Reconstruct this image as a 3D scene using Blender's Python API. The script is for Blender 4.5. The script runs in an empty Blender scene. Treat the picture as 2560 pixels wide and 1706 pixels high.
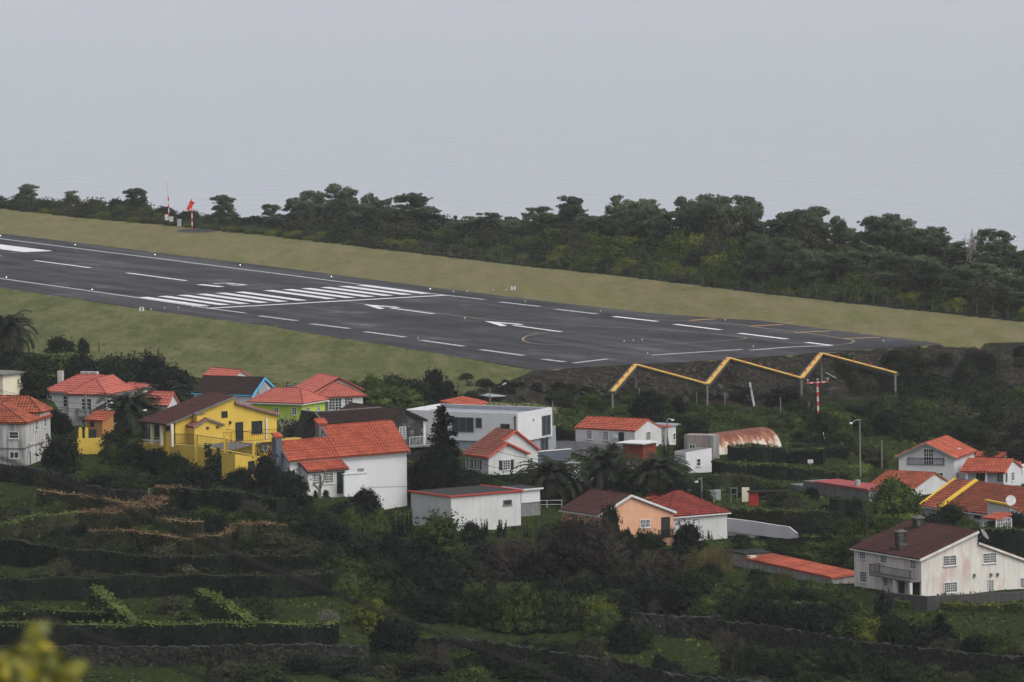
import bpy, math, random
import numpy as np
from mathutils import Vector, Matrix
PI = math.pi
random.seed(7)
S = bpy.context.scene
C = S.collection
# ------------------------------------------------------------------ camera
CF, PITCH, ROLL, CH = 14222.0, math.radians(4.305), math.radians(-0.7), 68.21
fw = Vector((0, math.cos(PITCH), -math.sin(PITCH)))
rt0 = Vector((1, 0, 0)); up0 = rt0.cross(fw)
rt = rt0*math.cos(ROLL) + up0*math.sin(ROLL)
up = up0*math.cos(ROLL) - rt0*math.sin(ROLL)
cd = bpy.data.cameras.new('camera'); cam = bpy.data.objects.new('camera', cd); C.objects.link(cam)
cd.sensor_width = 36; cd.lens = 200; cd.clip_start = 1; cd.clip_end = 90000
cd.dof.use_dof = True; cd.dof.focus_distance = 760; cd.dof.aperture_fstop = 6.3
mw = Matrix.Identity(4)
for i in range(3):
    mw[i][0], mw[i][1], mw[i][2] = rt[i], up[i], -fw[i]
mw[2][3] = CH
cam.matrix_world = mw
S.camera = cam
# ------------------------------------------------------------------ sky, sun, exposure
SUN_EL, SUN_ROT = math.radians(52), math.radians(128)
w = bpy.data.worlds.new('World'); S.world = w; w.use_nodes = True
wn = w.node_tree.nodes; wl = w.node_tree.links
bg = wn['Background']; bg.inputs['Strength'].default_value = 0.15
sky = wn.new('ShaderNodeTexSky'); sky.sky_type = 'NISHITA'; sky.sun_disc = False
sky.sun_elevation = SUN_EL; sky.sun_rotation = SUN_ROT
sky.dust_density = 4.0; sky.air_density = 1.0; sky.ozone_density = 1.0
hs = wn.new('ShaderNodeHueSaturation'); hs.inputs['Saturation'].default_value = 0.30; hs.inputs['Hue'].default_value = 0.515
wl.new(sky.outputs[0], hs.inputs['Color']); wl.new(hs.outputs[0], bg.inputs['Color'])
ld = bpy.data.lights.new('sun', 'SUN'); ld.energy = 0.5; ld.angle = math.radians(40); ld.color = (1, .97, .93)
sun = bpy.data.objects.new('sun', ld); C.objects.link(sun)
sun.rotation_euler = (PI/2 - SUN_EL, 0, PI - SUN_ROT + 0)
sd = Vector((math.sin(SUN_ROT)*math.cos(SUN_EL), math.cos(SUN_ROT)*math.cos(SUN_EL), math.sin(SUN_EL)))
sun.rotation_euler = sd.to_track_quat('Z', 'Y').to_euler()
S.view_settings.view_transform = 'Standard'; S.view_settings.look = 'None'
S.view_settings.gamma = 1; S.view_settings.use_curve_mapping = False
S.view_settings.exposure = 0.5
try:
    S.cycles.volume_bounces = 1; S.cycles.max_bounces = 6; S.cycles.diffuse_bounces = 3
    S.cycles.use_denoising = True
except Exception: pass

# ------------------------------------------------------------------ picture geometry -> place
def ray(px, py):
    return fw + rt*((px-1280)/CF) + up*((853-py)/CF)
O0 = Vector((0, 0, CH))
def D(px, py, Y):
    d = ray(px, py); return O0 + d*(Y/d.y)
def U(px, py, z=0.0):
    d = ray(px, py); return O0 + d*((z-CH)/d.z)
def proj(P):
    d = P-O0; z = d.dot(fw)
    return (1280+CF*d.dot(rt)/z, 853-CF*d.dot(up)/z)
# zoomed measuring sheets of the photograph
def sheet(x, y, s): return lambda a, b: (x+a*s, y+b*s)
Z1 = sheet(0, 760, .26786); Z2 = sheet(360, 880, .21683); Z3 = sheet(680, 900, .25516)
Z4 = sheet(1000, 960, .25516); Z5 = sheet(1380, 960, .25516); Z6 = sheet(1700, 960, .25516)
Z7 = sheet(2100, 1040, .29337); Z8 = sheet(1480, 840, .33149)
Q1 = sheet(0, 440, .28061); Q2 = sheet(640, 440, .28061); Q3 = sheet(1280, 440, .28061); Q4 = sheet(1900, 440, .28061)
F1 = sheet(0, 1140, .36097); F2 = sheet(560, 1240, .29726); F3 = sheet(1160, 1240, .29726); F4 = sheet(1760, 1240, .34)

# ------------------------------------------------------------------ terrain height
FAR = [Q1(0, 290), Q1(840, 385), Q1(1500, 442), Q1(2352, 527), Q2(1200, 662), Q3(0, 790), Q3(1180, 917), Q3(2352, 1062), Q4(2352, 1302)]
NEAR = [Q1(0, 995), Q1(1000, 1150), Q1(2352, 1337), Q2(1520, 1568), (1335, 926)]
EDGE = [(1335, 926), (1760, 903), (2360, 861), (2560, 857)]
fpts = [U(*p) for p in FAR]; npts = [U(*p) for p in NEAR]; epts = [U(*p) for p in EDGE]
def ext(a, b, t): return b + (b-a)*t
far_l = ext(fpts[2], fpts[0], 3.2); near_l = ext(npts[2], npts[0], 3.2)
far_r = ext(fpts[-2], fpts[-1], 3.5); edge_r = ext(epts[-2], epts[-1], 3.5)
POLY = [near_l] + npts + epts[1:] + [edge_r, far_r] + fpts[::-1] + [far_l]
poly = np.array([(p.x, p.y) for p in POLY])
farline = np.array([(p.x, p.y) for p in [far_l]+fpts+[far_r]])
def seg_dist(X, Y, L, closed=False):
    best = np.full(X.shape, 1e9)
    n = len(L)
    for i in range(n if closed else n-1):
        a = L[i]; b = L[(i+1) % n]; d = b-a; q = d@d
        t = np.clip(((X-a[0])*d[0]+(Y-a[1])*d[1])/q, 0, 1)
        best = np.minimum(best, np.hypot(X-a[0]-t*d[0], Y-a[1]-t*d[1]))
    return best
def inside(X, Y, L):
    r = np.zeros(X.shape, bool); n = len(L)
    for i in range(n):
        x1, y1 = L[i]; x2, y2 = L[(i+1) % n]
        c = ((y1 > Y) != (y2 > Y)) & (X < (x2-x1)*(Y-y1)/((y2-y1) if y2 != y1 else 1e-9)+x1)
        r ^= c
    return r
ANCH = np.array([(-110, 800, .5), (-80, 760, 1), (-60, 760, .8), (-60, 700, 1.5), (-60, 650, 1), (-60, 600, -.5), (-60, 540, -3.5), (-60, 490, -6),
 (-30, 820, -1), (-30, 760, 0), (-32, 690, 1.4), (-30, 640, .2), (-30, 590, -2), (-30, 540, -4.5), (-25, 490, -7),
 (-8, 820, -2.5), (-5, 760, -2), (-3, 700, -2), (-20, 662, .3), (-8, 655, -1.6), (0, 640, -4), (0, 600, -4.5), (0, 560, -6), (0, 520, -7.5),
 (12, 850, -5.5), (15, 800, -4), (15, 760, -3), (15, 700, -3.6), (15, 660, -5), (20, 610, -6), (20, 560, -7.5),
 (40, 850, -6.2), (40, 800, -5), (40, 750, -4.2), (40, 700, -5), (40, 650, -6), (40, 600, -6.6), (40, 560, -7.6),
 (70, 860, -6.5), (70, 800, -6), (60, 745, -6.9), (60, 700, -7.2), (78, 725, -7.2), (50, 622, -6.2), (70, 660, -7), (70, 560, -8), (110, 800, -7), (110, 650, -7)], float)
PADS = []
def vill(X, Y):
    num = np.zeros(X.shape); den = np.zeros(X.shape)+1e-12
    for ax, ay, az in ANCH:
        r2 = ((X-ax)/13.0)**2+((Y-ay)/22.0)**2
        wgt = 1.0/(r2*r2+.15)
        num += wgt*az; den += wgt
    return num/den
def wob(X, Y, s, sd):
    return (np.sin(X/s+sd)*np.cos(Y/(s*1.3)+sd*2.1)+.6*np.sin(X/(s*.43)+Y/(s*.61)+sd*3)+.4*np.cos(X/(s*.27)-Y/(s*.33)+sd))/2
def sst(t):
    t = np.clip(t, 0, 1); return t*t*(3-2*t)
def heights(X, Y):
    X = np.asarray(X, float); Y = np.asarray(Y, float)
    ins = inside(X, Y, poly); d = seg_dist(X, Y, poly, True); d = np.where(ins, 0, d)
    # beyond the tree line?
    yf = np.interp(X, *np.array(sorted(map(tuple, farline))).T)
    isfar = (Y > yf-1) & ~ins
    df = seg_dist(X, Y, farline)
    m = np.interp(X, [-140, -60, -10, 30, 60, 120], [-.8, -.5, 2.0, 3.8, 3.5, 3.0])
    wdt = np.interp(X, [-140, -60, 0, 40, 120], [12, 26, 60, 80, 90])
    zf = m*sst(df/22)*(1) - 3*sst((df-30)/60) + .5*wob(X, Y, 9, 1)*sst(df/10)
    zf = np.where(df > wdt, zf-(df-wdt)*.9, zf); zf = np.maximum(zf, -75)
    wn_ = np.interp(X, [-90, -20, -8, 3, 9], [55, 45, 26, 12, 10.5])
    v = vill(X, Y)+.25*wob(X, Y, 7, 2)
    for qx, qy, qr, qz in PADS:
        wq = 1-sst((np.hypot(X-qx, Y-qy)-qr)/7.0); v = v*(1-wq)+qz*wq
    hill = 66-.15*Y
    v = np.where(Y < 520, np.maximum(v, hill-3), v)
    zn = v*sst(d/wn_)
    rough = np.interp(X, [0, 20], [0, 1])*sst(d/3)*(1-sst((d-8)/8))
    zn = zn+rough*.5*wob(X, Y, 2.3, 5)
    return np.where(isfar, zf, np.where(ins, 0, zn))
def gz(x, y): return float(heights(np.array([x]), np.array([y]))[0])
def T(px, py, h=0.0):
    """point on the ground (+h) seen at this place of the picture"""
    d = ray(px, py)
    ys = np.arange(470, 1500, 2.0)
    X = d.x/d.y*ys; Z = CH+d.z/d.y*ys
    g = heights(X, ys)+h
    k = np.argmax(Z <= g)
    if Z[k] > g[k]: k = len(ys)-1
    if k > 0:
        a = Z[k-1]-g[k-1]; b = Z[k]-g[k]; t = a/(a-b) if a != b else 0
        y = ys[k-1]+2*t
    else: y = ys[0]
    return Vector((d.x/d.y*y, y, CH+d.z/d.y*y))

# ------------------------------------------------------------------ materials
def srgb(r, g, b):
    f = lambda c: ((c/255+.055)/1.055)**2.4 if c > 10 else c/255/12.92
    return (f(r), f(g), f(b), 1)
def newmat(name, rough=.8, spec=.3):
    m = bpy.data.materials.new(name); m.use_nodes = True
    b = m.node_tree.nodes['Principled BSDF']; b.inputs['Roughness'].default_value = rough
    b.inputs['Specular IOR Level'].default_value = spec
    return m, m.node_tree.nodes, m.node_tree.links, b
def ramp(n, l, src, stops):
    r = n.new('ShaderNodeValToRGB'); e = r.color_ramp.elements
    while len(e) < len(stops): e.new(.5)
    for i, (p, c) in enumerate(stops):
        e[i].position = p; e[i].color = c if len(c) == 4 else (*c, 1)
    l.new(src, r.inputs[0]); return r.outputs[0]
def mapping(n, l, src, sc):
    m = n.new('ShaderNodeMapping'); m.inputs['Scale'].default_value = sc; l.new(src, m.inputs[0]); return m.outputs[0]
def noise(n, l, vec, s, d=4, r=.55):
    t = n.new('ShaderNodeTexNoise'); t.inputs['Scale'].default_value = s; t.inputs['Detail'].default_value = d
    t.inputs['Roughness'].default_value = r
    if vec is not None: l.new(vec, t.inputs['Vector'])
    return t.outputs[0]
def mix(n, l, fac, a, b, mode='MIX'):
    m = n.new('ShaderNodeMix'); m.data_type = 'RGBA'; m.blend_type = mode
    for v, i in ((fac, 0), (a, 6), (b, 7)):
        if hasattr(v, 'default_value') or hasattr(v, 'is_linked'): l.new(v, m.inputs[i])
        else: m.inputs[i].default_value = v
    return m.outputs[2]
def bump(n, l, b, h, s=.3, d=.05):
    k = n.new('ShaderNodeBump'); k.inputs['Strength'].default_value = s; k.inputs['Distance'].default_value = d
    l.new(h, k.inputs['Height']); l.new(k.outputs[0], b.inputs['Normal'])
def objco(n): return n.new('ShaderNodeTexCoord').outputs['Object']
def plain(name, c, rough=.7, spec=.3, var=.12, metal=0):
    m, n, l, b = newmat(name, rough, spec)
    v = noise(n, l, objco(n), 3.0, 5)
    c = tuple(c[:3]); dk = tuple(x*(1-var*2) for x in c)
    l.new(ramp(n, l, v, [(.35, dk), (.6, c)]), b.inputs['Base Color']); b.inputs['Metallic'].default_value = metal
    return m
def stucco(name, c, dirt=.25, dirtc=(.12, .11, .10), streak=1.0, blotch=None):
    m, n, l, b = newmat(name, .9, .15)
    co = objco(n); c = tuple(c[:3])
    st = noise(n, l, mapping(n, l, co, (1.6, 1.6, .22)), 1.3*streak, 6, .65)
    big = noise(n, l, co, .35, 5, .6)
    base = mix(n, l, ramp(n, l, big, [(.35, (0, 0, 0)), (.7, (1, 1, 1))]), (*c, 1), (*[x*.86 for x in c], 1))
    a = ramp(n, l, st, [(.62-dirt*.35, (0, 0, 0)), (.85-dirt*.15, (1, 1, 1))])
    k = n.new('ShaderNodeMath'); k.operation = 'MULTIPLY'; k.inputs[1].default_value = min(1, dirt*1.6); l.new(a, k.inputs[0])
    out = mix(n, l, k.outputs[0], base, (*dirtc, 1))
    if blotch:
        q = noise(n, l, mapping(n, l, co, (1, 1, .35)), .55, 4, .6)
        f = ramp(n, l, q, [(.5, (0, 0, 0)), (.66, (.7, .7, .7))])
        out = mix(n, l, f, out, (*blotch, 1))
    l.new(out, b.inputs['Base Color'])
    bump(n, l, b, noise(n, l, co, 9, 3), .25, .03)
    return m
def tiles(name, c1, c2, dark=(.06, .03, .025), moss=.3):
    """clay tiles: uv in metres, u along the eave, v up the slope"""
    m, n, l, b = newmat(name, .85, .08)
    uv = n.new('ShaderNodeTexCoord').outputs['UV']
    br = n.new('ShaderNodeTexBrick'); br.inputs['Scale'].default_value = 1
    br.inputs['Brick Width'].default_value = .42; br.inputs['Row Height'].default_value = .38
    br.inputs['Mortar Size'].default_value = .03; br.inputs['Color1'].default_value = (*c1, 1); br.inputs['Color2'].default_value = (*c2, 1)
    br.inputs['Mortar'].default_value = (*[x*.45 for x in c2], 1); br.offset = 0; l.new(uv, br.inputs['Vector'])  # joint colour darkened to paint in the shadow gaps between tile rows
    q = noise(n, l, uv, .5, 6, .65)
    f = ramp(n, l, q, [(.5-moss*.2, (0, 0, 0)), (.8-moss*.1, (.75, .75, .75))])
    col = mix(n, l, f, br.outputs[0], (*dark, 1))
    st = noise(n, l, mapping(n, l, uv, (3.5, .25, 1)), 1, 4)
    col = mix(n, l, ramp(n, l, st, [(.45, (0, 0, 0)), (.75, (.35*moss*2, .35*moss*2, .35*moss*2))]), col, (*dark, 1))
    l.new(col, b.inputs['Base Color'])
    wv = n.new('ShaderNodeTexWave'); wv.wave_type = 'BANDS'; wv.bands_direction = 'Y'; wv.wave_profile = 'SAW'
    wv.inputs['Scale'].default_value = .83; l.new(uv, wv.inputs['Vector'])
    bump(n, l, b, wv.outputs[1], .8, .06)
    return m
LK = {'pine_needles': 1.35, 'yellow_green_leaves': .7, 'light_hedge_leaves': .75, 'dead_brown_leaves': .8, 'mid_green_leaves': .72, 'dry_cane': .8}
def leafmat(name, c1, c2, c3=None, rough=.75):
    m, n, l, b = newmat(name, rough, .06)
    kf = LK.get(name, .62); c1, c2 = tuple(x*kf for x in c1), tuple(x*kf for x in c2); c3 = tuple(x*kf for x in c3) if c3 else None
    g = n.new('ShaderNodeNewGeometry'); oi = n.new('ShaderNodeObjectInfo')
    nz = noise(n, l, objco(n), .55, 3)
    c3 = c3 or c2
    col = ramp(n, l, nz, [(.35, c1), (.52, c2), (.68, c3)])
    col2 = mix(n, l, .4, col, ramp(n, l, g.outputs['Random Per Island'], [(0, tuple(x*.6 for x in c1)), (.6, c2), (1, tuple(min(1, x*1.5) for x in c3))]))
    k = n.new('ShaderNodeMapRange'); k.inputs[3].default_value = .72; k.inputs[4].default_value = 1.35; l.new(oi.outputs['Random'], k.inputs[0])
    h = n.new('ShaderNodeHueSaturation'); l.new(col2, h.inputs['Color']); l.new(k.outputs[0], h.inputs['Value']); h.inputs['Saturation'].default_value = 1.12
    l.new(h.outputs[0], b.inputs['Base Color'])
    return m
M = {}
M['white'] = stucco('white_plaster', (.53, .53, .525), .36, (.30, .29, .25))
M['whitec'] = stucco('clean_white_plaster', (.58, .58, .59), .18, (.4, .4, .4))
M['whited'] = stucco('weathered_white_plaster', (.54, .53, .51), .72, (.10, .095, .09))
M['whitep'] = stucco('pink_stained_plaster', (.62, .60, .55), .40, (.34, .25, .22), 1, (.47, .31, .28))
M['greyd'] = stucco('weathered_grey_plaster', (.32, .31, .30), .55, (.06, .06, .06), .6, (.26, .17, .15))
M['cream'] = stucco('cream_plaster', (.66, .60, .46), .15, (.4, .36, .28))
M['yellow'] = stucco('yellow_plaster', (.60, .42, .075), .3, (.42, .26, .05))
M['lime'] = stucco('lime_plaster', (.42, .56, .055), .12, (.25, .3, .05))
M['salmon'] = stucco('salmon_plaster', (.60, .33, .21), .3, (.4, .22, .15))
M['concrete'] = stucco('concrete', (.17, .165, .16), .6, (.06, .06, .06))
M['dconc'] = stucco('dark_concrete', (.075, .072, .07), .6, (.03, .03, .03))
M['greymod'] = plain('grey_render', (.26, .28, .31), .8)
M['slate'] = plain('slate_blue_render', (.085, .10, .125), .8)
M['orange'] = plain('orange_render', (.36, .17, .05), .8)
M['trimw'] = plain('white_trim', (.58, .58, .57), .6)
M['trimg'] = plain('grey_trim', (.17, .17, .17), .7)
M['trimr'] = plain('red_trim', (.50, .075, .05), .6)
M['trimy'] = plain('yellow_trim', (.72, .48, .04), .6)
M['trimb'] = plain('blue_trim', (.06, .42, .75), .5)
M['darkgreen'] = plain('dark_green_paint', (.010, .022, .020), .45)
M['black'] = plain('black_iron', (.015, .015, .016), .5)
M['shade'] = plain('painted_shade_black', (.02, .02, .02), .9)  # near-black that paints shade into openings; also plain colour of wires and kerb
M['wood'] = plain('brown_planks', (.20, .045, .028), .7, .2, .2)
M['glass'] = plain('window_glass', (.035, .04, .045), .12, .6)
M['glassd'] = plain('tinted_glass', (.03, .034, .04), .4, .3)
M['postd'] = plain('weathered_post', (.10, .095, .09), .9)
M['metal'] = plain('galvanised_metal', (.38, .39, .41), .45, .5, .1, .3)
M['pole'] = plain('concrete_pole', (.17, .165, .155), .8)
M['poled'] = plain('dark_timber_pole', (.05, .045, .04), .8)
M['red'] = plain('red_paint', (.62, .03, .02), .5)
M['sock'] = plain('red_orange_cloth', (.9, .05, .03), .7)
M['tred'] = tiles('red_clay_tiles', (.50, .128, .078), (.36, .088, .055), (.14, .045, .03), .35)
M['tredp'] = tiles('pale_red_tiles', (.46, .135, .105), (.38, .11, .085), (.22, .08, .06), .08)
M['tredo'] = tiles('aged_red_tiles', (.44, .12, .065), (.26, .07, .045), (.06, .03, .02), .5)
M['tredd'] = tiles('dark_red_tiles', (.29, .058, .044), (.20, .042, .033), (.05, .02, .02), .4)
M['torg'] = tiles('brown_orange_tiles', (.24, .07, .038), (.17, .05, .03), (.05, .025, .02), .45)
M['tbrown'] = tiles('brown_tiles', (.085, .035, .032), (.065, .028, .027), (.028, .018, .017), .45)
M['tmid'] = tiles('brownish_red_tiles', (.24, .085, .062), (.18, .065, .05), (.07, .04, .032), .4)
M['tdark'] = tiles('black_brown_tiles', (.045, .028, .026), (.035, .022, .021), (.018, .014, .013), .4)
M['bitumen'] = plain('dark_roof_felt', (.022, .02, .02), .9)
def rustmat():
    m, n, l, b = newmat('rusty_sheet_metal', .7, .3)
    uv = n.new('ShaderNodeTexCoord').outputs['UV']
    q = noise(n, l, mapping(n, l, uv, (1.1, .42, 1)), 1.0, 9, .78)
    sep = n.new('ShaderNodeSeparateXYZ'); l.new(uv, sep.inputs[0])
    hv = n.new('ShaderNodeMapRange'); hv.inputs[1].default_value = .6; hv.inputs[2].default_value = 3.4
    hv.inputs[3].default_value = -.12; hv.inputs[4].default_value = .11; l.new(sep.outputs[1], hv.inputs[0])
    ad = n.new('ShaderNodeMath'); ad.operation = 'ADD'; l.new(q, ad.inputs[0]); l.new(hv.outputs[0], ad.inputs[1])
    c = ramp(n, l, ad.outputs[0], [(.37, (.50, .48, .43)), (.46, (.40, .32, .24)), (.50, (.24, .09, .042)), (.60, (.12, .034, .02))])
    l.new(c, b.inputs['Base Color'])
    wv = n.new('ShaderNodeTexWave'); wv.inputs['Scale'].default_value = 1.6; l.new(uv, wv.inputs['Vector'])
    bump(n, l, b, wv.outputs[1], .4, .03)
    return m
M['rust'] = rustmat()
def stonemat(name, c1, c2, sc, sat=(.16, .155, .15)):
    m, n, l, b = newmat(name, .9, .2)
    co = objco(n); v = n.new('ShaderNodeTexVoronoi'); v.inputs['Scale'].default_value = sc; l.new(co, v.inputs['Vector'])
    v2 = n.new('ShaderNodeTexVoronoi'); v2.feature = 'DISTANCE_TO_EDGE'; v2.inputs['Scale'].default_value = sc; l.new(co, v2.inputs['Vector'])
    sp = n.new('ShaderNodeSeparateColor'); l.new(v.outputs['Color'], sp.inputs[0])
    c = ramp(n, l, sp.outputs[0], [(0, c1), (.75, c2), (1, sat)])
    e = ramp(n, l, v2.outputs[0], [(0, (0, 0, 0)), (.09, (1, 1, 1))])
    nz = noise(n, l, co, 6, 5)
    c = mix(n, l, ramp(n, l, nz, [(.4, (0, 0, 0)), (.7, (.5, .5, .5))]), c, (.03, .035, .022, 1))
    l.new(mix(n, l, e, (.008, .008, .008, 1), c), b.inputs['Base Color'])
    bump(n, l, b, v2.outputs[0], 1.0, .12)
    return m
M['stone'] = stonemat('dark_basalt_stone', (.02, .02, .02), (.055, .052, .05), 2.6)
M['drystone'] = stonemat('dry_stone', (.010, .010, .010), (.024, .023, .022), 3.6, (.065, .063, .06))
M['rock'] = stonemat('grey_boulder', (.035, .033, .031), (.07, .066, .062), .7, (.11, .105, .1))
LF = {}
LF['pine'] = leafmat('pine_needles', (.028, .038, .025), (.044, .056, .034), (.066, .078, .044))
LF['shrub'] = leafmat('dark_shrub_leaves', (.013, .020, .011), (.024, .036, .016), (.045, .062, .024))
LF['lit'] = leafmat('mid_green_leaves', (.022, .034, .014), (.046, .068, .022), (.095, .125, .036))
LF['ylw'] = leafmat('yellow_green_leaves', (.05, .062, .015), (.10, .12, .028), (.18, .19, .045))
LF['dark'] = leafmat('blackish_leaves', (.007, .010, .008), (.012, .017, .012), (.022, .029, .018))
LF['olive'] = leafmat('olive_leaves', (.028, .032, .020), (.050, .054, .032), (.08, .085, .05))
LF['brown'] = leafmat('dead_brown_leaves', (.085, .060, .036), (.16, .108, .062), (.25, .175, .105))
LF['hedgeg'] = leafmat('hedge_leaves', (.020, .024, .013), (.036, .042, .022), (.058, .062, .034))
LF['hedgel'] = leafmat('light_hedge_leaves', (.04, .055, .018), (.075, .10, .03), (.13, .15, .05))
LF['palm'] = leafmat('palm_leaflets', (.016, .022, .014), (.028, .036, .022), (.05, .056, .034))
LF['twigl'] = leafmat('fine_bare_twigs', (.020, .016, .013), (.034, .028, .022), (.052, .043, .034))
LF['cane'] = leafmat('dry_cane', (.07, .065, .03), (.14, .12, .055), (.20, .17, .09))
M['bark'] = plain('grey_brown_bark', (.060, .050, .040), .9)
M['twig'] = plain('grey_brown_twigs', (.050, .040, .034), .9)
M['twigp'] = plain('pale_twigs', (.17, .155, .13), .9)
def groundmat():
    m, n, l, b = newmat('ground', .97, .0)
    co = objco(n)
    at = n.new('ShaderNodeAttribute'); at.attribute_name = 'zone'
    sp = n.new('ShaderNodeSeparateColor'); l.new(at.outputs['Color'], sp.inputs[0])
    def thr(i, a=.4, bb=.6, ns=.8):
        q = noise(n, l, co, ns, 5, .6); s_ = n.new('ShaderNodeMath'); s_.operation = 'MULTIPLY_ADD'; s_.inputs[1].default_value = .35
        l.new(q, s_.inputs[0]); l.new(sp.outputs[i], s_.inputs[2])
        return ramp(n, l, s_.outputs[0], [(a+.17, (0, 0, 0)), (bb+.17, (1, 1, 1))])
    sv = mapping(n, l, co, (.9, .16, 1))
    n1 = noise(n, l, sv, .9, 8, .72); n2 = noise(n, l, co, .045, 4); n3 = noise(n, l, co, 1.7, 6, .7)
    mow = ramp(n, l, n1, [(.3, (.095, .095, .042)), (.5, (.135, .125, .062)), (.72, (.19, .158, .095))])
    mow = mix(n, l, ramp(n, l, n2, [(.35, (0, 0, 0)), (.65, (.6, .6, .6))]), mow, (.15, .155, .070, 1))
    mow = mix(n, l, .45, mow, ramp(n, l, noise(n, l, mapping(n, l, co, (.5, .05, 1)), .5, 6, .65), [(.35, (.08, .09, .036)), (.5, (.135, .125, .062)), (.65, (.19, .15, .09))]))
    gr = ramp(n, l, n1, [(.3, (.055, .064, .026)), (.5, (.095, .104, .045)), (.75, (.165, .150, .080))])
    gr = mix(n, l, .5, gr, ramp(n, l, noise(n, l, mapping(n, l, co, (.6, .10, 1)), .35, 7, .7), [(.35, (.035, .050, .018)), (.5, (.09, .10, .04)), (.66, (.15, .13, .07))]))
    tuft = ramp(n, l, noise(n, l, mapping(n, l, co, (.22, .06, 1)), 1.6, 8, .72), [(.55, (0, 0, 0)), (.66, (.8, .8, .8))])
    mow = mix(n, l, tuft, mow, (.085, .095, .04, 1)); gr = mix(n, l, tuft, gr, (.045, .06, .022, 1))
    dry = ramp(n, l, noise(n, l, mapping(n, l, co, (.10, .03, 1)), 1.3, 9, .75), [(.52, (0, 0, 0)), (.64, (.7, .7, .7))])
    mow = mix(n, l, dry, mow, (.19, .15, .09, 1)); gr = mix(n, l, dry, gr, (.16, .14, .08, 1))
    vg = ramp(n, l, n3, [(.3, (.009, .011, .006)), (.48, (.019, .026, .009)), (.62, (.036, .052, .014)), (.78, (.062, .082, .022))])
    em = ramp(n, l, n3, [(.36, (.010, .009, .008)), (.52, (.024, .022, .018)), (.63, (.058, .052, .038)), (.80, (.12, .105, .078))])
    fo = ramp(n, l, n3, [(.3, (.016, .022, .011)), (.7, (.05, .06, .028))])
    c = mix(n, l, thr(0), vg, mow)
    c = mix(n, l, thr(1, ns=.15), c, gr)
    c = mix(n, l, thr(2, ns=.5), c, em)
    c = mix(n, l, ramp(n, l, at.outputs['Alpha'], [(.4, (1, 1, 1)), (.6, (0, 0, 0))]), c, fo)
    l.new(c, b.inputs['Base Color'])
    bump(n, l, b, n3, .9, .25)
    return m

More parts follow.
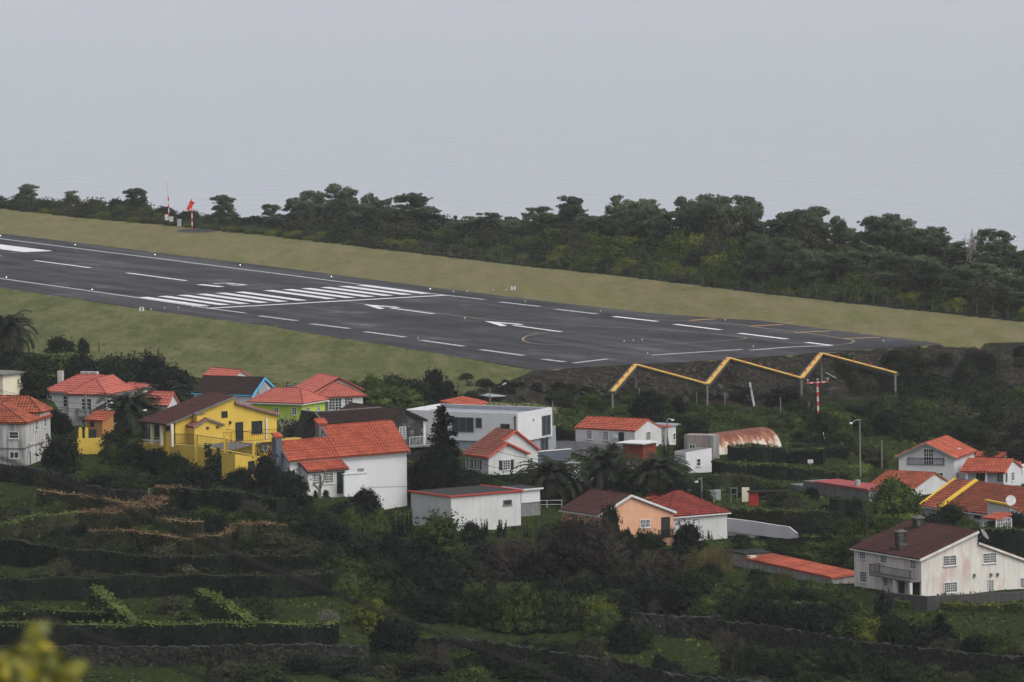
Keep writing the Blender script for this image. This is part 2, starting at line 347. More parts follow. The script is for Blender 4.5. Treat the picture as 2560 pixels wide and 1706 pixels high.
# ------------------------------------------------------------------ mesh builder
class MB:
    def __init__(s): s.v = []; s.f = []; s.uv = []; s.mi = []; s.cur = 0
    def quad(s, pts, uvs=None):
        k = len(s.v); s.v += [tuple(p) for p in pts]; s.f.append(tuple(range(k, k+len(pts)))); s.mi.append(s.cur)
        s.uv.append(uvs or [(0, 0)]*len(pts))
    def box(s, x0, x1, y0, y1, z0, z1):
        k = len(s.v)
        s.v += [(x, y, z) for z in (z0, z1) for y in (y0, y1) for x in (x0, x1)]
        for f in ((0, 2, 3, 1), (4, 5, 7, 6), (0, 1, 5, 4), (2, 6, 7, 3), (0, 4, 6, 2), (1, 3, 7, 5)):
            s.f.append(tuple(k+i for i in f)); s.mi.append(s.cur); s.uv.append([(0, 0)]*4)
        return s
    def prism(s, pts, z0, z1):
        """vertical prism over a plan polygon; z1 may be a list"""
        n = len(pts); zt = z1 if isinstance(z1, (list, tuple)) else [z1]*n
        s.quad([(p[0], p[1], zt[i]) for i, p in enumerate(pts)])
        s.quad([(p[0], p[1], z0) for p in pts[::-1]])
        for i in range(n):
            j = (i+1) % n; a, b = pts[i], pts[j]
            s.quad([(a[0], a[1], z0), (b[0], b[1], z0), (b[0], b[1], zt[j]), (a[0], a[1], zt[i])])
        return s
    def ngprism(s, face, off):
        """solid from a planar outline and an offset vector"""
        off = Vector(off); q = [Vector(p) for p in face]; r = [p+off for p in q]
        s.quad(q); s.quad(r[::-1])
        for i in range(len(q)):
            j = (i+1) % len(q); s.quad([q[i], r[i], r[j], q[j]])
        return s
    def tube(s, pts, rad, n=6, cap=True):
        pts = [Vector(p) for p in pts]; rad = rad if isinstance(rad, (list, tuple)) else [rad]*len(pts)
        k0 = len(s.v)
        for i, p in enumerate(pts):
            t = (pts[min(i+1, len(pts)-1)]-pts[max(i-1, 0)]).normalized()
            a = t.cross(Vector((0, 0, 1)));
            if a.length < 1e-3: a = Vector((1, 0, 0))
            a.normalize(); b = t.cross(a)
            for j in range(n):
                q = p+(a*math.cos(2*PI*j/n)+b*math.sin(2*PI*j/n))*rad[i]; s.v.append(tuple(q))
        for i in range(len(pts)-1):
            for j in range(n):
                A = k0+i*n+j; B_ = k0+i*n+(j+1) % n
                s.f.append((A, B_, B_+n, A+n)); s.mi.append(s.cur); s.uv.append([(0, 0)]*4)
        if cap:
            s.f.append(tuple(range(k0, k0+n))); s.mi.append(s.cur); s.uv.append([(0, 0)]*n)
            e = k0+(len(pts)-1)*n
            s.f.append(tuple(range(e+n-1, e-1, -1))); s.mi.append(s.cur); s.uv.append([(0, 0)]*n)
        return s
    def bar(s, p, q, w, h=None):
        h = h or w; p = Vector(p); q = Vector(q); t = (q-p).normalized()
        a = t.cross(Vector((0, 0, 1)))
        if a.length < 1e-3: a = Vector((1, 0, 0))
        a.normalize(); b = a.cross(t); k = len(s.v)
        for P in (p, q):
            for i, j in ((-1, -1), (1, -1), (1, 1), (-1, 1)): s.v.append(tuple(P+a*i*w/2+b*j*h/2))
        for f in ((0, 3, 2, 1), (4, 5, 6, 7), (0, 1, 5, 4), (1, 2, 6, 5), (2, 3, 7, 6), (3, 0, 4, 7)):
            s.f.append(tuple(k+i for i in f)); s.mi.append(s.cur); s.uv.append([(0, 0)]*4)
        return s
    def ball(s, c, r, n=8, m=5, sz=1.0):
        k = len(s.v); c = Vector(c)
        for i in range(1, m):
            for j in range(n):
                a = PI*i/m; b = 2*PI*j/n
                s.v.append((c.x+r*math.sin(a)*math.cos(b), c.y+r*math.sin(a)*math.sin(b), c.z+r*sz*math.cos(a)))
        s.v += [(c.x, c.y, c.z+r*sz), (c.x, c.y, c.z-r*sz)]; tp, bt = len(s.v)-2, len(s.v)-1
        F = []
        for i in range(m-2):
            for j in range(n): F.append((k+i*n+j, k+(i+1)*n+j, k+(i+1)*n+(j+1) % n, k+i*n+(j+1) % n))
        for j in range(n):
            F.append((tp, k+j, k+(j+1) % n)); F.append((bt, k+(m-2)*n+(j+1) % n, k+(m-2)*n+j))
        for f in F: s.f.append(f); s.mi.append(s.cur); s.uv.append([(0, 0)]*len(f))
        return s
    def build(s, name, mats, parent=None, smooth=False):
        me = bpy.data.meshes.new(name); me.from_pydata(s.v, [], s.f)
        mats = mats if isinstance(mats, (list, tuple)) else [mats]
        for m in mats: me.materials.append(m)
        if any(s.mi): me.polygons.foreach_set('material_index', s.mi)
        if any(u != (0, 0) for q in s.uv for u in q):
            L = me.uv_layers.new(name='UVMap'); L.data.foreach_set('uv', [c for q in s.uv for u in q for c in u])
        if smooth: me.polygons.foreach_set('use_smooth', [True]*len(s.f))
        o = bpy.data.objects.new(name, me); C.objects.link(o)
        if parent: o.parent = parent
        return o
def tag(o, label=None, cat=None, group=None, kind=None):
    if label: o['label'] = label
    if cat: o['category'] = cat
    if group: o['group'] = group
    if kind: o['kind'] = kind
    return o
def empty(name, loc, rz=0, label=None, cat=None, group=None):
    o = bpy.data.objects.new(name, None); C.objects.link(o); o.location = loc; o.rotation_euler = (0, 0, rz)
    o.empty_display_size = .3
    return tag(o, label, cat, group)
def kids(o): return [c for c in C.objects if c.parent == o]
KID = {}
def copy_tree(o, parent=None):
    c = o.copy(); C.objects.link(c); c.parent = parent
    for k in ('label', 'group', 'category'):
        pass
    if o.name not in KID: KID[o.name] = kids(o)
    for ch in KID[o.name]:
        copy_tree(ch, c)
    return c
# ------------------------------------------------------------------ building kit
def roofplane(mb, pts, rib=.42, amp=.075, th=.12):
    P = [Vector(p) for p in pts]; u = (P[1]-P[0]).normalized()
    nrm = u.cross(P[2]-P[0]).normalized()
    if nrm.z < 0: nrm = -nrm
    v = nrm.cross(u)
    if v.z < 0: v = -v
    o = P[0]; q = [((p-o).dot(u), (p-o).dot(v)) for p in P]
    u0 = min(a for a, b in q); u1 = max(a for a, b in q); N = max(2, int((u1-u0)/(rib/4)))
    def vr(x):
        ys = []
        for i in range(len(q)):
            (xa, ya), (xb, yb) = q[i], q[(i+1) % len(q)]
            if abs(xa-xb) < 1e-9:
                if abs(x-xa) < 1e-6: ys += [ya, yb]
            elif min(xa, xb)-1e-6 <= x <= max(xa, xb)+1e-6: ys.append(ya+(yb-ya)*(x-xa)/(xb-xa))
        return (min(ys), max(ys)) if ys else (0, 0)
    base = mb.cur; pr = None; row = .5; stp = .06
    for i in range(N+1):
        x = u0+(u1-u0)*i/N; x_ = min(max(x, u0+1e-4), u1-1e-4); a, b = vr(x_)
        h = amp*(abs(math.sin(PI*x/rib)))*1.6
        if pr:
            px_, pa, pb, ph = pr; lo, hi = min(a, pa), max(b, pb); k0, k1 = int(math.floor(lo/row)), int(math.ceil(hi/row))
            for k in range(k0, k1):
                va0, va1 = max(k*row, pa), min((k+1)*row, pb); vb0, vb1 = max(k*row, a), min((k+1)*row, b)
                if va1-va0 < 1e-4 and vb1-vb0 < 1e-4: continue
                va1 = max(va0, va1); vb1 = max(vb0, vb1); f = lambda v_: stp*(1-(v_/row-k))
                mb.quad([o+u*px_+v*va0+nrm*(ph+f(va0)), o+u*x+v*vb0+nrm*(h+f(vb0)), o+u*x+v*vb1+nrm*(h+f(vb1)), o+u*px_+v*va1+nrm*(ph+f(va1))], [(px_, va0), (x, vb0), (x, vb1), (px_, va1)])
                if k > k0: mb.quad([o+u*px_+v*va0+nrm*ph, o+u*x+v*vb0+nrm*h, o+u*x+v*vb0+nrm*(h+f(vb0)), o+u*px_+v*va0+nrm*(ph+f(va0))], [(px_, va0)]*4)
        pr = (x, a, b, h)
    cen = sum(P, Vector())/len(P)
    low = [p-nrm*.012 for p in P]
    k = len(mb.v); mb.v += [tuple(p) for p in low]+[tuple(p-nrm*th) for p in low]; n = len(low)
    fs = [tuple(range(k, k+n)), tuple(range(k+2*n-1, k+n-1, -1))]+[(k+i, k+n+i, k+n+(i+1) % n, k+(i+1) % n) for i in range(n)]
    for f in fs: mb.f.append(f); mb.mi.append(base); mb.uv.append([(.2, .2)]*len(f))
class House:
    def __init__(s, name, label, cat, c, cyb, Y, th, xr, xl, group=None, sink=1.6, pad=True):
        E_ = D(c[0], c[1], Y); zb = D(c[0], cyb, Y).z
        s.O = Vector((E_.x, E_.y, zb)); s.he = E_.z-zb; t = math.radians(th)
        s.da = Vector((math.cos(t), math.sin(t), 0)); s.db = Vector((-math.sin(t), math.cos(t), 0))
        s.root = empty(name, s.O, t, label, cat, group); s.sink = sink
        s.La = s.solve(xr, 1); s.Lb = s.solve(xl, 0)
        if pad:
            la, lb = min(max(s.La, 2), 16), min(max(s.Lb, 2), 22)
            n = 3
            for i in range(n):
                for j in range(n):
                    c_ = s.O+s.da*(la*i/(n-1)*.9)+s.db*(lb*j/(n-1)*.9); PADS.append((c_.x, c_.y, max(1.5, max(la, lb)/4), zb))
    def W(s, a, b, z): return s.O+s.da*a+s.db*b+Vector((0, 0, z))
    def solve(s, px, isa):
        lo, hi = -5.0, 80.0
        f = lambda L: proj(s.W(L, 0, s.he) if isa else s.W(0, L, s.he))[0]-px
        if f(lo)*f(hi) > 0: return 10.0
        for _ in range(60):
            m = (lo+hi)/2
            if f(lo)*f(m) <= 0: hi = m
            else: lo = m
        return lo
    def onA(s, p, b0=0.0):
        d = ray(*p); t = (s.W(0, b0, 0)-O0).dot(s.db)/d.dot(s.db); P = O0+d*t-s.O; return (P.dot(s.da), P.z)
    def onB(s, p, a0=0.0):
        d = ray(*p); t = (s.W(a0, 0, 0)-O0).dot(s.da)/d.dot(s.da); P = O0+d*t-s.O; return (P.dot(s.db), P.z)
    def atz(s, p, z):
        d = ray(*p); P = O0+d*((s.O.z+z-CH)/d.z)-s.O; return (P.dot(s.da), P.dot(s.db))
    def mesh(s, name, mb, mat, par=None): return mb.build(name, mat, par or s.root)
    def walls(s, mat, a0=0, a1=None, b0=0, b1=None, h=None, z0=None, name='wall'):
        a1 = s.La if a1 is None else a1; b1 = s.Lb if b1 is None else b1
        return s.mesh(name, MB().box(a0, a1, b0, b1, -s.sink if z0 is None else z0, s.he if h is None else h), mat)
    def gableA(s, wm, rm, a0, a1, b0, b1, apex, zl=None, zr=None, ov=.25, trim=None, roof='roof', wname='wall', amp=.075, left=True, right=True, rib=.42):
        """gable end lies in the plane b=b0, ridge runs along b"""
        aa, za = apex; zl = s.he if zl is None else zl; zr = s.he if zr is None else zr
        q = [(a0, b0, -s.sink), (a1, b0, -s.sink), (a1, b0, zr), (aa, b0, za), (a0, b0, zl)]
        wo = s.mesh(wname, MB().ngprism(q, (0, b1-b0, 0)), wm)
        sl = (za-zl)/(aa-a0) if aa > a0+.01 else 0; sr = (za-zr)/(a1-aa) if a1 > aa+.01 else 0
        mb = MB(); k = .04
        L = (a0-ov, zl-sl*ov+k); R = (a1+ov, zr-sr*ov+k); zt = za+k
        if left: roofplane(mb, [(L[0], b0-ov, L[1]), (L[0], b1+ov, L[1]), (aa, b1+ov, zt), (aa, b0-ov, zt)], amp=amp, rib=rib)
        if right and sr != 0: roofplane(mb, [(R[0], b0-ov, R[1]), (R[0], b1+ov, R[1]), (aa, b1+ov, zt), (aa, b0-ov, zt)], amp=amp, rib=rib)
        mb.bar((aa, b0-ov, zt+.05), (aa, b1+ov, zt+.05), .26, .12)
        ro = s.mesh(roof, mb, rm)
        if trim:
            t = MB()
            if left: t.bar((L[0], b0-ov-.05, L[1]-.06), (aa, b0-ov-.05, zt-.06), .09, .26)
            if right and sr: t.bar((R[0], b0-ov-.05, R[1]-.06), (aa, b0-ov-.05, zt-.06), .09, .26)
            if left: t.bar((L[0]-.04, b0-ov, L[1]-.08), (L[0]-.04, b1+ov, L[1]-.08), .08, .16)
            s.mesh('fascia', t, trim, ro)
        return wo, ro
    def hip(s, rm, a0, a1, b0, b1, z, zt, axis='b', ov=.3, ins=None, roof='roof', trim=None, amp=.075, end0=True, end1=True):
        a0 -= ov; a1 += ov; b0 -= ov; b1 += ov; mb = MB()
        hw = ((a1-a0) if axis == 'b' else (b1-b0))/2; ins = hw if ins is None else ins
        if axis == 'b':
            am = (a0+a1)/2; r0 = (am, b0+(ins if end0 else 0), zt); r1 = (am, b1-(ins if end1 else 0), zt)
            A, B_, C_, D_ = (a0, b0, z), (a1, b0, z), (a1, b1, z), (a0, b1, z)
            roofplane(mb, [A, D_, r1, r0], amp=amp); roofplane(mb, [B_, C_, r1, r0], amp=amp)
            if end0: roofplane(mb, [A, B_, r0], amp=amp)
            if end1: roofplane(mb, [D_, C_, r1], amp=amp)
            hips = [(A, r0), (B_, r0), (C_, r1), (D_, r1), (r0, r1)]
        else:
            bm_ = (b0+b1)/2; r0 = (a0+(ins if end0 else 0), bm_, zt); r1 = (a1-(ins if end1 else 0), bm_, zt)
            A, B_, C_, D_ = (a0, b0, z), (a1, b0, z), (a1, b1, z), (a0, b1, z)
            roofplane(mb, [A, B_, r1, r0], amp=amp); roofplane(mb, [D_, C_, r1, r0], amp=amp)
            if end0: roofplane(mb, [A, D_, r0], amp=amp)
            if end1: roofplane(mb, [B_, C_, r1], amp=amp)
            hips = [(A, r0), (D_, r0), (B_, r1), (C_, r1), (r0, r1)]
        for p, q in hips: mb.bar(Vector(p)+Vector((0, 0, .07)), Vector(q)+Vector((0, 0, .07)), .22, .12)
        ro = s.mesh(roof, mb, rm)
        if trim:
            t = MB(); z_ = z-.10
            for p, q in ((A, B_), (A, D_)): t.bar((p[0], p[1], z_), (q[0], q[1], z_), .08, .14)
            s.mesh('fascia', t, trim, ro)
        return ro
    def opening(s, wall, p0, p1, off=0.0, nx=3, ny=4, frame='trimw', glass='glass', sill=True, kind='window', shutters=None, surround=None, bars=.05):
        """window or door from two opposite corners measured in the photograph"""
        f = s.onA if wall == 'a' else s.onB
        (u0, z0), (u1, z1) = f(p0, off), f(p1, off)
        # use centre so a sheared outline stays upright
        if wall == 'b': u0, u1 = u1, u0
        cu, cz = (u0+u1)/2, (z0+z1)/2
        w_ = abs(u1-u0); h_ = abs(z1-z0)
        # vertical size from the picture is sheared by the wall's slope
        px0, px1 = min(p0[0], p1[0]), max(p0[0], p1[0]); pm = ((px0+px1)/2)
        za = f((pm, p0[1]), off)[1]; zb = f((pm, p1[1]), off)[1]
        e = (off) if wall == 'a' else off
        h_ = abs(za-zb); cz = (za+zb)/2
        def tr(u, o, z): return (u, e-o, z) if wall == 'a' else (e-o, u, z)
        def bx(mb, ua, ub, oa, ob, za_, zb_):
            if wall == 'a': mb.box(ua, ub, e-ob, e-oa, za_, zb_)
            else: mb.box(e-ob, e-oa, ua, ub, za_, zb_)
        a, b = cu-w_/2, cu+w_/2; c, d = cz-h_/2, cz+h_/2; t = .08
        m = MB()
        if kind == 'opening':
            bx(m, a, b, .0, .02, c, d); return s.mesh('opening', m, M['shade'])  # thin dark panel on the solid wall, its colour stands for the opening's shade
        bx(m, a-t, a+.01, .0, .07, c-t, d+t); bx(m, b-.01, b+t, .0, .07, c-t, d+t)
        bx(m, a+.01, b-.01, .0, .07, d, d+t); bx(m, a+.01, b-.01, .0, .07, c-t, c)
        for i in range(1, nx):
            x = a+(b-a)*i/nx; k = bars*(1.6 if (nx % 2 == 0 and i == nx//2) else 1); bx(m, x-k/2, x+k/2, .021, .055, c, d)
        for j in range(1, ny):
            z = c+(d-c)*j/ny; bx(m, a+.01, b-.01, .02, .05, z-bars/2, z+bars/2)
        if sill and kind == 'window': bx(m, a-.15, b+.15, .0, .14, c-t-.07, c-t)
        fr = s.mesh(kind, m, M[frame])
        g = MB(); bx(g, a+.01, b-.01, .0, .016, c, d)
        s.mesh('pane' if kind == 'window' else 'leaf', g, M[glass], fr)
        if shutters:
            sw = (b-a)*.5
            for q in shutters:
                k = MB()
                if q < 0: bx(k, a-t-sw, a-t, .0, .05, c-.05, d+.05)
                else: bx(k, b+t, b+t+sw, .0, .05, c-.05, d+.05)
                s.mesh('shutter', k, M['darkgreen'], fr)
        return fr
    def winA(s, Z, x0, y0, x1, y1, **k): return s.opening('a', Z(x0, y0), Z(x1, y1), **k)
    def winB(s, Z, x0, y0, x1, y1, **k): return s.opening('b', Z(x0, y0), Z(x1, y1), **k)
    def chimney(s, a, b, z0, z1, w_=.6, d_=.5, mat='stone', cap='concrete', tile=False, sub=None):
        m = MB().box(a-w_/2, a+w_/2, b-d_/2, b+d_/2, z0, z1); o = s.mesh('chimney', m, M[mat], sub)
        c = MB()
        if tile: roofplane(c, [(a-w_/2-.1, b-d_/2-.1, z1+.02), (a+w_/2+.1, b-d_/2-.1, z1+.02), (a+w_/2+.1, b+.05, z1+.32), (a-w_/2-.1, b+.05, z1+.32)], rib=.25)
        else: c.box(a-w_/2-.08, a+w_/2+.08, b-d_/2-.08, b+d_/2+.08, z1+.002, z1+.12)
        s.mesh('chimney_cap', c, M[cap], o if not sub else None if False else o)
    def railing(s, pts, h=1.0, mat='black', step=.14, name='railing'):
        m = MB()
        for p, q in zip(pts[:-1], pts[1:]):
            p, q = Vector(p), Vector(q); n = max(1, int((q-p).length/step))
            m.bar(p+Vector((0, 0, h)), q+Vector((0, 0, h)), .06, .05); m.bar(p+Vector((0, 0, .12)), q+Vector((0, 0, .12)), .05, .04)
            for i in range(n+1):
                x = p.lerp(q, i/n); m.bar(x+Vector((0, 0, .12)), x+Vector((0, 0, h)), .028)
            m.bar(p, p+Vector((0, 0, h+.03)), .07); m.bar(q, q+Vector((0, 0, h+.03)), .07)
        return s.mesh(name, m, M[mat])

def build_houses():
    # ---- weathered white house at the left edge
    H = House('weathered_house', 'mould stained white two-storey house with orange tiled hip roof at the left edge', 'house', Z1(235, 1112), 760+1512*.26786, 685, 77, Z1(372, 0)[0], -60)
    he = H.he; Lr = H.solve(Z1(470, 0)[0], 1)
    H.walls(M['whited'], a1=H.La, b1=9)
    H.walls(M['whited'], a0=H.La+.003, a1=Lr, b0=.0, b1=11, h=he+.75, name='rear_wall')
    H.hip(M['tredo'], 0, H.La+4, 0, 9, he, he+1.9, 'a', end1=False)
    H.hip(M['tredo'], H.La, Lr, 0, 11, he+.75, he+2.55, 'b')
    H.winB(Z1, 88, 1198, 172, 1252, nx=1, ny=2); H.winB(Z1, 95, 1385, 172, 1438, nx=2, ny=1)
    H.winA(Z1, 332, 1095, 350, 1175, nx=1, ny=2); H.winA(Z1, 412, 1070, 428, 1145, nx=1, ny=2)
    H.winA(Z1, 270, 1368, 286, 1505, nx=1, ny=1, kind='door', glass='shade'); H.winA(Z1, 272, 1240, 281, 1292, nx=1, ny=1)
    p = H.onB(Z1(0, 1345)); q = H.onB(Z1(235, 1340)); m = MB(); m.box(-.12, -.0, .0, 9, p[1]-.06, p[1]+.03); m.box(0, Lr, -.1, 0, q[1]-.03, q[1]+.05); H.mesh('string_course', m, M['concrete'])
    # ---- cream tower house
    H = House('cream_house', 'tall plain cream house with flat slab roof at the left edge', 'house', Z1(26, 668), 760+885*.26786, 735, 60, Z1(240, 0)[0], -70)
    H.walls(M['cream'], b1=9)
    H.mesh('roof', MB().box(-.35, H.La+.45, -.35, 9, H.he, H.he+.16), M['concrete'])
    # ---- long white house with hipped pale red roof
    H = House('long_white_house', 'long white house with pale red hipped roof and dark balcony behind the palm', 'house', Z1(985, 852), 760+1142*.26786, 748, 68, Z1(1280, 0)[0], Z1(635, 0)[0])
    he, La, Lb = H.he, H.La, H.Lb
    L2 = H.solve(Z1(330, 0)[0], 0)
    H.walls(M['white'], a1=La, b1=Lb); H.walls(M['white'], a0=2.6, a1=La, b0=Lb+.003, b1=L2, name='rear_wall')
    zt = he+2.1
    H.hip(M['tredp'], 2.5, La, 0, L2, he+.02, zt, 'b', trim=M['trimg']); H.hip(M['tredp'], 0, La-2, 0, Lb, he, zt-.15, 'a', end1=False, roof='wing_roof')
    H.winB(Z1, 765, 888, 855, 985, nx=2, ny=3, frame='trimw', bars=.08); H.winB(Z1, 765, 1088, 800, 1140, nx=1, ny=2)
    H.winB(Z1, 425, 860, 488, 948, off=2.6, nx=3, ny=3); H.winB(Z1, 592, 862, 628, 955, off=2.6, nx=1, ny=3, kind='door')
    H.winB(Z1, 248, 870, 288, 908, off=2.6, nx=1, ny=2)
    H.winA(Z1, 1050, 880, 1085, 960, nx=2, ny=3)
    u0, z0 = H.onB(Z1(733, 1045)); u1, _ = H.onB(Z1(885, 1045))
    H.mesh('balcony', MB().box(-.9, 0, u1, u0, z0-.12, z0), M['concrete'])
    H.railing([(0, u0, z0), (-.85, u0, z0), (-.85, u1, z0), (0, u1, z0)], 1.0, 'trimg', .12)
    for x in (565, 835):
        a, b = H.atz(Z1(x, 715), zt+.3); w_ = .32 if x == 565 else 1.2
        H.mesh('chimney', MB().box(La/2+1.2, La/2+1.9, H.onB(Z1(x, 720), La/2+1.5)[0]-w_, H.onB(Z1(x, 720), La/2+1.5)[0]+w_, zt-1.2, zt+.42), M['whited'])
    m = MB()
    for b in (.03, Lb): m.box(-.07, 0, b-.05, b+.05, 0, he)
    H.mesh('downpipe', m, M['trimg'])
    # ---- small red roofs peeking out beside it
    for nm, lb, c, yb, Y, th, xr, xl, rm, wm, hh in (
        ('outhouse', 'small red roofed outhouse left of the long white house', Z1(250, 838), 760+920*.26786, 775, 60, Z1(335, 0)[0], Z1(200, 0)[0], 'tredo', 'white', 1.0),
        ('rear_house', 'low red roofed house half hidden by the second palm', Z1(1290, 850), 760+950*.26786, 775, 62, Z1(1450, 0)[0], Z1(1250, 0)[0], 'tredp', 'white', 1.4),
        ('shed_house', 'small white house end with red roof poking out behind the brown roofed yellow house', Z2(270, 600), 1040, 735, 60, Z2(390, 0)[0], Z2(150, 0)[0], 'tredp', 'white', 1.4)):
        H = House(nm, lb, 'house', c, yb, Y, th, xr, xl, pad=False)
        H.gableA(M[wm], M[rm], 0, H.La, 0, H.Lb+2, (H.La/2, H.he+hh))
    # ---- orange shed and yellow boundary wall
    H = House('orange_shed', 'small orange shed with red lean-to roof below the long white house', 'shed', Z1(955, 1088), 760+1165*.26786, 728, 55, Z1(1060, 0)[0], Z1(810, 0)[0])
    H.gableA(M['orange'], M['tredo'], 0, H.La, 0, H.Lb, (H.La, H.he+.9), zr=H.he+.9)
    H.winB(Z1, 838, 1100, 880, 1150, kind='opening')
    H = House('yellow_gate_wall', 'yellow boundary wall with two capped pillars and black iron gate', 'wall', Z1(925, 1250), 760+1400*.26786, 712, 12, Z1(960, 0)[0], Z1(720, 0)[0])
    x0 = H.onA(Z1(722, 1200))[0]; x1 = 1.2
    H.mesh('wall', MB().box(x0, x1, 0, .3, -2, H.he), M['yellow'])
    m = MB()
    for x in (750, 808):
        u, z = H.onA(Z1(x, 1175)); m.box(u-.22, u+.22, -.05, .35, 0, z); m.ball((u, .15, z+.1), .2, 8, 5)
    H.mesh('pillar', m, M['yellow'])
    u0, z = H.onA(Z1(770, 1175)); u1, _ = H.onA(Z1(900, 1175))
    H.mesh('gate', MB().box(u0, u1, .1, .16, H.he, z), M['darkgreen'])
    # ---- white house with blue verge
    H = House('blue_verge_house', 'white house with dark brown tiled roof and bright blue gable verge', 'house', Z2(1245, 487), 880+615*.21683, 797, 62, Z2(1512, 0)[0], Z2(575, 0)[0])
    ap = H.onA(Z2(1375, 303)); zr = H.onA(Z2(1510, 440))[1]
    H.gableA(M['white'], M['tdark'], 0, H.La, 0, H.Lb, ap, zr=zr, trim=M['trimb'])
    u0, z0 = H.onA(Z2(1285, 520)); u1, z1 = H.onA(Z2(1450, 520)); ap2 = H.onA(Z2(1373, 335))
    H.mesh('porch_shade_panel', MB().ngprism([(u0, -.02, z0), (u1, -.02, z0), (u1, -.02, zr-.2), (ap2[0], -.02, ap2[1]), (u0, -.02, H.he-.1)], (0, .02, 0)), plain('porch_shade', (.30, .30, .32)))  # flat grey panel paints the shade of a recessed porch on the gable
    H.winA(Z2, 1292, 415, 1332, 520, off=-.03, nx=2, ny=5)
    H = House('far_red_house', 'narrow red ridge showing above the dark roof with the blue verge', 'house', Z2(1020, 292), 980, 822, 40, Z2(1060, 0)[0], Z2(700, 0)[0], pad=False)
    H.gableA(M['white'], M['tredp'], 0, 3, 0, H.Lb, (1.5, H.he+.9))
    # ---- lime green house
    H = House('lime_house', 'lime green house with pale red hipped roof', 'house', Z3(290, 430), 900+592*.25516, 768, 62, Z3(518, 0)[0], Z2(1240, 0)[0])
    H.walls(M['lime']); zt = H.zt = H.onB(Z3(140, 312), H.La/2)[1]
    H.hip(M['tredp'], 0, H.La, 0, H.Lb, H.he, H.he+1.75, 'b', ov=.45, trim=M['trimw'], ins=2.5)
    for x0, x1 in ((25, 62), (198, 238)): H.winB(Z3, x0, 472, x1, 535, nx=2, ny=4)
    H.winA(Z3, 335, 468, 366, 500, nx=2, ny=2); H.winA(Z3, 438, 455, 467, 512, nx=2, ny=4)
    # ---- white house with red bay roof
    H = House('bay_house', 'white house with big red gable roof and hipped red bay behind the lime green one', 'house', Z3(400, 322), 900+500*.25516, 800, 20, Z3(880, 0)[0], Z3(290, 0)[0])
    ap = H.onA(Z3(650, 178)); he = H.he
    H.gableA(M['white'], M['tredp'], 0, H.La, 0, max(H.Lb, 8), ap, zr=H.onA(Z3(880, 292))[1], ov=.3, trim=M['tredd'])
    u0 = H.onA(Z3(530, 360), -2)[0]; u1 = H.onA(Z3(868, 350), -2)[0]; ze = H.onA(Z3(535, 362), -2)[1]
    H.walls(M['white'], a0=u0, a1=u1, b0=-3, b1=-.003, h=ze, name='bay_wall')
    H.hip(M['tredd'] if False else M['tredp'], u0-1.6, u1+.2, -3, 2.4, ze, ap[1]-.55, 'a', roof='bay_roof', ov=.35, ins=(u1-u0+1.8)/2+.3)
    H.winA(Z3, 556, 380, 680, 486, off=-3, nx=4, ny=4); H.winA(Z3, 714, 374, 790, 455, off=-3, nx=3, ny=3)
    H = House('low_flat_house', 'low pale red roof with dark chimney between the blue verge and the red gable', 'house', Z3(380, 335), 900+420*.25516, 806, 20, Z3(400, 0)[0], Z3(40, 0)[0], pad=False)
    m = MB(); P = [H.atz(Z3(x, y), H.he) for x, y in ((395, 338), (30, 310), (100, 296), (280, 288), (345, 318))]
    H.mesh('roof', MB().prism(P, H.he-.15, H.he), M['tredp']); H.mesh('wall', MB().prism([P[0], P[1], P[2], P[3]], -1, H.he-.155), M['white'])
    a, b = H.atz(Z3(178, 296), H.he); H.mesh('chimney', MB().box(a-.5, a+.5, b-.4, b+.4, H.he, H.he+.75).box(a-.6, a+.6, b-.5, b+.5, H.he+.751, H.he+.85), M['concrete'])
    # ---- yellow house
    H = House('yellow_house', 'yellow house with long dark brown roof on a railed terrace', 'house', Z2(360, 793), 880+1045*.21683, 690, 34, Z2(1530, 0)[0], Z2(80, 0)[0], sink=3, pad=False)
    he, La, Lb = H.he, H.La, H.Lb; ap = H.onA(Z2(1038, 512)); st = H.onA(Z2(1038, 585)); rr = H.onA(Z2(1528, 722))
    q = [(0, 0, -6), (La, 0, -6), (La, 0, rr[1]), (ap[0], 0, st[1]), (ap[0], 0, ap[1]), (0, 0, he)]
    H.mesh('wall', MB().ngprism(q, (0, Lb-2.2, 0)), M['yellow'])
    sl = (ap[1]-he)/ap[0]; mb = MB(); ov = .35
    roofplane(mb, [(-ov-1.2, -ov, he-sl*(ov+1.2)+.05), (-ov-1.2, Lb+ov, he-sl*(ov+1.2)+.05), (ap[0], Lb+ov, ap[1]+.05), (ap[0], -ov, ap[1]+.05)])
    ro = H.mesh('roof', mb, M['tbrown'])
    t = MB(); t.bar((-1.4, -ov-.04, he-sl*1.4-.04), (ap[0], -ov-.04, ap[1]-.02), .1, .2); H.mesh('fascia', t, M['concrete'], ro)
    s2 = (st[1]-rr[1])/(La-ap[0]); mb = MB()
    roofplane(mb, [(La+.3, -.3, rr[1]-s2*.3+.04), (La+.3, Lb-2.2, rr[1]-s2*.3+.04), (ap[0]+.003, Lb-2.2, st[1]+.04), (ap[0]+.003, -.3, st[1]+.04)])
    r2 = H.mesh('lower_roof', mb, M['tred']); t = MB(); t.bar((La+.3, -.34, rr[1]-s2*.3-.05), (ap[0], -.34, st[1]-.05), .1, .2); H.mesh('fascia', t, M['concrete'], r2)
    # veranda posts on the left face
    for x in (93, 200, 322):
        u, _ = H.onB(Z2(x, 900), -1.0); H.mesh('post', MB().box(-1.15, -.85, u-.15, u+.15, -.4, he-sl*1.1), M['cream'])
    H.winB(Z2, 262, 795, 310, 920, nx=1, ny=1, frame='darkgreen', glass='darkgreen', sill=False)
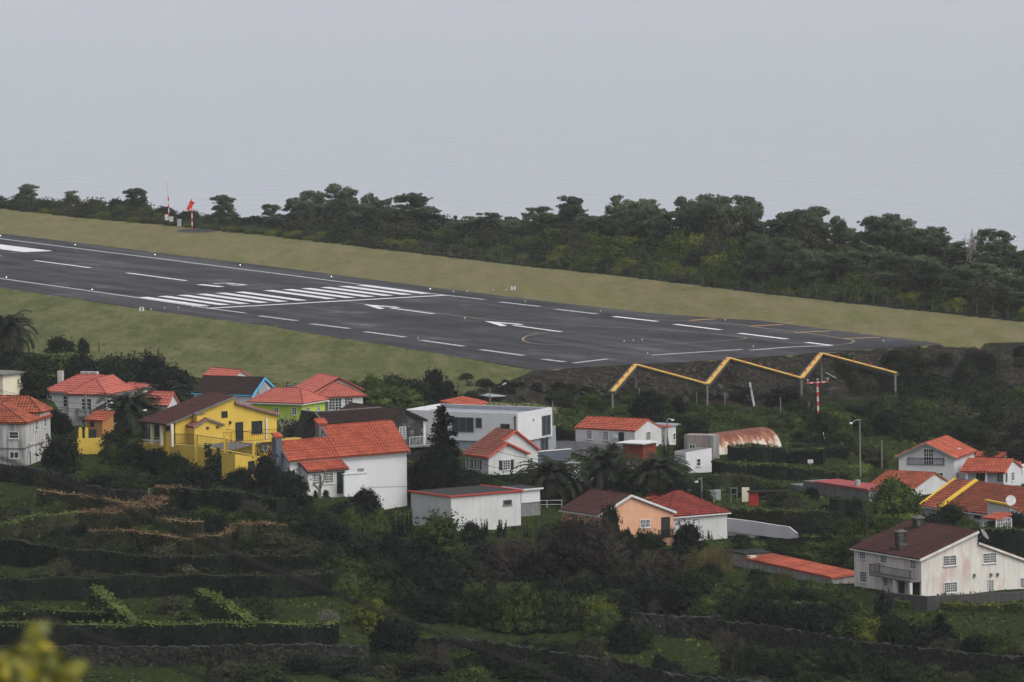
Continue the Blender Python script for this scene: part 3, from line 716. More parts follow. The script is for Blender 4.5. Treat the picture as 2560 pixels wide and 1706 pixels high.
    H.winB(Z2, 122, 790, 195, 985, nx=1, ny=1, frame='yellow', glass='shade', kind='door')  # dark leaf paints the shade inside the veranda doorway
    # kitchen wing
    bd = 1.7; c0 = H.onA(Z2(578, 862), -bd); c1 = H.onA(Z2(902, 838), -bd); apx = H.onA(Z2(720, 775), -bd)
    q = [(c0[0], -bd, -3), (c1[0], -bd, -3), (c1[0], -bd, c1[1]), (apx[0], -bd, apx[1]), (c0[0], -bd, c0[1])]
    H.mesh('wing_wall', MB().ngprism(q, (0, bd+2.2, 0)), M['yellow'])
    sw = (apx[1]-c0[1])/(apx[0]-c0[0]); mb = MB(); o_ = .2
    roofplane(mb, [(c0[0]-o_, -bd-.2, c0[1]-sw*o_+.03), (c0[0]-o_, bd+3, c0[1]-sw*o_+.03), (apx[0], bd+3, apx[1]+.03), (apx[0], -bd-.2, apx[1]+.03)])
    roofplane(mb, [(c1[0]+o_, -bd-.2, c1[1]-sw*o_+.03), (c1[0]+o_, -.02, c1[1]-sw*o_+.03), (apx[0], -.02, apx[1]+.03), (apx[0], -bd-.2, apx[1]+.03)])
    r3 = H.mesh('wing_roof', mb, M['tmid'])
    t = MB(); t.bar((c0[0]-.2, -bd-.24, c0[1]-.1), (apx[0], -bd-.24, apx[1]), .09, .18); t.bar((c1[0]+.2, -bd-.24, c1[1]-.1), (apx[0], -bd-.24, apx[1]), .09, .18); H.mesh('fascia', t, M['concrete'], r3)
    H.mesh('wing_side', MB().box(c0[0]-.01, c0[0]+.2, -bd+.01, 3.2, -3, c0[1]-.05), M['yellow'])
    H.opening('b', Z2(403, 878), Z2(452, 1000), off=c0[0]-.01, nx=1, ny=1, frame='darkgreen', glass='darkgreen')
    a, z = H.onA(Z2(630, 815), -bd+.8); zt = H.onA(Z2(630, 722), -bd+.8)[1]
    m = MB().box(a-.45, a+.45, -bd+.4, -bd+1.2, z-.8, zt); ch = H.mesh('chimney', m, M['yellow']); H.mesh('chimney_cap', MB().box(a-.55, a+.55, -bd+.3, -bd+1.3, zt+.002, zt+.13), M['concrete'], ch)
    H.winA(Z2, 898, 692, 955, 752, nx=1, ny=1, frame='darkgreen', glass='darkgreen', sill=False)
    H.winA(Z2, 1060, 818, 1137, 1032, nx=1, ny=1, frame='darkgreen', glass='darkgreen', kind='door')
    H.winA(Z2, 1246, 804, 1357, 930, nx=2, ny=1, frame='darkgreen', glass='darkgreen')
    u, z = H.onA(Z2(1405, 765)); H.mesh('flue_pipe', MB().box(u-.12, u+.12, -.2, 0, -.6, z), M['trimw'])
    for x, y in ((732, 878), (845, 868)):
        u, z = H.onA(Z2(x, y), -bd); H.mesh('wall_vent', MB().box(u-.18, u+.18, -bd-.08, -bd, z-.16, z+.16), M['tmid'])
    u, z = H.onA(Z2(988, 815)); H.mesh('wall_lamp', MB().box(u-.08, u+.08, -.28, 0, z-.2, z+.2), M['black'])
    # balcony on the gable side
    bo = -1.6; u0, z0 = H.onA(Z2(1005, 1052), bo); u1, _ = H.onA(Z2(1485, 1022), bo)
    H.mesh('balcony', MB().box(u0, La+2.6, bo, -.0, z0-.2, z0), M['yellow'])
    H.railing([(u0-2.1, bo, z0), (u0, bo, z0), (La, bo, z0), (La+2.5, bo, z0)], 1.35, 'black', .26)
    u, z = H.onA(Z2(1388, 1107)); m = MB().box(u-.5, u+.5, -.35, 0, z-.38, z+.38); o = H.mesh('air_conditioner', m, M['trimw']); H.mesh('fan_grille', MB().tube([(u-.1, -.36, z), (u-.1, -.40, z)], .27, 14), M['trimg'], o)
    # ---- terrace in front of the yellow house
    Yt = 682
    tp = [Z2(-60, 1045), Z2(80, 1050), Z2(605, 1082), Z2(942, 1133), Z2(1272, 1200), Z2(1345, 1218)]
    Ys = [700, 697, 683, 677, 671, 670]
    P = [D(p[0], p[1], y) for p, y in zip(tp, Ys)]
    R0 = empty('terrace_wall', P[2]-Vector((0, 0, 3)), 0, 'yellow retaining wall with pillars and black railing in front of the brown roofed yellow house', 'wall')
    o3 = P[2]-Vector((0, 0, 3)); P = [p-o3 for p in P]
    m = MB()
    for a, b in zip(P[:-1], P[1:]):
        d = (b-a).normalized(); nn = Vector((-d.y, d.x, 0)).normalized()*.3
        m.quad([a, b, b-Vector((0, 0, 7)), a-Vector((0, 0, 7))][::-1]); m.quad([a, b, b+nn, a+nn]); m.quad([a+nn, b+nn, b+nn-Vector((0, 0, 7)), a+nn-Vector((0, 0, 7))])
    m.build('wall', M['yellow'], R0)
    for k, nm in ((0, 'terrace_floor'),):
        f = MB(); f.quad([P[0]+Vector((0, 6, -.15)), P[1]+Vector((0, .2, -.15)), P[2]+Vector((0, .2, -.15)), P[3]+Vector((0, .2, -.15)), P[3]+Vector((4, 10, -.15))]); f.build(nm, M['concrete'], R0)
    for a, b in zip(P[:-1], P[1:]):
        r = MB(); n = max(2, int((b-a).length/.3)); h = 1.3
        r.bar(a+Vector((0, 0, h)), b+Vector((0, 0, h)), .06); r.bar(a+Vector((0, 0, .15)), b+Vector((0, 0, .15)), .05)
        for i in range(n+1):
            x = a.lerp(b, i/n); r.bar(x+Vector((0, 0, .1)), x+Vector((0, 0, h)), .035)
        r.build('railing', M['black'], R0)
    for p in (P[2], P[3], P[4]) + (D(*Z2(283, 1063), 691)-o3,):
        q = MB().box(p.x-.22, p.x+.22, p.y-.22, p.y+.22, p.z-2, p.z+1.45); q.ball((p.x, p.y, p.z+1.52), .2, 8, 5, .8); q.build('pillar', M['yellow'], R0)
    H = House('yellow_cellar', 'low yellow outbuilding with dark green door under the terrace railing', 'outbuilding', Z2(1050, 1180), 880+1400*.21683, 668, 35, Z2(1340, 0)[0], Z2(960, 0)[0], pad=False)
    z2 = H.onA(Z2(1340, 1225))[1]
    H.mesh('wall', MB().ngprism([(0, 0, -2), (H.La, 0, -2), (H.La, 0, z2), (0, 0, H.he)], (0, 3, 0)), M['yellow'])
    H.winA(Z2, 1205, 1268, 1268, 1400, nx=1, ny=1, frame='darkgreen', glass='darkgreen', kind='door')
    # ---- big white house, red roof, centre left
    H = House('tall_red_roof_house', 'tall white house with large bright red stepped roof and front porch', 'house', Z3(175, 978), 900+1500*.25516, 668, 37, Z3(1318, 0)[0], Z3(75, 0)[0], pad=False)
    for qp in ((Z3(560, 1335), 662), (Z3(420, 1335), 664)): q_ = D(*qp[0], qp[1]); PADS.append((q_.x, q_.y, 2, q_.z))
    for qx_ in (1000, 1150, 1290): q_ = D(*Z3(qx_, 1500), 672); PADS.append((q_.x, q_.y, 3.5, q_.z))
    he, La = H.he, H.La; b1, z1 = H.onB(Z3(72, 803)); aj = H.onA(Z3(545, 900))[0]
    b2, z2 = H.onB(Z3(1160, 603), La); sl = (z1-he)/b1; b2 = (z2-he)/sl
    for a_ in [x*.1 for x in range(0, 150)]:
        if proj(H.W(a_, b1, z1))[0] >= Z3(545, 0)[0]: aj = a_; break
    def prof(a, bb, zz, bk): return [(a, 0, -3), (a, bk, -3), (a, bk, he), (a, bb, zz), (a, 0, he)]
    H.mesh('wall', MB().ngprism(prof(0, b1, z1, 2*b1), (aj, 0, 0)), M['white'])
    H.mesh('main_wall', MB().ngprism(prof(aj+.003, b2, z2, 2*b2), (La-aj, 0, 0)), M['whitec'])
    mb = MB(); ov = .25; ez = he-sl*ov+.04
    # front slope, low part then high part
    aj2 = H.onB(Z3(545, 780), 0)[0]
    A1 = None
    for a_ in [x*.1 for x in range(0, 150)]:
        P_ = proj(H.W(a_, b1, z1))
        if P_[0] >= Z3(545, 0)[0]: A1 = a_; break
    A1 = A1 or aj
    roofplane(mb, [(-.3, -ov, ez), (A1, -ov, ez), (A1, b1, z1+.04), (-.3, b1, z1+.04)], rib=.44, amp=.12)
    roofplane(mb, [(A1+.002, -ov, ez), (La+.3, -ov, ez), (La+.3, b2, z2+.04), (A1+.002, b2, z2+.04)], rib=.44, amp=.12)
    roofplane(mb, [(-.3, 2*b1+ov, ez), (A1, 2*b1+ov, ez), (A1, b1, z1+.04), (-.3, b1, z1+.04)], rib=.44)
    roofplane(mb, [(A1, 2*b2+ov, ez), (La+.3, 2*b2+ov, ez), (La+.3, b2, z2+.04), (A1, b2, z2+.04)], rib=.44)
    ro = H.mesh('roof', mb, M['tred'])
    t = MB(); k = .12
    t.bar((-.36, -ov, ez-.1), (-.36, b1, z1-.06), k, .24); t.bar((A1-.06, b1, z1+.10), (A1-.06, b2, z2-.02), k, .24); t.bar((La+.36, -ov, ez-.1), (La+.36, b2, z2-.06), k, .24)
    t.bar((-.3, -ov-.05, ez-.16), (La+.3, -ov-.05, ez-.16), .1, .12); H.mesh('fascia', t, M['concrete'], ro)
    H.mesh('gable_wall', MB().ngprism([(A1+.01, b1, z1-.5), (A1+.01, 2*b2-b1, z1-.5), (A1+.01, b2, z2)], (.2, 0, 0)), M['whited'])
    # red capped chimneys
    u, z = H.onB(Z3(40, 760), -.8); H.mesh('chimney', MB().box(-1.2, -.35, u-.55, u+.35, -3, z), M['slate'])
    c = MB(); roofplane(c, [(-1.35, u-.65, z+.02), (-.25, u-.65, z+.02), (-.25, u+.2, z+.5), (-1.35, u+.2, z+.5)], rib=.3); H.mesh('chimney_cap', c, M['tred'])
    zc = H.onB(Z3(475, 628), A1)[1]; uc = H.onB(Z3(475, 628), A1)[0]
    H.mesh('rear_chimney', MB().box(A1-.5, A1+.4, uc-.4, uc+.4, z1, zc), M['concrete'])
    c = MB(); roofplane(c, [(A1-.75, uc-.6, zc+.02), (A1+.65, uc-.6, zc+.02), (A1+.65, uc+.3, zc+.6), (A1-.75, uc+.3, zc+.6)], rib=.3); H.mesh('chimney_cap', c, M['tred'])
    # porch
    bd = 1.7; p0 = H.onA(Z3(352, 1088), -bd); p1 = H.onA(Z3(722, 1062), -bd); zt = H.onA(Z3(270, 1000))[1]+.05
    hp = p0[1]
    H.mesh('porch_wall', MB().ngprism([(p0[0], -bd, -3), (p0[0], -bd, hp), (p0[0], 0, zt-.1), (p0[0], 0, -3)], (p1[0]-p0[0], 0, 0)), M['white'])
    mb = MB(); roofplane(mb, [(p0[0]-.2, -bd-.25, hp-.08), (p1[0]+.2, -bd-.25, hp-.08), (p1[0]+.2, -.01, zt), (p0[0]-.2, -.01, zt)], rib=.44, amp=.12)
    pr = H.mesh('porch_roof', mb, M['tred']); t = MB(); t.bar((p0[0]-.25, -bd-.3, hp-.18), (p0[0]-.25, 0, zt-.06), .1, .2); t.bar((p1[0]+.25, -bd-.3, hp-.18), (p1[0]+.25, 0, zt-.06), .1, .2); t.bar((p0[0]-.2, -bd-.3, hp-.2), (p1[0]+.2, -bd-.3, hp-.2), .1, .14); H.mesh('fascia', t, M['darkgreen'], pr)
    H.winA(Z3, 402, 1122, 474, 1215, off=-bd, nx=4, ny=4); H.winA(Z3, 516, 1110, 596, 1205, off=-bd, nx=4, ny=4)
    for (x0, y0, x1_, y1) in ((402, 1122, 474, 1215), (516, 1110, 596, 1205)): pass
    H.winA(Z3, 640, 1102, 703, 1300, off=-bd, nx=3, ny=3, kind='door', frame='darkgreen', glass='darkgreen', bars=.05)
    H.winA(Z3, 840, 1064, 897, 1110, nx=3, ny=3)
    H.winB(Z3, 85, 875, 103, 945, nx=2, ny=3)
    bb = -3.2; q0 = H.onA(Z3(706, 1135), bb); q1 = H.onA(Z3(940, 1115), bb); q2 = H.onA(Z3(720, 1330), bb)
    m = MB().box(q0[0], q1[0], bb, bb+.25, q2[1]-2.5, q0[1]); m.box(q0[0]-.1, q1[0]+.1, bb-.1, bb+.35, q0[1]+.12, q0[1]+.22)
    for i in range(6):
        x = q0[0]+(q1[0]-q0[0])*(i+.3)/6; m.box(x-.08, x+.08, bb+.02, bb+.2, q0[1], q0[1]+.12)
    H.mesh('garden_wall', m, M['whitec'])
    a0, z0 = H.onA(Z3(880, 1250)); H.mesh('cable', MB().tube([(a0, -.03, z0), (La, -.03, H.onA(Z3(1320, 1240))[1])], .02, 4), M['trimg'])
    # ---- dark stone house behind it
    H = House('stone_house', 'dark stone house with black brown roof and white balcony rail', 'house', Z3(1120, 600), 900+1000*.25516, 702, 34, Z3(1500, 0)[0], Z3(900, 0)[0])
    ap = H.onA(Z3(1285, 492)); zr = H.onA(Z3(1500, 590))[1]
    H.gableA(M['stone'], M['tdark'], 0, H.La, 0, max(H.Lb, 12), ap, zr=zr, ov=.3)
    # side wing with its ridge across
    bf = .6; e0 = H.onA(Z3(540, 632), bf); e1 = H.onA(Z3(975, 606), bf); rg = H.onB(Z3(445, 520), e0[0])
    rb, rz = rg
    H.mesh('wing_wall', MB().ngprism([(e0[0], bf, -2), (e0[0], bf, e0[1]), (e0[0], rb, rz), (e0[0], 2*rb-bf, e0[1]), (e0[0], 2*rb-bf, -2)], (-e0[0]-.005, 0, 0)), M['stone'])
    mb = MB(); roofplane(mb, [(e0[0]-.3, bf-.2, e0[1]), (1.0, bf-.2, e0[1]), (1.0, rb, rz+.05), (e0[0]-.3, rb, rz+.05)]); roofplane(mb, [(e0[0]-.3, 2*rb-bf+.2, e0[1]), (1.0, 2*rb-bf+.2, e0[1]), (1.0, rb, rz+.05), (e0[0]-.3, rb, rz+.05)])
    ro = H.mesh('wing_roof', mb, M['tdark']); t = MB(); t.bar((e0[0]-.36, bf-.25, e0[1]-.03), (e0[0]-.36, rb, rz+.03), .12, .2); t.bar((e0[0]-.3, rb, rz+.14), (1, rb, rz+.14), .3, .14); H.mesh('ridge_tiles', t, M['concrete'], ro)
    H.winA(Z3, 1250, 662, 1308, 770, nx=4, ny=5, kind='door', frame='trimw', glass='glass')
    u0, z0 = H.onA(Z3(1295, 845)); u1, _ = H.onA(Z3(1480, 845), -1.3)
    H.mesh('balcony', MB().box(u0, H.La+1.3, -1.3, 0, z0-.15, z0), M['concrete'])
    H.railing([(u0, -1.25, z0), (H.La-.3, -1.25, z0), (H.La+1.2, -1.25, z0), (H.La+1.2, 2, z0)], 1.2, 'trimw', .2)
    m = MB(); m.box(H.La-.28, H.La+.02, -.03, 0, z0, zr); H.mesh('corner_board', m, M['trimw'])
    # ---- dark steep shed roof beside it
    H = House('dark_shed', 'dark mossy steep roofed shed behind the pollarded trees', 'shed', Z3(395, 770), 900+800*.25516, 700, 36, Z3(470, 0)[0], Z3(222, 0)[0], pad=False)
    b, z = H.onA(Z3(450, 520)); 
    mb = MB(); w1 = H.La*1.0
    roofplane(mb, [(0, 0, H.he), (0, H.Lb, H.he), (w1, H.Lb, z), (w1, 0, z)], rib=.5); H.mesh('roof', mb, M['bitumen'])
    H.mesh('wall', MB().ngprism([(0.1, .1, -2), (w1+.5, .1, -2), (w1, .1, z-.15), (.1, .1, H.he-.1)], (0, H.Lb-.2, 0)), M['stone'])
    t = MB(); t.bar((w1, -.1, z+.05), (w1, H.Lb+.1, z+.05), .4, .12); H.mesh('ridge', t, M['concrete'])
    # ---- yellow wall and trellis between
    H = House('yellow_trellis_wall', 'yellow garden wall with pointed pillars and lattice right of the tall red roof house', 'wall', Z3(1330, 1200), 900+1400*.25516, 682, 8, Z3(1572, 0)[0], Z3(1330, 0)[0]-1, pad=False)
    H.mesh('wall', MB().ngprism([(-2, 0, -3), (H.La, 0, -3), (H.La, 0, H.onA(Z3(1572, 1250))[1]), (-2, 0, H.he)], (0, 1.2, 0)), M['yellow'])
    for x in (1375, 1510, 1558):
        u, z = H.onA(Z3(x, 1132)); u, zb = H.onA(Z3(x, 1235)); m = MB().box(u-.2, u+.2, .1, .5, zb-.5, z); m.ball((u, .3, z+.12), .17, 8, 5, 1.5); H.mesh('pillar', m, M['yellow'])
    m = MB(); u0, z0 = H.onA(Z3(1330, 1150)); u1, z1 = H.onA(Z3(1500, 1215))
    for i in range(14):
        x = u0+(u1-u0)*i/13; m.bar((x, .3, z1), (x+.7, .3, z0-.1), .05); m.bar((x+.7, .3, z1), (x, .3, z0-.1), .05)
    H.mesh('lattice', m, M['tbrown'])
    # ---- modern white house
    H = House('modern_house', 'modern white flat roofed house with grey parapet and tall dark windows', 'house', Z4(1152, 291), 960+725*.25516, 752, 62, Z4(1490, 0)[0], Z4(40, 0)[0])
    he, La, Lb = H.he, H.La, H.Lb; zb = H.onA(Z4(1490, 512))[1]; t_ = .3
    H.walls(M['whitec'], z0=zb, h=he-.62)
    m = MB()
    m.box(0, La, 0, t_, he-.62, he); m.box(0, La, Lb-t_, Lb, he-.62, he); m.box(0, t_, t_, Lb-t_, he-.62, he); m.box(La-t_, La, t_, Lb-t_, he-.62, he)
    H.mesh('parapet', m, M['whitec'])
    H.mesh('roof', MB().box(t_+.002, La-t_-.002, t_+.002, Lb-t_-.002, he-.66, he-.57), M['greymod'])
    m = MB().box(La-t_-.03, La-t_-.002, t_, Lb-t_, he-.6, he-.03); H.mesh('parapet_lining', m, M['greymod'])
    H.walls(M['greymod'], a0=.25, a1=La+1.6, b0=.3, b1=Lb, z0=-2.5, h=zb, name='lower_wall')
    H.walls(M['greymod'], a0=La+.0, a1=La+1.6, b0=.32, b1=Lb-.2, z0=zb+.003, h=H.onA(Z4(1510, 418))[1], name='rear_volume')
    H.winB(Z4, 512, 332, 720, 468, nx=3, ny=1, frame='trimg', sill=False, glass='glassd'); H.winB(Z4, 745, 338, 800, 428, nx=1, ny=1, frame='trimg', sill=False, glass='glassd')
    H.winB(Z4, 988, 397, 1073, 442, nx=1, ny=1, frame='trimg', sill=False, glass='glassd')
    H.winA(Z4, 1390, 314, 1472, 498, nx=2, ny=1, frame='trimg', sill=False, glass='glassd')
    H.winA(Z4, 1378, 532, 1448, 652, off=.3, nx=2, ny=1, frame='trimg', sill=False, glass='glassd', kind='door')
    u, z = H.onB(Z4(1130, 335)); u, zz = H.onB(Z4(1130, 520)); H.mesh('downpipe', MB().box(-.1, 0, u-.07, u+.07, zz, z).box(-.14, 0, u-.14, u+.14, z, z+.2), M['black'])
    u, z = H.onA(Z4(1305, 354)); H.mesh('wall_lamp', MB().box(u-.13, u+.13, -.1, 0, z-.13, z+.13), M['trimg'])
    H = House('slate_garden_wall', 'slate grey garden wall with pale coping beside the modern house', 'wall', Z4(1342, 668), 960+790*.25516, 738, 35, Z5(185, 0)[0], Z4(1300, 0)[0])
    z2 = H.onA(Z5(185, 622))[1]
    H.mesh('wall', MB().ngprism([(0, 0, -2), (H.La, 0, -2), (H.La, 0, H.he), (0, 0, H.he)], (0, .4, 0)), M['slate']); H.mesh('coping', MB().box(-.05, H.La+.05, -.06, .46, H.he+.002, H.he+.09), M['trimw'])
    # ---- white house with red trimmed stepped gables
    H = House('stepped_gable_house', 'white house with brownish red roof, two stepped gables and black shutters', 'house', Z4(867, 712), 960+905*.25516, 712, 34, Z4(1245, 0)[0], Z4(640, 0)[0])
    he, La, Lb = H.he, H.La, H.Lb; ap = H.onA(Z4(1040, 582)); bs = 1.4
    zr1 = H.onA(Z4(1240, 680))[1]
    r2 = H.onA(Z4(1350, 640), bs); ap2 = H.onA(Z4(1035, 470), bs); sl = (ap[1]-he)/ap[0]
    a2 = (ap2[1]-he)/sl
    wm = M['white']
    H.mesh('wall', MB().ngprism([(0, 0, -2), (La, 0, -2), (La, 0, zr1), (ap[0], 0, ap[1]), (0, 0, he)], (0, bs-.002, 0)), wm)
    H.mesh('rear_wall', MB().ngprism([(0, bs, -2), (r2[0], bs, -2), (r2[0], bs, r2[1]), (a2, bs, ap2[1]), (0, bs, he)], (0, Lb-bs, 0)), wm)
    mb = MB(); ov = .25; ez = he-sl*ov+.05
    roofplane(mb, [(-ov, -ov, ez), (-ov, bs-.2, ez), (ap[0], bs-.2, ap[1]+.05), (ap[0], -ov, ap[1]+.05)], rib=.35)
    roofplane(mb, [(-ov, bs-.19, ez), (-ov, Lb+.3, ez), (a2, Lb+.3, ap2[1]+.05), (a2, bs-.19, ap2[1]+.05)], rib=.35)
    ro = H.mesh('roof', mb, M['tmid'])
    mb = MB(); s1 = (ap[1]-zr1)/(La-ap[0]); s2 = (ap2[1]-r2[1])/(r2[0]-a2)
    roofplane(mb, [(La+ov, -ov, zr1-s1*ov+.05), (La+ov, bs, zr1-s1*ov+.05), (ap[0], bs, ap[1]+.05), (ap[0], -ov, ap[1]+.05)], rib=.35)
    roofplane(mb, [(r2[0]+ov, bs-.19, r2[1]-s2*ov+.05), (r2[0]+ov, Lb+.3, r2[1]-s2*ov+.05), (a2, Lb+.3, ap2[1]+.05), (a2, bs-.19, ap2[1]+.05)], rib=.35)
    H.mesh('right_roof', mb, M['tredd'])
    t = MB()
    for p, q in (((-ov, -ov-.05, ez), (ap[0], -ov-.05, ap[1]+.06)), ((La+ov, -ov-.05, zr1-s1*ov+.04), (ap[0], -ov-.05, ap[1]+.06)), ((ap[0]+.2, bs-.25, ap[1]+sl*.2+.1), (a2, bs-.25, ap2[1]+.06)), ((r2[0]+ov, bs-.25, r2[1]-s2*ov+.04), (a2, bs-.25, ap2[1]+.06)), ((-ov-.06, -ov, ez+.02), (-ov-.06, Lb+.3, ez+.02))):
        t.bar(p, q, .22, .2)
    H.mesh('verge_tiles', t, M['trimr'], ro)
    H.winA(Z4, 1008, 750, 1076, 838, nx=3, ny=4, shutters=(-1, 1)); H.winA(Z4, 1228, 738, 1270, 818, off=bs, nx=2, ny=4, shutters=(1,))
    H.winB(Z4, 752, 746, 780, 832, nx=2, ny=4, shutters=(-1, 1)); H.winB(Z4, 672, 738, 698, 822, nx=2, ny=4, shutters=(-1, 1))
    H.mesh('plinth', MB().box(-.05, La+.05, -.05, 0, -2, .0), M['slate']); u, z = H.onB(Z4(650, 910)); H.mesh('side_plinth', MB().box(-.06, 0, 0, Lb, -2, .25), M['slate'])
    # ---- flat roofed white house in front
    H = House('flat_roof_house', 'white house with flat black felt roof and red tile edging', 'house', Z4(500, 1113), 960+1460*.25516, 650, 35, Z4(1182, 0)[0], Z4(106, 0)[0])
    he, La, Lb = H.he, H.La, H.Lb
    H.walls(M['white'])
    H.mesh('roof', MB().box(-.15, La+.15, -.15, Lb+.15, he, he+.1), M['bitumen'])
    t = MB()
    t.bar((-.22, -.2, he+.12), (-.22, Lb+.2, he+.12), .2, .18); t.bar((La+.2, -.2, he+.12), (La+.2, Lb+.2, he+.12), .2, .16)
    n = int(La/.4)
    for i in range(n+1): x = i*La/n; t.tube([(x, -.34, he+.08), (x, .1, he+.12)], .11, 6)
    H.mesh('tile_edging', t, M['trimr'])
    H.winA(Z4, 1016, 1143, 1090, 1180, nx=1, ny=1, frame='concrete', glass='shade')
    L3 = H.solve(Z4(1376, 0)[0], 1)
    H.walls(M['whitec'], a0=La+.16, a1=L3, b0=.1, b1=4, h=he+.05, z0=H.onA(Z4(1280, 1290))[1], name='annex_wall')
    H.mesh('annex_roof', MB().box(La+.3, L3+.3, -.2, 4.3, he+.1, he+.28), M['trimw']); H.mesh('annex_felt', MB().box(La+.4, L3+.2, -.1, 4.2, he+.281, he+.31), M['bitumen'])
    H.opening('a', Z4(1186, 1166), Z4(1368, 1286), off=.1, nx=2, ny=1, frame='trimg', glass='trimg', sill=False)
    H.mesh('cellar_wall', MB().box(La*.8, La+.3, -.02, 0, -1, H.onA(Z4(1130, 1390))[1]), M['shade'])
    # ---- low white cottage right of the modern house
    H = House('cottage', 'low white cottage with clean red roof above the brown plank shed', 'house', Z5(812, 460), 960+612*.25516, 766, 56, Z5(1072, 0)[0], Z5(230, 0)[0])
    ap = H.onA(Z5(940, 350))
    H.gableA(M['white'], M['tred'], 0, H.La, 0, H.Lb, ap, zr=H.onA(Z5(1072, 425))[1], ov=.12, rib=.8, amp=.05)
    for x0, x1, y0, y1 in ((345, 390, 460, 538), (503, 550, 470, 547)): H.winB(Z5, x0, y0, x1, y1, nx=3, ny=4)
    H.winB(Z5, 660, 480, 702, 580, nx=1, ny=1, kind='door', frame='darkgreen', glass='darkgreen'); H.winA(Z5, 922, 474, 962, 548, nx=3, ny=4)
    u, z = H.onB(Z5(625, 520)); H.mesh('meter_box', MB().box(-.3, 0, u-.3, u+.3, z-.2, z+.25), M['trimw'])
    H = House('small_annex', 'small white flat shed between the cottage and the rusty hangar', 'shed', Z5(1115, 425), 960+640*.25516, 772, 60, Z5(1212, 0)[0], Z5(1075, 0)[0])
    H.walls(M['white'], b1=H.Lb); mb = MB(); H.mesh('roof', MB().box(-.2, H.La*.5, -.2, H.Lb+.2, H.he, H.he+.14), M['trimr']); H.mesh('rear_roof', MB().box(H.La*.5+.01, H.La+1, -.2, H.Lb+3, H.he+.0, H.he+.2), M['greymod'])
    H.winA(Z5, 1186, 488, 1206, 545, nx=1, ny=2)
    # ---- brown plank shed
    H = House('plank_shed', 'reddish brown plank shed on posts with pale flat roof', 'shed', Z5(890, 594), 960+745*.25516, 737, 58, Z5(1020, 0)[0], Z5(692, 0)[0])
    m = MB(); nrow = 9
    for i in range(nrow):
        z0 = H.he*i/nrow; m.box(0, H.La, 0, H.Lb, z0+.01, z0+H.he/nrow-.02)
    m.box(.03, H.La-.03, .03, H.Lb-.03, 0, H.he); H.mesh('wall', m, M['wood'])
    H.mesh('roof', MB().box(-.35, H.La+.4, -.35, H.Lb+.9, H.he+.01, H.he+.14), M['trimw'])
    for a, b in ((.1, .1), (H.La-.1, .1), (.1, H.Lb-.1)): H.mesh('post', MB().box(a-.08, a+.08, b-.08, b+.08, -2.2, 0), M['poled'])
    # ---- rusty barrel hangar
    H = House('rusty_hangar', 'rusty white barrel roofed metal hangar', 'hangar', Z6(392, 738), 960+738*.25516, 748, 50, Z6(1000, 0)[0], Z6(300, 0)[0])
    R_ = 3.15; m = MB(); NL, NA = 26, 18; Lh = H.La
    for j in range(NA):
        t0, t1 = PI*j/NA, PI*(j+1)/NA
        for i in range(NL):
            a0, a1 = -2.2+(Lh+2.2)*i/NL, -2.2+(Lh+2.2)*(i+1)/NL
            f = lambda t, k: (R_-R_*math.cos(t), R_*.98*math.sin(t))
            (b0, z0), (b1_, z1) = f(t0, 0), f(t1, 0)
            m.quad([(a0, b0, z0), (a1, b0, z0), (a1, b1_, z1), (a0, b1_, z1)], [(a0+40, R_*t0), (a1+40, R_*t0), (a1+40, R_*t1), (a0+40, R_*t1)])
    H.mesh('barrel_roof', m, M['rust'])
    for nm, a in (('end_wall', 0.02), ('far_end_wall', Lh-.2)):
        e = MB(); e.ngprism([(a, R_-R_*.99*math.cos(PI*j/NA), R_*.97*math.sin(PI*j/NA)) for j in range(NA+1)], (.15, 0, 0)); H.mesh(nm, e, M['greyd'])
    H.mesh('plinth', MB().box(-.05, Lh, -.1, 0, -2, .35), M['concrete'])
    # ---- old grey wall building
    H = House('grey_ruin', 'crumbling grey walled building with one white window beside the rusty hangar', 'building', Z6(328, 507), 960+740*.25516, 742, 66, Z6(385, 0)[0], Z6(40, 0)[0])
    H.walls(M['greyd']); H.winB(Z6, 98, 598, 148, 650, nx=2, ny=1); H.mesh('blocked_window', MB().box(-.03, 0, H.onB(Z6(260, 620))[0], H.onB(Z6(205, 620))[0], H.onB(Z6(230, 650))[1], H.onB(Z6(230, 605))[1]), M['concrete'])
    # ---- small white house in front
    H = House('small_white_house', 'small plain white house with one window below the grey ruin', 'house', Z6(57, 674), 960+880*.25516, 722, 32, Z6(310, 0)[0], Z6(-55, 0)[0])
    z2 = H.onA(Z6(310, 632))[1]
    H.mesh('wall', MB().prism([(0, 0), (H.La, 0), (H.La, H.Lb), (0, H.Lb)], -2, [H.he, z2, z2, H.he]), M['whitec']); H.mesh('roof', MB().prism([(.1, .2), (H.La-.1, .2), (H.La-.1, H.Lb), (.1, H.Lb)], H.he-.4, [H.he+.02, z2+.02, z2+.02, H.he+.02]), M['concrete'])
    H.winA(Z6, 164, 738, 198, 800, nx=1, ny=2)
    # ---- salmon house
    H = House('salmon_house', 'salmon gabled house with dark brown roof and white verge', 'house', Z5(460, 1285), 960+1600*.25516, 660, 33, Z5(1190, 0)[0], Z5(100, 0)[0])
    ap = H.onA(Z5(765, 1092)); zr = H.onA(Z5(1188, 1252))[1]
    H.gableA(M['salmon'], M['tbrown'], 0, H.La, 0, H.Lb, ap, zr=zr, ov=.25, trim=M['trimw'])
    H.winA(Z5, 868, 1333, 955, 1402, nx=6, ny=2); H.winA(Z5, 1068, 1305, 1158, 1505, kind='opening')
    u, z = H.onA(Z5(1112, 1430)); H.railing([(u-1.0, -.06, z-1.0), (u+1.0, -.06, z-1.0)], 1.0, 'black', .15)
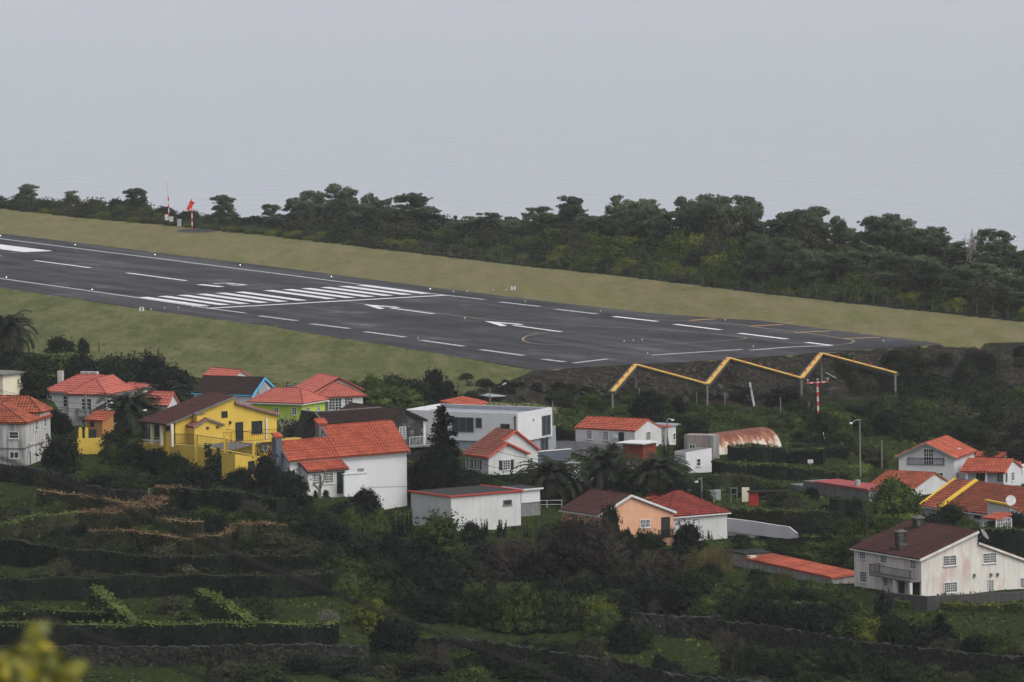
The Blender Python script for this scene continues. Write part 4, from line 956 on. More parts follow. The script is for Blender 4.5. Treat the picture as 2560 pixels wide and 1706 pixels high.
    # ---- red hip roofs to its right
    H = House('hipped_house', 'white house with dark red hipped roof right of the salmon gable', 'house', Z5(1192, 1302), 960+1560*.25516, 668, 33, Z6(462, 0)[0], Z5(900, 0)[0])
    H.walls(M['white'], b1=8)
    H.hip(M['tredd'], -1, H.La, 0, 8, H.he, H.he+2.5, 'a', ov=.35, trim=M['trimw'], ins=4.3)
    u0, z0 = H.onA(Z6(125, 1330)); u1, z1 = H.onA(Z6(187, 1410)); H.mesh('door_frame', MB().box(u0, u1, -.05, 0, z0-.08, z0).box(u1-.06, u1, -.05, 0, z1, z0), M['concrete'])
    H = House('rear_hipped_house', 'house with brighter red hipped roof behind the salmon gable', 'house', Z5(800, 1160), 960+1300*.25516, 694, 33, Z5(1175, 0)[0], Z5(620, 0)[0], pad=False)
    H.walls(M['white'], b1=6); zt = H.onA(Z5(935, 1012), 3)[1]
    H.hip(M['tred'], -3.5, H.La, -1, 7, H.he+.1, zt, 'a', ov=.3, ins=3)
    # ---- grey concrete building with pink roof edge
    H = House('concrete_barn', 'long low grey concrete barn with pink red roof edge', 'barn', Z7(245, 634), 1040+735*.29337, 702, 30, Z7(400, 0)[0], Z6(1206, 0)[0])
    H.walls(M['concrete'], a1=3.5); mb = MB(); roofplane(mb, [(-.2, -.1, H.he+.03), (-.2, H.Lb*.84, H.he+.03), (3.7, H.Lb*.84, H.he+.08), (3.7, -.1, H.he+.08)], rib=.3); H.mesh('roof', mb, plain('pink_sheet_roof', (.33, .075, .075)))
    L4 = H.solve(Z6(1042, 0)[0], 0); H.walls(M['concrete'], a0=.3, a1=2.5, b0=H.Lb+.003, b1=L4, h=H.he-.75, name='low_wall')
    a, b = .5, H.onB(Z7(150, 590), 1)[0]; H.mesh('roof_vent', MB().tube([(1, b, H.he), (1, b, H.he+.9)], .35, 10), M['metal'])
    # ---- orange red roof with white gable
    H = House('orange_roof_house', 'white gabled house with weathered orange roof behind the round tree', 'house', Z7(605, 632), 1040+700*.29337, 724, 60, Z7(912, 0)[0], Z7(215, 0)[0])
    H.gableA(M['white'], M['tredo'], 0, H.La, 0, H.Lb, H.onA(Z7(803, 488)), zr=H.onA(Z7(910, 556))[1], ov=.15)
    H.mesh('side_roof', MB().box(-2.2, -.1, H.Lb-1, H.Lb+3, H.he-.9, H.he-.75), M['trimw'])
    # ---- two storey house with balcony in the gable
    H = House('balcony_gable_house', 'white two-storey house with red roof and recessed railed balcony in its gable', 'house', Z7(975, 352), 1040+560*.29337, 746, 70, Z7(1142, 0)[0], Z7(500, 0)[0])
    he, La, Lb = H.he, H.La, H.Lb; bb, zz = H.onB(Z7(735, 232)); zl = H.onB(Z7(500, 340))[1]
    H.mesh('wall', MB().ngprism([(0, 0, -2), (0, Lb, -2), (0, Lb, zl), (0, bb, zz), (0, 0, he)], (La, 0, 0)), M['whitec'])
    mb = MB(); s1 = (zz-he)/bb
    roofplane(mb, [(-.35, -.4, he-s1*.4+.04), (La+.4, -.4, he-s1*.4+.04), (La+.4, bb, zz+.04), (-.35, bb, zz+.04)], rib=.5)
    roofplane(mb, [(-.35, Lb+.4, zl-s1*.4+.04), (La+.4, Lb+.4, zl-s1*.4+.04), (La+.4, bb, zz+.04), (-.35, bb, zz+.04)], rib=.5)
    ro = H.mesh('roof', mb, M['tred']); t = MB(); t.bar((-.4, -.4, he-s1*.4-.06), (-.4, bb, zz-.04), .1, .22); t.bar((-.4, Lb+.4, zl-s1*.4-.06), (-.4, bb, zz-.04), .1, .22); H.mesh('fascia', t, M['trimg'], ro)
    b0, z0 = H.onB(Z7(888, 425)); b1, z1 = H.onB(Z7(582, 418)); zs = H.onB(Z7(888, 318))[1]; zs2 = H.onB(Z7(582, 318))[1]
    H.mesh('balcony_shade_panel', MB().ngprism([(-.02, b0, z0), (-.02, b1, z0), (-.02, b1, zs2), (-.02, bb, zz-.45), (-.02, b0, zs)], (.02, 0, 0)), plain('recess_shade_paint', (.44, .44, .46)))  # flat greyer panel paints the shade of a recessed balcony on the wall
    H.winB(Z7, 716, 285, 797, 412, off=-.03, nx=4, ny=4, kind='door', frame='trimw', glass='glass')
    H.railing([(-.12, b0, z0), (-.12, b1, z0)], .95, 'black', .2)
    H.winB(Z7, 820, 488, 877, 530, nx=2, ny=2); H.winA(Z7, 988, 484, 1012, 528, nx=2, ny=3)
    a, b = .55*La, bb*.25; k = MB().box(a-.35, a+.35, b-.3, b+.3, he+s1*b+.12, he+s1*b+.22); H.mesh('skylight', k, M['trimw'])
    # ---- red roofed porch house
    H = House('porch_house', 'low white house with red roof and columned porch at the right edge', 'house', Z7(1400, 480), 1040+600*.29337, 742, 70, Z7(1520, 0)[0], Z7(1035, 0)[0])
    he, La, Lb = H.he, H.La, H.Lb; ap = H.onA(Z7(1465, 372))
    q = [(0, 0, -2), (La+1.5, 0, -2), (La+1.5, 0, he*.9), (ap[0], 0, ap[1]), (0, 0, he)]
    H.mesh('wall', MB().ngprism([(1.0, 0, -2)]+q[1:4]+[(1.0, 0, he+.3)], (0, Lb, 0)), M['whitec']); H.mesh('end_wall', MB().box(0, 1.0, -.002, .18, -2, he), M['whitec'])
    mb = MB(); s1 = (ap[1]-he)/ap[0]; roofplane(mb, [(-.25, -.2, he-s1*.25+.04), (-.25, Lb+.2, he-s1*.25+.04), (ap[0], Lb+.2, ap[1]+.04), (ap[0], -.2, ap[1]+.04)])
    roofplane(mb, [(La+1.8, -.2, he*.9), (La+1.8, Lb+.2, he*.9), (ap[0], Lb+.2, ap[1]+.04), (ap[0], -.2, ap[1]+.04)]); H.mesh('roof', mb, M['tred'])
    for x in (1080, 1245): u = H.onB(Z7(x, 520))[0]; H.mesh('column', MB().box(0, .3, u-.13, u+.13, -1, he-.1), M['trimw'])
    H.opening('b', Z7(1165, 490), Z7(1238, 552), off=1.0, nx=3, ny=1, frame='trimg', kind='door', glass='glass'); H.opening('b', Z7(1340, 488), Z7(1388, 560), off=1.0, nx=2, ny=3)
    H.winA(Z7, 1408, 486, 1424, 565, nx=1, ny=1, kind='door', glass='shade'); H.winA(Z7, 1460, 484, 1482, 548, nx=2, ny=3)
    H = House('edge_house', 'white house corner with small window at the far right edge', 'house', Z7(1512, 440), 1040+600*.29337, 752, 70, Z7(1640, 0)[0], Z7(1480, 0)[0])
    H.walls(M['whitec']); mb = MB(); roofplane(mb, [(-.2, -.2, H.he), (-.2, H.Lb+.2, H.he), (1.5, H.Lb, H.he+.6), (1.5, -.2, H.he+.6)]); H.mesh('roof', mb, M['tred']); H.winA(Z7, 1530, 458, 1548, 500, nx=1, ny=2)
    H = House('rear_roof', 'thin red rear roof showing above the columned porch house', 'house', Z7(1380, 358), 1170, 768, 70, Z7(1420, 0)[0], Z7(1145, 0)[0], pad=False)
    H.walls(M['whitec']); mb = MB(); roofplane(mb, [(-.2, -.2, H.he), (-.2, H.Lb, H.he), (2, H.Lb, H.he+.5), (2, -.2, H.he+.5)]); H.mesh('roof', mb, M['tred'])
    # ---- long house with brown orange roof and yellow verges
    H = House('yellow_verge_house', 'long low white house with brown orange roof and yellow verge bands', 'house', Z7(1640, 872), 1040+1010*.29337, 690, 33, Z7(1900, 0)[0], Z7(880, 0)[0])
    he, Lb = H.he, H.Lb; L5 = H.solve(Z7(712, 0)[0], 0)
    rb = H.atz(Z7(1160, 560), he+2.4)
    ra = 5.2; zr = None
    # ridge height so that the ridge passes through the measured place
    lo, hi = .5, 6
    for _ in range(40):
        mz = (lo+hi)/2
        P_ = [proj(H.W(ra, b, he+mz)) for b in (Lb*.55, Lb*.56)]
        yt = Z7(0, 560+(((P_[0][0]-2100)/.29337)-1160)*.135)[1]
        if P_[0][1] > yt: lo = mz
        else: hi = mz
    zr = he+lo
    H.mesh('wall', MB().ngprism([(0, 0, -2), (2*ra, 0, -2), (2*ra, 0, he), (ra, 0, zr), (0, 0, he)], (0, L5, 0)), M['white'])
    mb = MB(); sl = (zr-he)/ra; ov = .5; mid = H.onB(Z7(880, 705))[0]
    roofplane(mb, [(-ov, -.3, he-sl*ov+.04), (-ov, mid, he-sl*ov+.04), (ra, mid, zr+.04), (ra, -.3, zr+.04)], rib=.42)
    roofplane(mb, [(ra*2+ov, -.3, he-sl*ov+.04), (ra*2+ov, L5, he-sl*ov+.04), (ra, L5, zr+.04), (ra, -.3, zr+.04)], rib=.42)
    H.mesh('roof', mb, M['torg'])
    mb = MB(); roofplane(mb, [(-ov, mid+.01, he-sl*ov+.0), (-ov, L5+.2, he-sl*ov+.0), (ra, L5+.2, zr+.0), (ra, mid+.01, zr+.0)], rib=.9); H.mesh('left_roof', mb, M['tredo'])
    t = MB(); t.bar((-ov, mid, he-sl*ov+.25), (ra, mid, zr+.25), .7, .25); H.mesh('yellow_band', t, M['trimy'])
    t = MB(); t.bar((-ov, L5+.25, he-sl*ov+.1), (ra, L5+.25, zr+.12), .4, .2); H.mesh('verge', t, M['trimy'])
    t = MB(); t.bar((-ov-.05, -.3, he-sl*ov-.08), (-ov-.05, L5+.2, he-sl*ov-.08), .1, .14); H.mesh('gutter', t, M['trimw'])
    H.winB(Z7, 1000, 800, 1050, 880, kind='opening'); H.winB(Z7, 1148, 818, 1195, 870, nx=1, ny=1, glass='shade', frame='trimg')
    # ---- right end gable piece
    H = House('yellow_edged_annex', 'white annex with yellow edged roof and satellite dish at the right edge', 'house', Z7(1450, 768), 1040+930*.29337, 676, 22, Z7(1700, 0)[0], Z7(1440, 0)[0], pad=False)
    z2 = H.onA(Z7(1568, 815))[1]
    H.mesh('wall', MB().ngprism([(0, 0, -2), (H.La, 0, -2), (H.La, 0, z2-1), (0, 0, H.he)], (0, 6, 0)), M['whitec'])
    mb = MB(); roofplane(mb, [(H.La, -.2, z2-1), (H.La, 6, z2-1), (-.1, 6, H.he+.05), (-.1, -.2, H.he+.05)]); H.mesh('roof', mb, M['tredo'])
    t = MB(); t.bar((-.2, 6, H.he+.15), (-.2, -.2, H.he+.15), .35, .25); H.mesh('verge', t, M['trimy'])
    u0, z0 = H.onA(Z7(1492, 870)); u1, z1 = H.onA(Z7(1540, 905)); H.mesh('opening', MB().box(u0, u1, -.03, 0, z1, z0), M['shade'])  # opening is a flat dark panel with its shade painted in
    p = D(*Z7(1455, 722), 675)-H.O; q = Vector((p.dot(H.da), p.dot(H.db), p.z))
    k = MB(); k.tube([q+Vector((0, 0, -.9)), q], .04, 6); d = Vector((-.35, -.9, .25)).normalized(); k.tube([q, q+d*.06, q+d*.18], [.15, .45, .62], 16); H.mesh('satellite_dish', k, M['trimw'])
    H = House('red_porch', 'small red tiled porch roof with white lattice in front of the brown orange roof', 'porch', Z7(1330, 884), 1040+950*.29337, 672, 40, Z7(1470, 0)[0], Z7(1212, 0)[0], pad=False)
    mb = MB(); zt = H.he+.45; roofplane(mb, [(0, 0, H.he), (0, H.Lb, H.he), (H.La, H.Lb, zt), (H.La, 0, zt)], rib=.35); H.mesh('roof', mb, M['tred'])
    for a, b in ((.1, .1), (H.La-.1, .1), (.1, H.Lb-.1)): H.mesh('post', MB().box(a-.06, a+.06, b-.06, b+.06, -1, H.he-.1), M['trimw'])
    m = MB()
    for i in range(9): x = .2+(H.La-.4)*i/8; m.box(x-.04, x+.04, .05, .09, -.6, 1.0)
    for j in range(4): m.box(.2, H.La-.2, .051, .089, -.4+j*.45, -.34+j*.45)
    H.mesh('lattice', m, M['trimw']); H.mesh('back_wall', MB().box(.2, H.La-.1, 1.5, 1.6, -1, H.he-.3), M['shade'])  # near-black sheet at the back paints the shade under the porch roof
    # ---- white house bottom right
    H = House('pink_stained_house', 'large white house with pink stains, dark brown roof and two chimneys in the lower right', 'house', Z7(692, 1216), 1040+1545*.29337, 614, 30, Z7(1720, 0)[0], Z7(120, 0)[0])
    he, La, Lb = H.he, H.La, H.Lb; ap = H.onA(Z7(1172, 985)); st = H.onA(Z7(1178, 1082)); rr = H.onA(Z7(1568, 1228))
    s2 = (st[1]-rr[1])/(rr[0]-st[0]); zR = rr[1]-s2*(La-rr[0])
    H.mesh('wall', MB().ngprism([(0, 0, -2), (La, 0, -2), (La, 0, zR), (ap[0], 0, st[1]), (ap[0], 0, ap[1]), (0, 0, he)], (0, Lb, 0)), M['whitep'])
    sl = (ap[1]-he)/ap[0]; mb = MB(); ov = .25
    roofplane(mb, [(-ov-.1, -ov, he-sl*.35+.04), (-ov-.1, Lb+ov, he-sl*.35+.04), (ap[0], Lb+ov, ap[1]+.04), (ap[0], -ov, ap[1]+.04)], rib=.4)
    ro = H.mesh('roof', mb, M['tbrown']); mb = MB()
    roofplane(mb, [(La+.2, -.2, zR), (La+.2, Lb, zR), (ap[0]+.005, Lb, st[1]+.04), (ap[0]+.005, -.2, st[1]+.04)]); H.mesh('lower_roof', mb, M['tbrown'])
    t = MB(); t.bar((-.35, -ov-.03, he-sl*.35-.05), (ap[0], -ov-.03, ap[1]-.04), .1, .26); t.bar((La+.2, -.23, zR-.04), (ap[0], -.23, st[1]-.02), .1, .24); t.bar((-.4, -ov, he-sl*.35-.07), (-.4, Lb+ov, he-sl*.35-.07), .1, .14); H.mesh('verge', t, M['whitep'], ro)
    for xm, yb, yt, ww in ((522, 1150, 990, .62), (672, 962, 872, .62)):
        # foot on the roof slope
        best = None
        for a in [x*.1 for x in range(5, int(ap[0]*10))]:
            for b in [x*.2 for x in range(0, int(Lb*5))]:
                P_ = proj(H.W(a, b, he+sl*a)); tx, ty = Z7(xm, yb-12); e = (P_[0]-tx)**2+(P_[1]-ty)**2
                if best is None or e < best[0]: best = (e, a, b)
        _, a, b = best; lo, hi = 0, 6
        for _ in range(30):
            mz = (lo+hi)/2
            if proj(H.W(a, b, he+sl*a+mz))[1] > Z7(0, yt)[1]: lo = mz
            else: hi = mz
        zt = he+sl*a+lo; ch = H.mesh('chimney', MB().box(a-ww, a+ww*.6, b-.4, b+.4, he+sl*a-.8, zt), M['stone'])
        H.mesh('chimney_cap', MB().box(a-ww-.1, a+ww*.6+.1, b-.5, b+.5, zt+.002, zt+.14).box(a-.25, a+.15, b-.2, b+.2, zt+.141, zt+.3), M['concrete'], ch)
    for x0, y0, x1, y1, nx, ny in ((883, 1195, 987, 1272, 6, 4), (1224, 1173, 1328, 1250, 6, 4), (888, 1422, 994, 1500, 6, 4)): H.winA(Z7, x0, y0, x1, y1, nx=nx, ny=ny, frame='trimw', bars=.05)
    H.winA(Z7, 1262, 1402, 1306, 1490, nx=3, ny=6, kind='door', glass='glass', frame='trimw'); H.winA(Z7, 1540, 1385, 1600, 1460, nx=3, ny=4)
    for x0, y0, x1, y1 in ((170, 1135, 217, 1213), (348, 1168, 396, 1248), (173, 1330, 225, 1412), (374, 1382, 405, 1448), (603, 1228, 648, 1300)): H.winB(Z7, x0, y0, x1, y1, nx=3, ny=4)
    bo = -1.4; u0, z0 = H.onB(Z7(340, 1335)); u1, z1 = H.onB(Z7(690, 1385)); zf = (z0+z1)/2-.1
    H.mesh('balcony', MB().box(bo, 0, .05, u0, zf-.22, zf), M['concrete']); H.railing([(0, u0, zf), (bo+.05, u0, zf), (bo+.05, .1, zf)], 1.05, 'black', .18)
    H.mesh('balcony_post', MB().box(bo, bo+.3, 3.1, 3.4, -1, zf-.22), M['whitep']); H.mesh('balcony_post', MB().box(bo, bo+.3, .1, .4, -1, zf-.22), M['whitep'])
    H.winB(Z7, 498, 1405, 552, 1520, kind='opening'); H.winB(Z7, 585, 1415, 680, 1530, kind='opening')
    for x, y in ((1142, 1360), (1284, 1355), (1340, 1352)):
        u, z = H.onA(Z7(x, y)); H.mesh('wall_lamp', MB().box(u-.11, u+.11, -.2, 0, z-.18, z+.18), M['concrete'])
    p = H.onA(Z7(1200, 1015), 0); d = MB(); q = Vector((p[0]+.2, -.2, p[1])); dd = Vector((.5, -.6, .55)).normalized(); d.tube([q, q+dd*.05, q+dd*.2], [.1, .5, .68], 16); d.tube([Vector((ap[0], .05, p[1]-.5)), q], .04, 5); H.mesh('satellite_dish', d, M['trimg'])
    # ---- low long barn with red roof
    H = House('low_red_barn', 'low weathered stone barn with tapering bright red roof', 'barn', F4(938, 604), 1240+672*.34, 640, 24, F4(985, 0)[0], F4(312, 0)[0])
    he, Lb = H.he, H.Lb; H.walls(M['greyd'], a1=3.2)
    mb = MB(); roofplane(mb, [(-.15, -.2, he+.02), (-.15, Lb, he+.02), (3.4, Lb, he+.38), (3.4, -.2, he+.38)], rib=.4); H.mesh('roof', mb, M['tred'])
    L6 = H.solve(F4(175, 0)[0], 0); zt = H.onB(F4(300, 430))[1]
    H.walls(M['greyd'], a0=0, a1=3.2, b0=Lb+.003, b1=L6, h=zt, name='high_wall'); H.mesh('high_roof', MB().box(-.2, 3.4, Lb-.1, L6+.2, zt+.002, zt+.12), M['bitumen'])
    H.mesh('chimney', MB().box(.1, .9, Lb-.9, Lb-.02, he-.5, zt-.1), M['cream'])
    # ---- red rusty container shed on the embankment foot
    H = House('red_shed', 'dark red corrugated shed with pale edge behind the modern house', 'shed', Z4(895, 130), 960+212*.25516, 830, 30, Z4(902, 0)[0], Z4(590, 0)[0])
    m = MB(); n = 40
    for i in range(n): m.box(-.04 if i % 2 else 0, .1, H.Lb*i/n, H.Lb*(i+1)/n, -1.5, H.he)
    H.mesh('wall', m, plain('dark_red_sheet', (.085, .018, .015))); H.mesh('roof', MB().box(-.2, 2.5, -.2, H.Lb+.2, H.he+.002, H.he+.1), M['greymod'])
    H = House('far_tile_roof', 'low red tiled roof just above the white modern parapet', 'house', Z4(740, 250), 1030, 778, 20, Z4(800, 0)[0], Z4(90, 0)[0], pad=False)
    L_ = min(H.Lb, 14); zt = H.onA(Z4(660, 183), 3)[1]
    mb = MB(); roofplane(mb, [(-.3, 0, H.he), (-.3, L_, H.he), (2.5, L_-2, zt), (2.5, 2, zt)]); H.mesh('roof', mb, M['tred']); H.mesh('wall', MB().box(0, 2.4, .3, L_-.3, -1, H.he-.1), M['white'])
    # ---- white stepped garden walls behind the palms
    H = House('white_stair_wall', 'white garden wall with pierced parapet between the palms', 'wall', Z5(222, 775), 960+990*.25516, 706, 60, Z5(235, 0)[0], Z5(100, 0)[0], pad=False)
    H.walls(M['whitec'], a1=1.5); u1 = H.onA(Z5(340, 880), 0)[0]
    m = MB()
    for i in range(6): m.box(0, .12, H.Lb*i/6, H.Lb*i/6+.1, H.he, H.he+.28)
    m.box(0, .14, 0, H.Lb, H.he+.281, H.he+.36); H.mesh('parapet', m, M['whitec']); H.mesh('lower_wall', MB().box(1.2, 4.4, -.3, .2, -1, H.he-2.1), M['whitec'])
    # ---- white curved road wall
    pts = [Z6(460, 1316), Z6(700, 1345), Z6(900, 1378), Z6(1070, 1402), Z6(1150, 1466)]
    Ys = [668, 664, 658, 650, 642]; P = [D(p[0], p[1], y) for p, y in zip(pts, Ys)]
    m = MB()
    o = Vector((P[0].x, P[0].y, P[0].z-1.5))
    Bt = [D(x, y, yy) for (x, y), yy in zip(((1817, 1322), (1880, 1330), (1930, 1337), (1973, 1341), (1996, 1338)), Ys)]
    for i in range(4):
        a, b, ea, eb = P[i]-o, P[i+1]-o, Bt[i]-o, Bt[i+1]-o; nn = Vector((.1, .35, 0)); ea.z -= .3; eb.z -= .3
        m.quad([ea, eb, b, a]); m.quad([a, b, b+nn, a+nn]); m.quad([a+nn, b+nn, eb+nn, ea+nn])
    ob = m.build('road_wall', M['whitec']); ob.location = o; tag(ob, 'mould streaked white wall curving down along the grey road', 'wall')
    # retaining wall below the bottom right house
    pts = [Z7(330, 1500), F4(1300, 706), F4(1640, 741), F4(2000, 722), F4(2500, 700)]; Ys = [618, 609, 603, 604, 606]
    P = [D(p[0], p[1], y) for p, y in zip(pts, Ys)]; m = MB(); o = Vector((P[1].x, P[1].y, P[1].z-1.5))
    for a, b in zip(P[:-1], P[1:]):
        a, b = a-o, b-o; nn = Vector((0, .5, 0)); zb = Vector((0, 0, 2.2)); m.quad([a-zb, b-zb, b, a]); m.quad([a, b, b+nn, a+nn]); m.quad([a+nn, b+nn, b+nn-zb, a+nn-zb])
    ob = m.build('retaining_wall', M['dconc']); ob.location = o; tag(ob, 'dark concrete retaining wall below the pink stained house', 'wall')
# ------------------------------------------------------------------ ground, runway, sea
def build_ground():
    xs = np.concatenate([np.arange(-420, -150, 15), np.arange(-150, 150, 1.8), np.arange(150, 421, 15)])
    ys = np.concatenate([np.arange(-40, 500, 18), np.arange(500, 880, 1.8), np.arange(880, 1150, 3.0), np.arange(1150, 2050, 7)])
    X, Y = np.meshgrid(xs, ys); Z = heights(X, Y)
    Z = Z + np.where(inside(X, Y, poly), 0, .12*wob(X, Y, 3.1, 8))
    ins = inside(X, Y, poly); d = np.where(ins, 0, seg_dist(X, Y, poly, True))
    yf = np.interp(X, *np.array(sorted(map(tuple, farline))).T); isfar = (Y > yf-1) & ~ins
    near = ~ins & ~isfar
    col = np.zeros(X.shape+(4,)); col[..., 3] = 1
    col[..., 0] = np.where(ins, 1, np.where(near & (X < 8), 1-sst((d-26)/14), 0))
    lim = np.interp(X, [-90, -25, -10, 3], [46, 38, 22, 2])
    col[..., 1] = np.where(near, 1-sst((d-lim)/4), 0)*np.where(X < 6, 1, 0)
    col[..., 2] = np.where(near & (X > -24), 1-sst((d-np.maximum(lim+8, 11))/4), 0)*np.where(d > lim-2, 1, 0)*np.where(d > .3, 1, .4)
    col[..., 3] = np.where(isfar & (seg_dist(X, Y, farline) > 1.5), 0, 1)
    ny, nx = X.shape; me = bpy.data.meshes.new('ground')
    V = np.stack([X, Y, Z], -1).reshape(-1, 3)
    idx = np.arange(nx*ny).reshape(ny, nx)
    F = np.stack([idx[:-1, :-1], idx[:-1, 1:], idx[1:, 1:], idx[1:, :-1]], -1).reshape(-1, 4)
    me.vertices.add(len(V)); me.vertices.foreach_set('co', V.ravel())
    me.loops.add(F.size); me.loops.foreach_set('vertex_index', F.ravel().astype(np.int32))
    me.polygons.add(len(F)); me.polygons.foreach_set('loop_start', (np.arange(len(F))*4).astype(np.int32))
    me.update(); me.polygons.foreach_set('use_smooth', np.ones(len(F), bool))
    ca = me.color_attributes.new('zone', 'FLOAT_COLOR', 'POINT'); ca.data.foreach_set('color', col.reshape(-1))
    me.materials.append(groundmat()); o = bpy.data.objects.new('ground', me); C.objects.link(o)
    tag(o, kind='structure')
    # sea
    m, n, l, b = newmat('sea_water', .28, .5)
    b.inputs['Base Color'].default_value = (.29, .31, .345, 1)
    co = objco(n)
    w1 = noise(n, l, mapping(n, l, co, (.05, .035, 1)), 1, 6, .6)
    w2 = noise(n, l, mapping(n, l, co, (.0012, .004, 1)), 1, 4, .6)
    b.inputs['Roughness'].default_value = .2
    bump(n, l, b, w1, .7, 1.6)
    s_ = MB(); s_.quad([(-20000, -3000, -76), (20000, -3000, -76), (20000, 42000, -76), (-20000, 42000, -76)])
    tag(s_.build('sea', m), kind='structure')

def strip(mb, px, w, z, closed=False):
    P = [U(p[0], p[1], 0) for p in px]
    for a, b in zip(P[:-1], P[1:]):
        d = (b-a).normalized(); nn = Vector((-d.y, d.x, 0))*w/2; e = d*.01*0
        mb.quad([(a.x+nn.x, a.y+nn.y, z), (a.x-nn.x, a.y-nn.y, z), (b.x-nn.x, b.y-nn.y, z), (b.x+nn.x, b.y+nn.y, z)])
def pq(mb, px, z): mb.quad([(U(*p).x, U(*p).y, z) for p in px])
def build_runway():
    fe = [Q1(0, 513), Q1(2352, 800), Q2(1170, 943), Q3(0, 1083), Q3(1200, 1222), Q3(1800, 1268), Q4(0, 1290), Q4(600, 1370), Q4(1200, 1447), (2360, 861)]
    ne = NEAR+[(1760, 903)]
    F_ = [U(*p) for p in fe]; N_ = [U(*p) for p in ne]
    F_ = [ext(F_[1], F_[0], 3.2)]+F_; N_ = [ext(N_[2], N_[0], 3.0)]+N_
    P = F_+N_[::-1]
    ud = Vector((math.cos(math.radians(-64.64)), math.sin(math.radians(-64.64)), 0)); vd = Vector((-ud.y, ud.x, 0))
    m, n, l, b = newmat('asphalt', .6, .14)
    uv = n.new('ShaderNodeTexCoord').outputs['UV']
    a = noise(n, l, mapping(n, l, uv, (.012, .16, 1)), 1, 7, .62)
    a2 = noise(n, l, mapping(n, l, uv, (.05, .09, 1)), 1, 5, .6); fine = noise(n, l, uv, 2.2, 6, .7)
    c = ramp(n, l, a, [(.36, (.008, .0075, .008)), (.5, (.021, .020, .022)), (.64, (.055, .052, .058))])
    c = mix(n, l, ramp(n, l, a2, [(.4, (0, 0, 0)), (.75, (.5, .5, .5))]), c, (.02, .019, .021, 1))
    c = mix(n, l, .12, c, ramp(n, l, fine, [(.3, (.01, .01, .01)), (.7, (.1, .1, .1))]))
    l.new(c, b.inputs['Base Color'])
    l.new(ramp(n, l, a2, [(.38, (.85,)*3), (.58, (.66,)*3), (.74, (.34,)*3)]), b.inputs['Roughness'])
    bump(n, l, b, fine, .15, .02)
    mb = MB(); mb.quad([(p.x, p.y, .03) for p in P], [(p.dot(ud), p.dot(vd)) for p in P])
    tag(mb.build('runway', m), kind='structure')
    # paint
    def paint(name, c, wear):
        m, n, l, b = newmat(name, .6, .3); q = noise(n, l, objco(n), 1.3, 7, .75)
        l.new(ramp(n, l, q, [(.5-wear, tuple(x*.35+.02 for x in c)), (.55-wear*.4, c)]), b.inputs['Base Color']); return m
    wp = paint('white_runway_paint', (.60, .60, .60), .22); wf = paint('worn_white_paint', (.36, .36, .37), .12)
    yp = paint('yellow_runway_paint', (.26, .20, .12), .15); op = paint('orange_runway_paint', (.45, .24, .08), .2)
    Zm = .06; m = MB()
    strip(m, [Q1(1850, 1183), Q2(1690, 1066)], 1.5, Zm)
    L0, L1 = U(*Q1(1272, 1083)), U(*Q2(942, 976.5)); R0, R1 = U(*Q1(1828, 1162)), U(*Q2(1520, 1052))
    for i in range(12):
        t = (i if i < 6 else i+.5)/11.5; a = L0.lerp(L1, t); bb = R0.lerp(R1, t); d = (bb-a).normalized(); nn = Vector((-d.y, d.x, 0))*1.0
        m.quad([(p.x, p.y, Zm) for p in (a+nn, a-nn, bb-nn, bb+nn)])
    for p in ((Q1(310, 757), Q1(805, 822)), (Q1(1128, 867), Q1(1660, 937)), (Q1(-450, 655), Q1(8, 715))): strip(m, p, .9, Zm)
    pq(m, [Q1(-400, 562), Q1(475, 672), Q1(215, 682), Q1(-660, 574)], Zm)
    pq(m, [Q2(960, 1147), Q2(1095, 1189), Q2(1148, 1186), Q2(1085, 1164)], Zm); pq(m, [Q2(960, 1147), Q2(1085, 1164), Q2(1295, 1181), Q2(1250, 1170)], Zm)
    strip(m, [Q2(1200, 1181), Q2(1585, 1232)], .75, Zm)
    t0 = Q2(960, 1147); t1 = (1211, 803.7)
    def sh(p): return (t1[0]+(p[0]-t0[0])*1.08, t1[1]+(p[1]-t0[1])*1.09)
    pq(m, [sh(Q2(*p)) for p in ((960, 1147), (1095, 1189), (1148, 1186), (1085, 1164))], Zm); pq(m, [sh(Q2(*p)) for p in ((960, 1147), (1085, 1164), (1295, 1181), (1250, 1170))], Zm)
    strip(m, [Q3(10, 1334), Q3(440, 1393)], .8, Zm)
    # runway number
    uD = (U(*Q1(1975, 991))-U(*Q1(1775, 970))).normalized(); vD = Vector((-uD.y, uD.x, 0)); b0 = U(*Q1(1975, 991))
    hgt = (U(*Q1(1975, 991))-U(*Q1(1775, 970))).length
    def stroke(o, u0, u1, v0, v1):
        m.quad([tuple((o-uD*uu+vD*vv))[:2]+(Zm,) for uu, vv in ((u0, v0), (u1, v0), (u1, v1), (u0, v1))])
    stroke(b0, 0, hgt, -.8, .8)
    b3 = U(*Q1(2218, 975))
    q = hgt*.95; stroke(b3, 0, q, -.9, 0)
    for k in (0, .45, .88): stroke(b3, q*k, q*(k+.12), -(3.3 if k != .45 else 2.2), -.9)
    for p in ((Q3(905, 1255), Q3(1295, 1300)), (Q3(1450, 1325), Q3(1860, 1375)), (Q3(2025, 1405), Q4(240, 1457)), (Q4(410, 1486), Q4(640, 1514))): strip(m, p, 1.1, Zm)
    tag(m.build('runway_marking', wp), kind='structure')
    m = MB(); Zf = .055
    strip(m, [Q1(-900, 448), Q1(2352, 858), Q2(1540, 1049), Q2(2040, 1105)], .9, Zf)
    strip(m, [Q1(-900, 790), Q1(0, 916), Q1(1230, 1088), Q1(1850, 1180), Q1(2190, 1226)], .9, Zf)
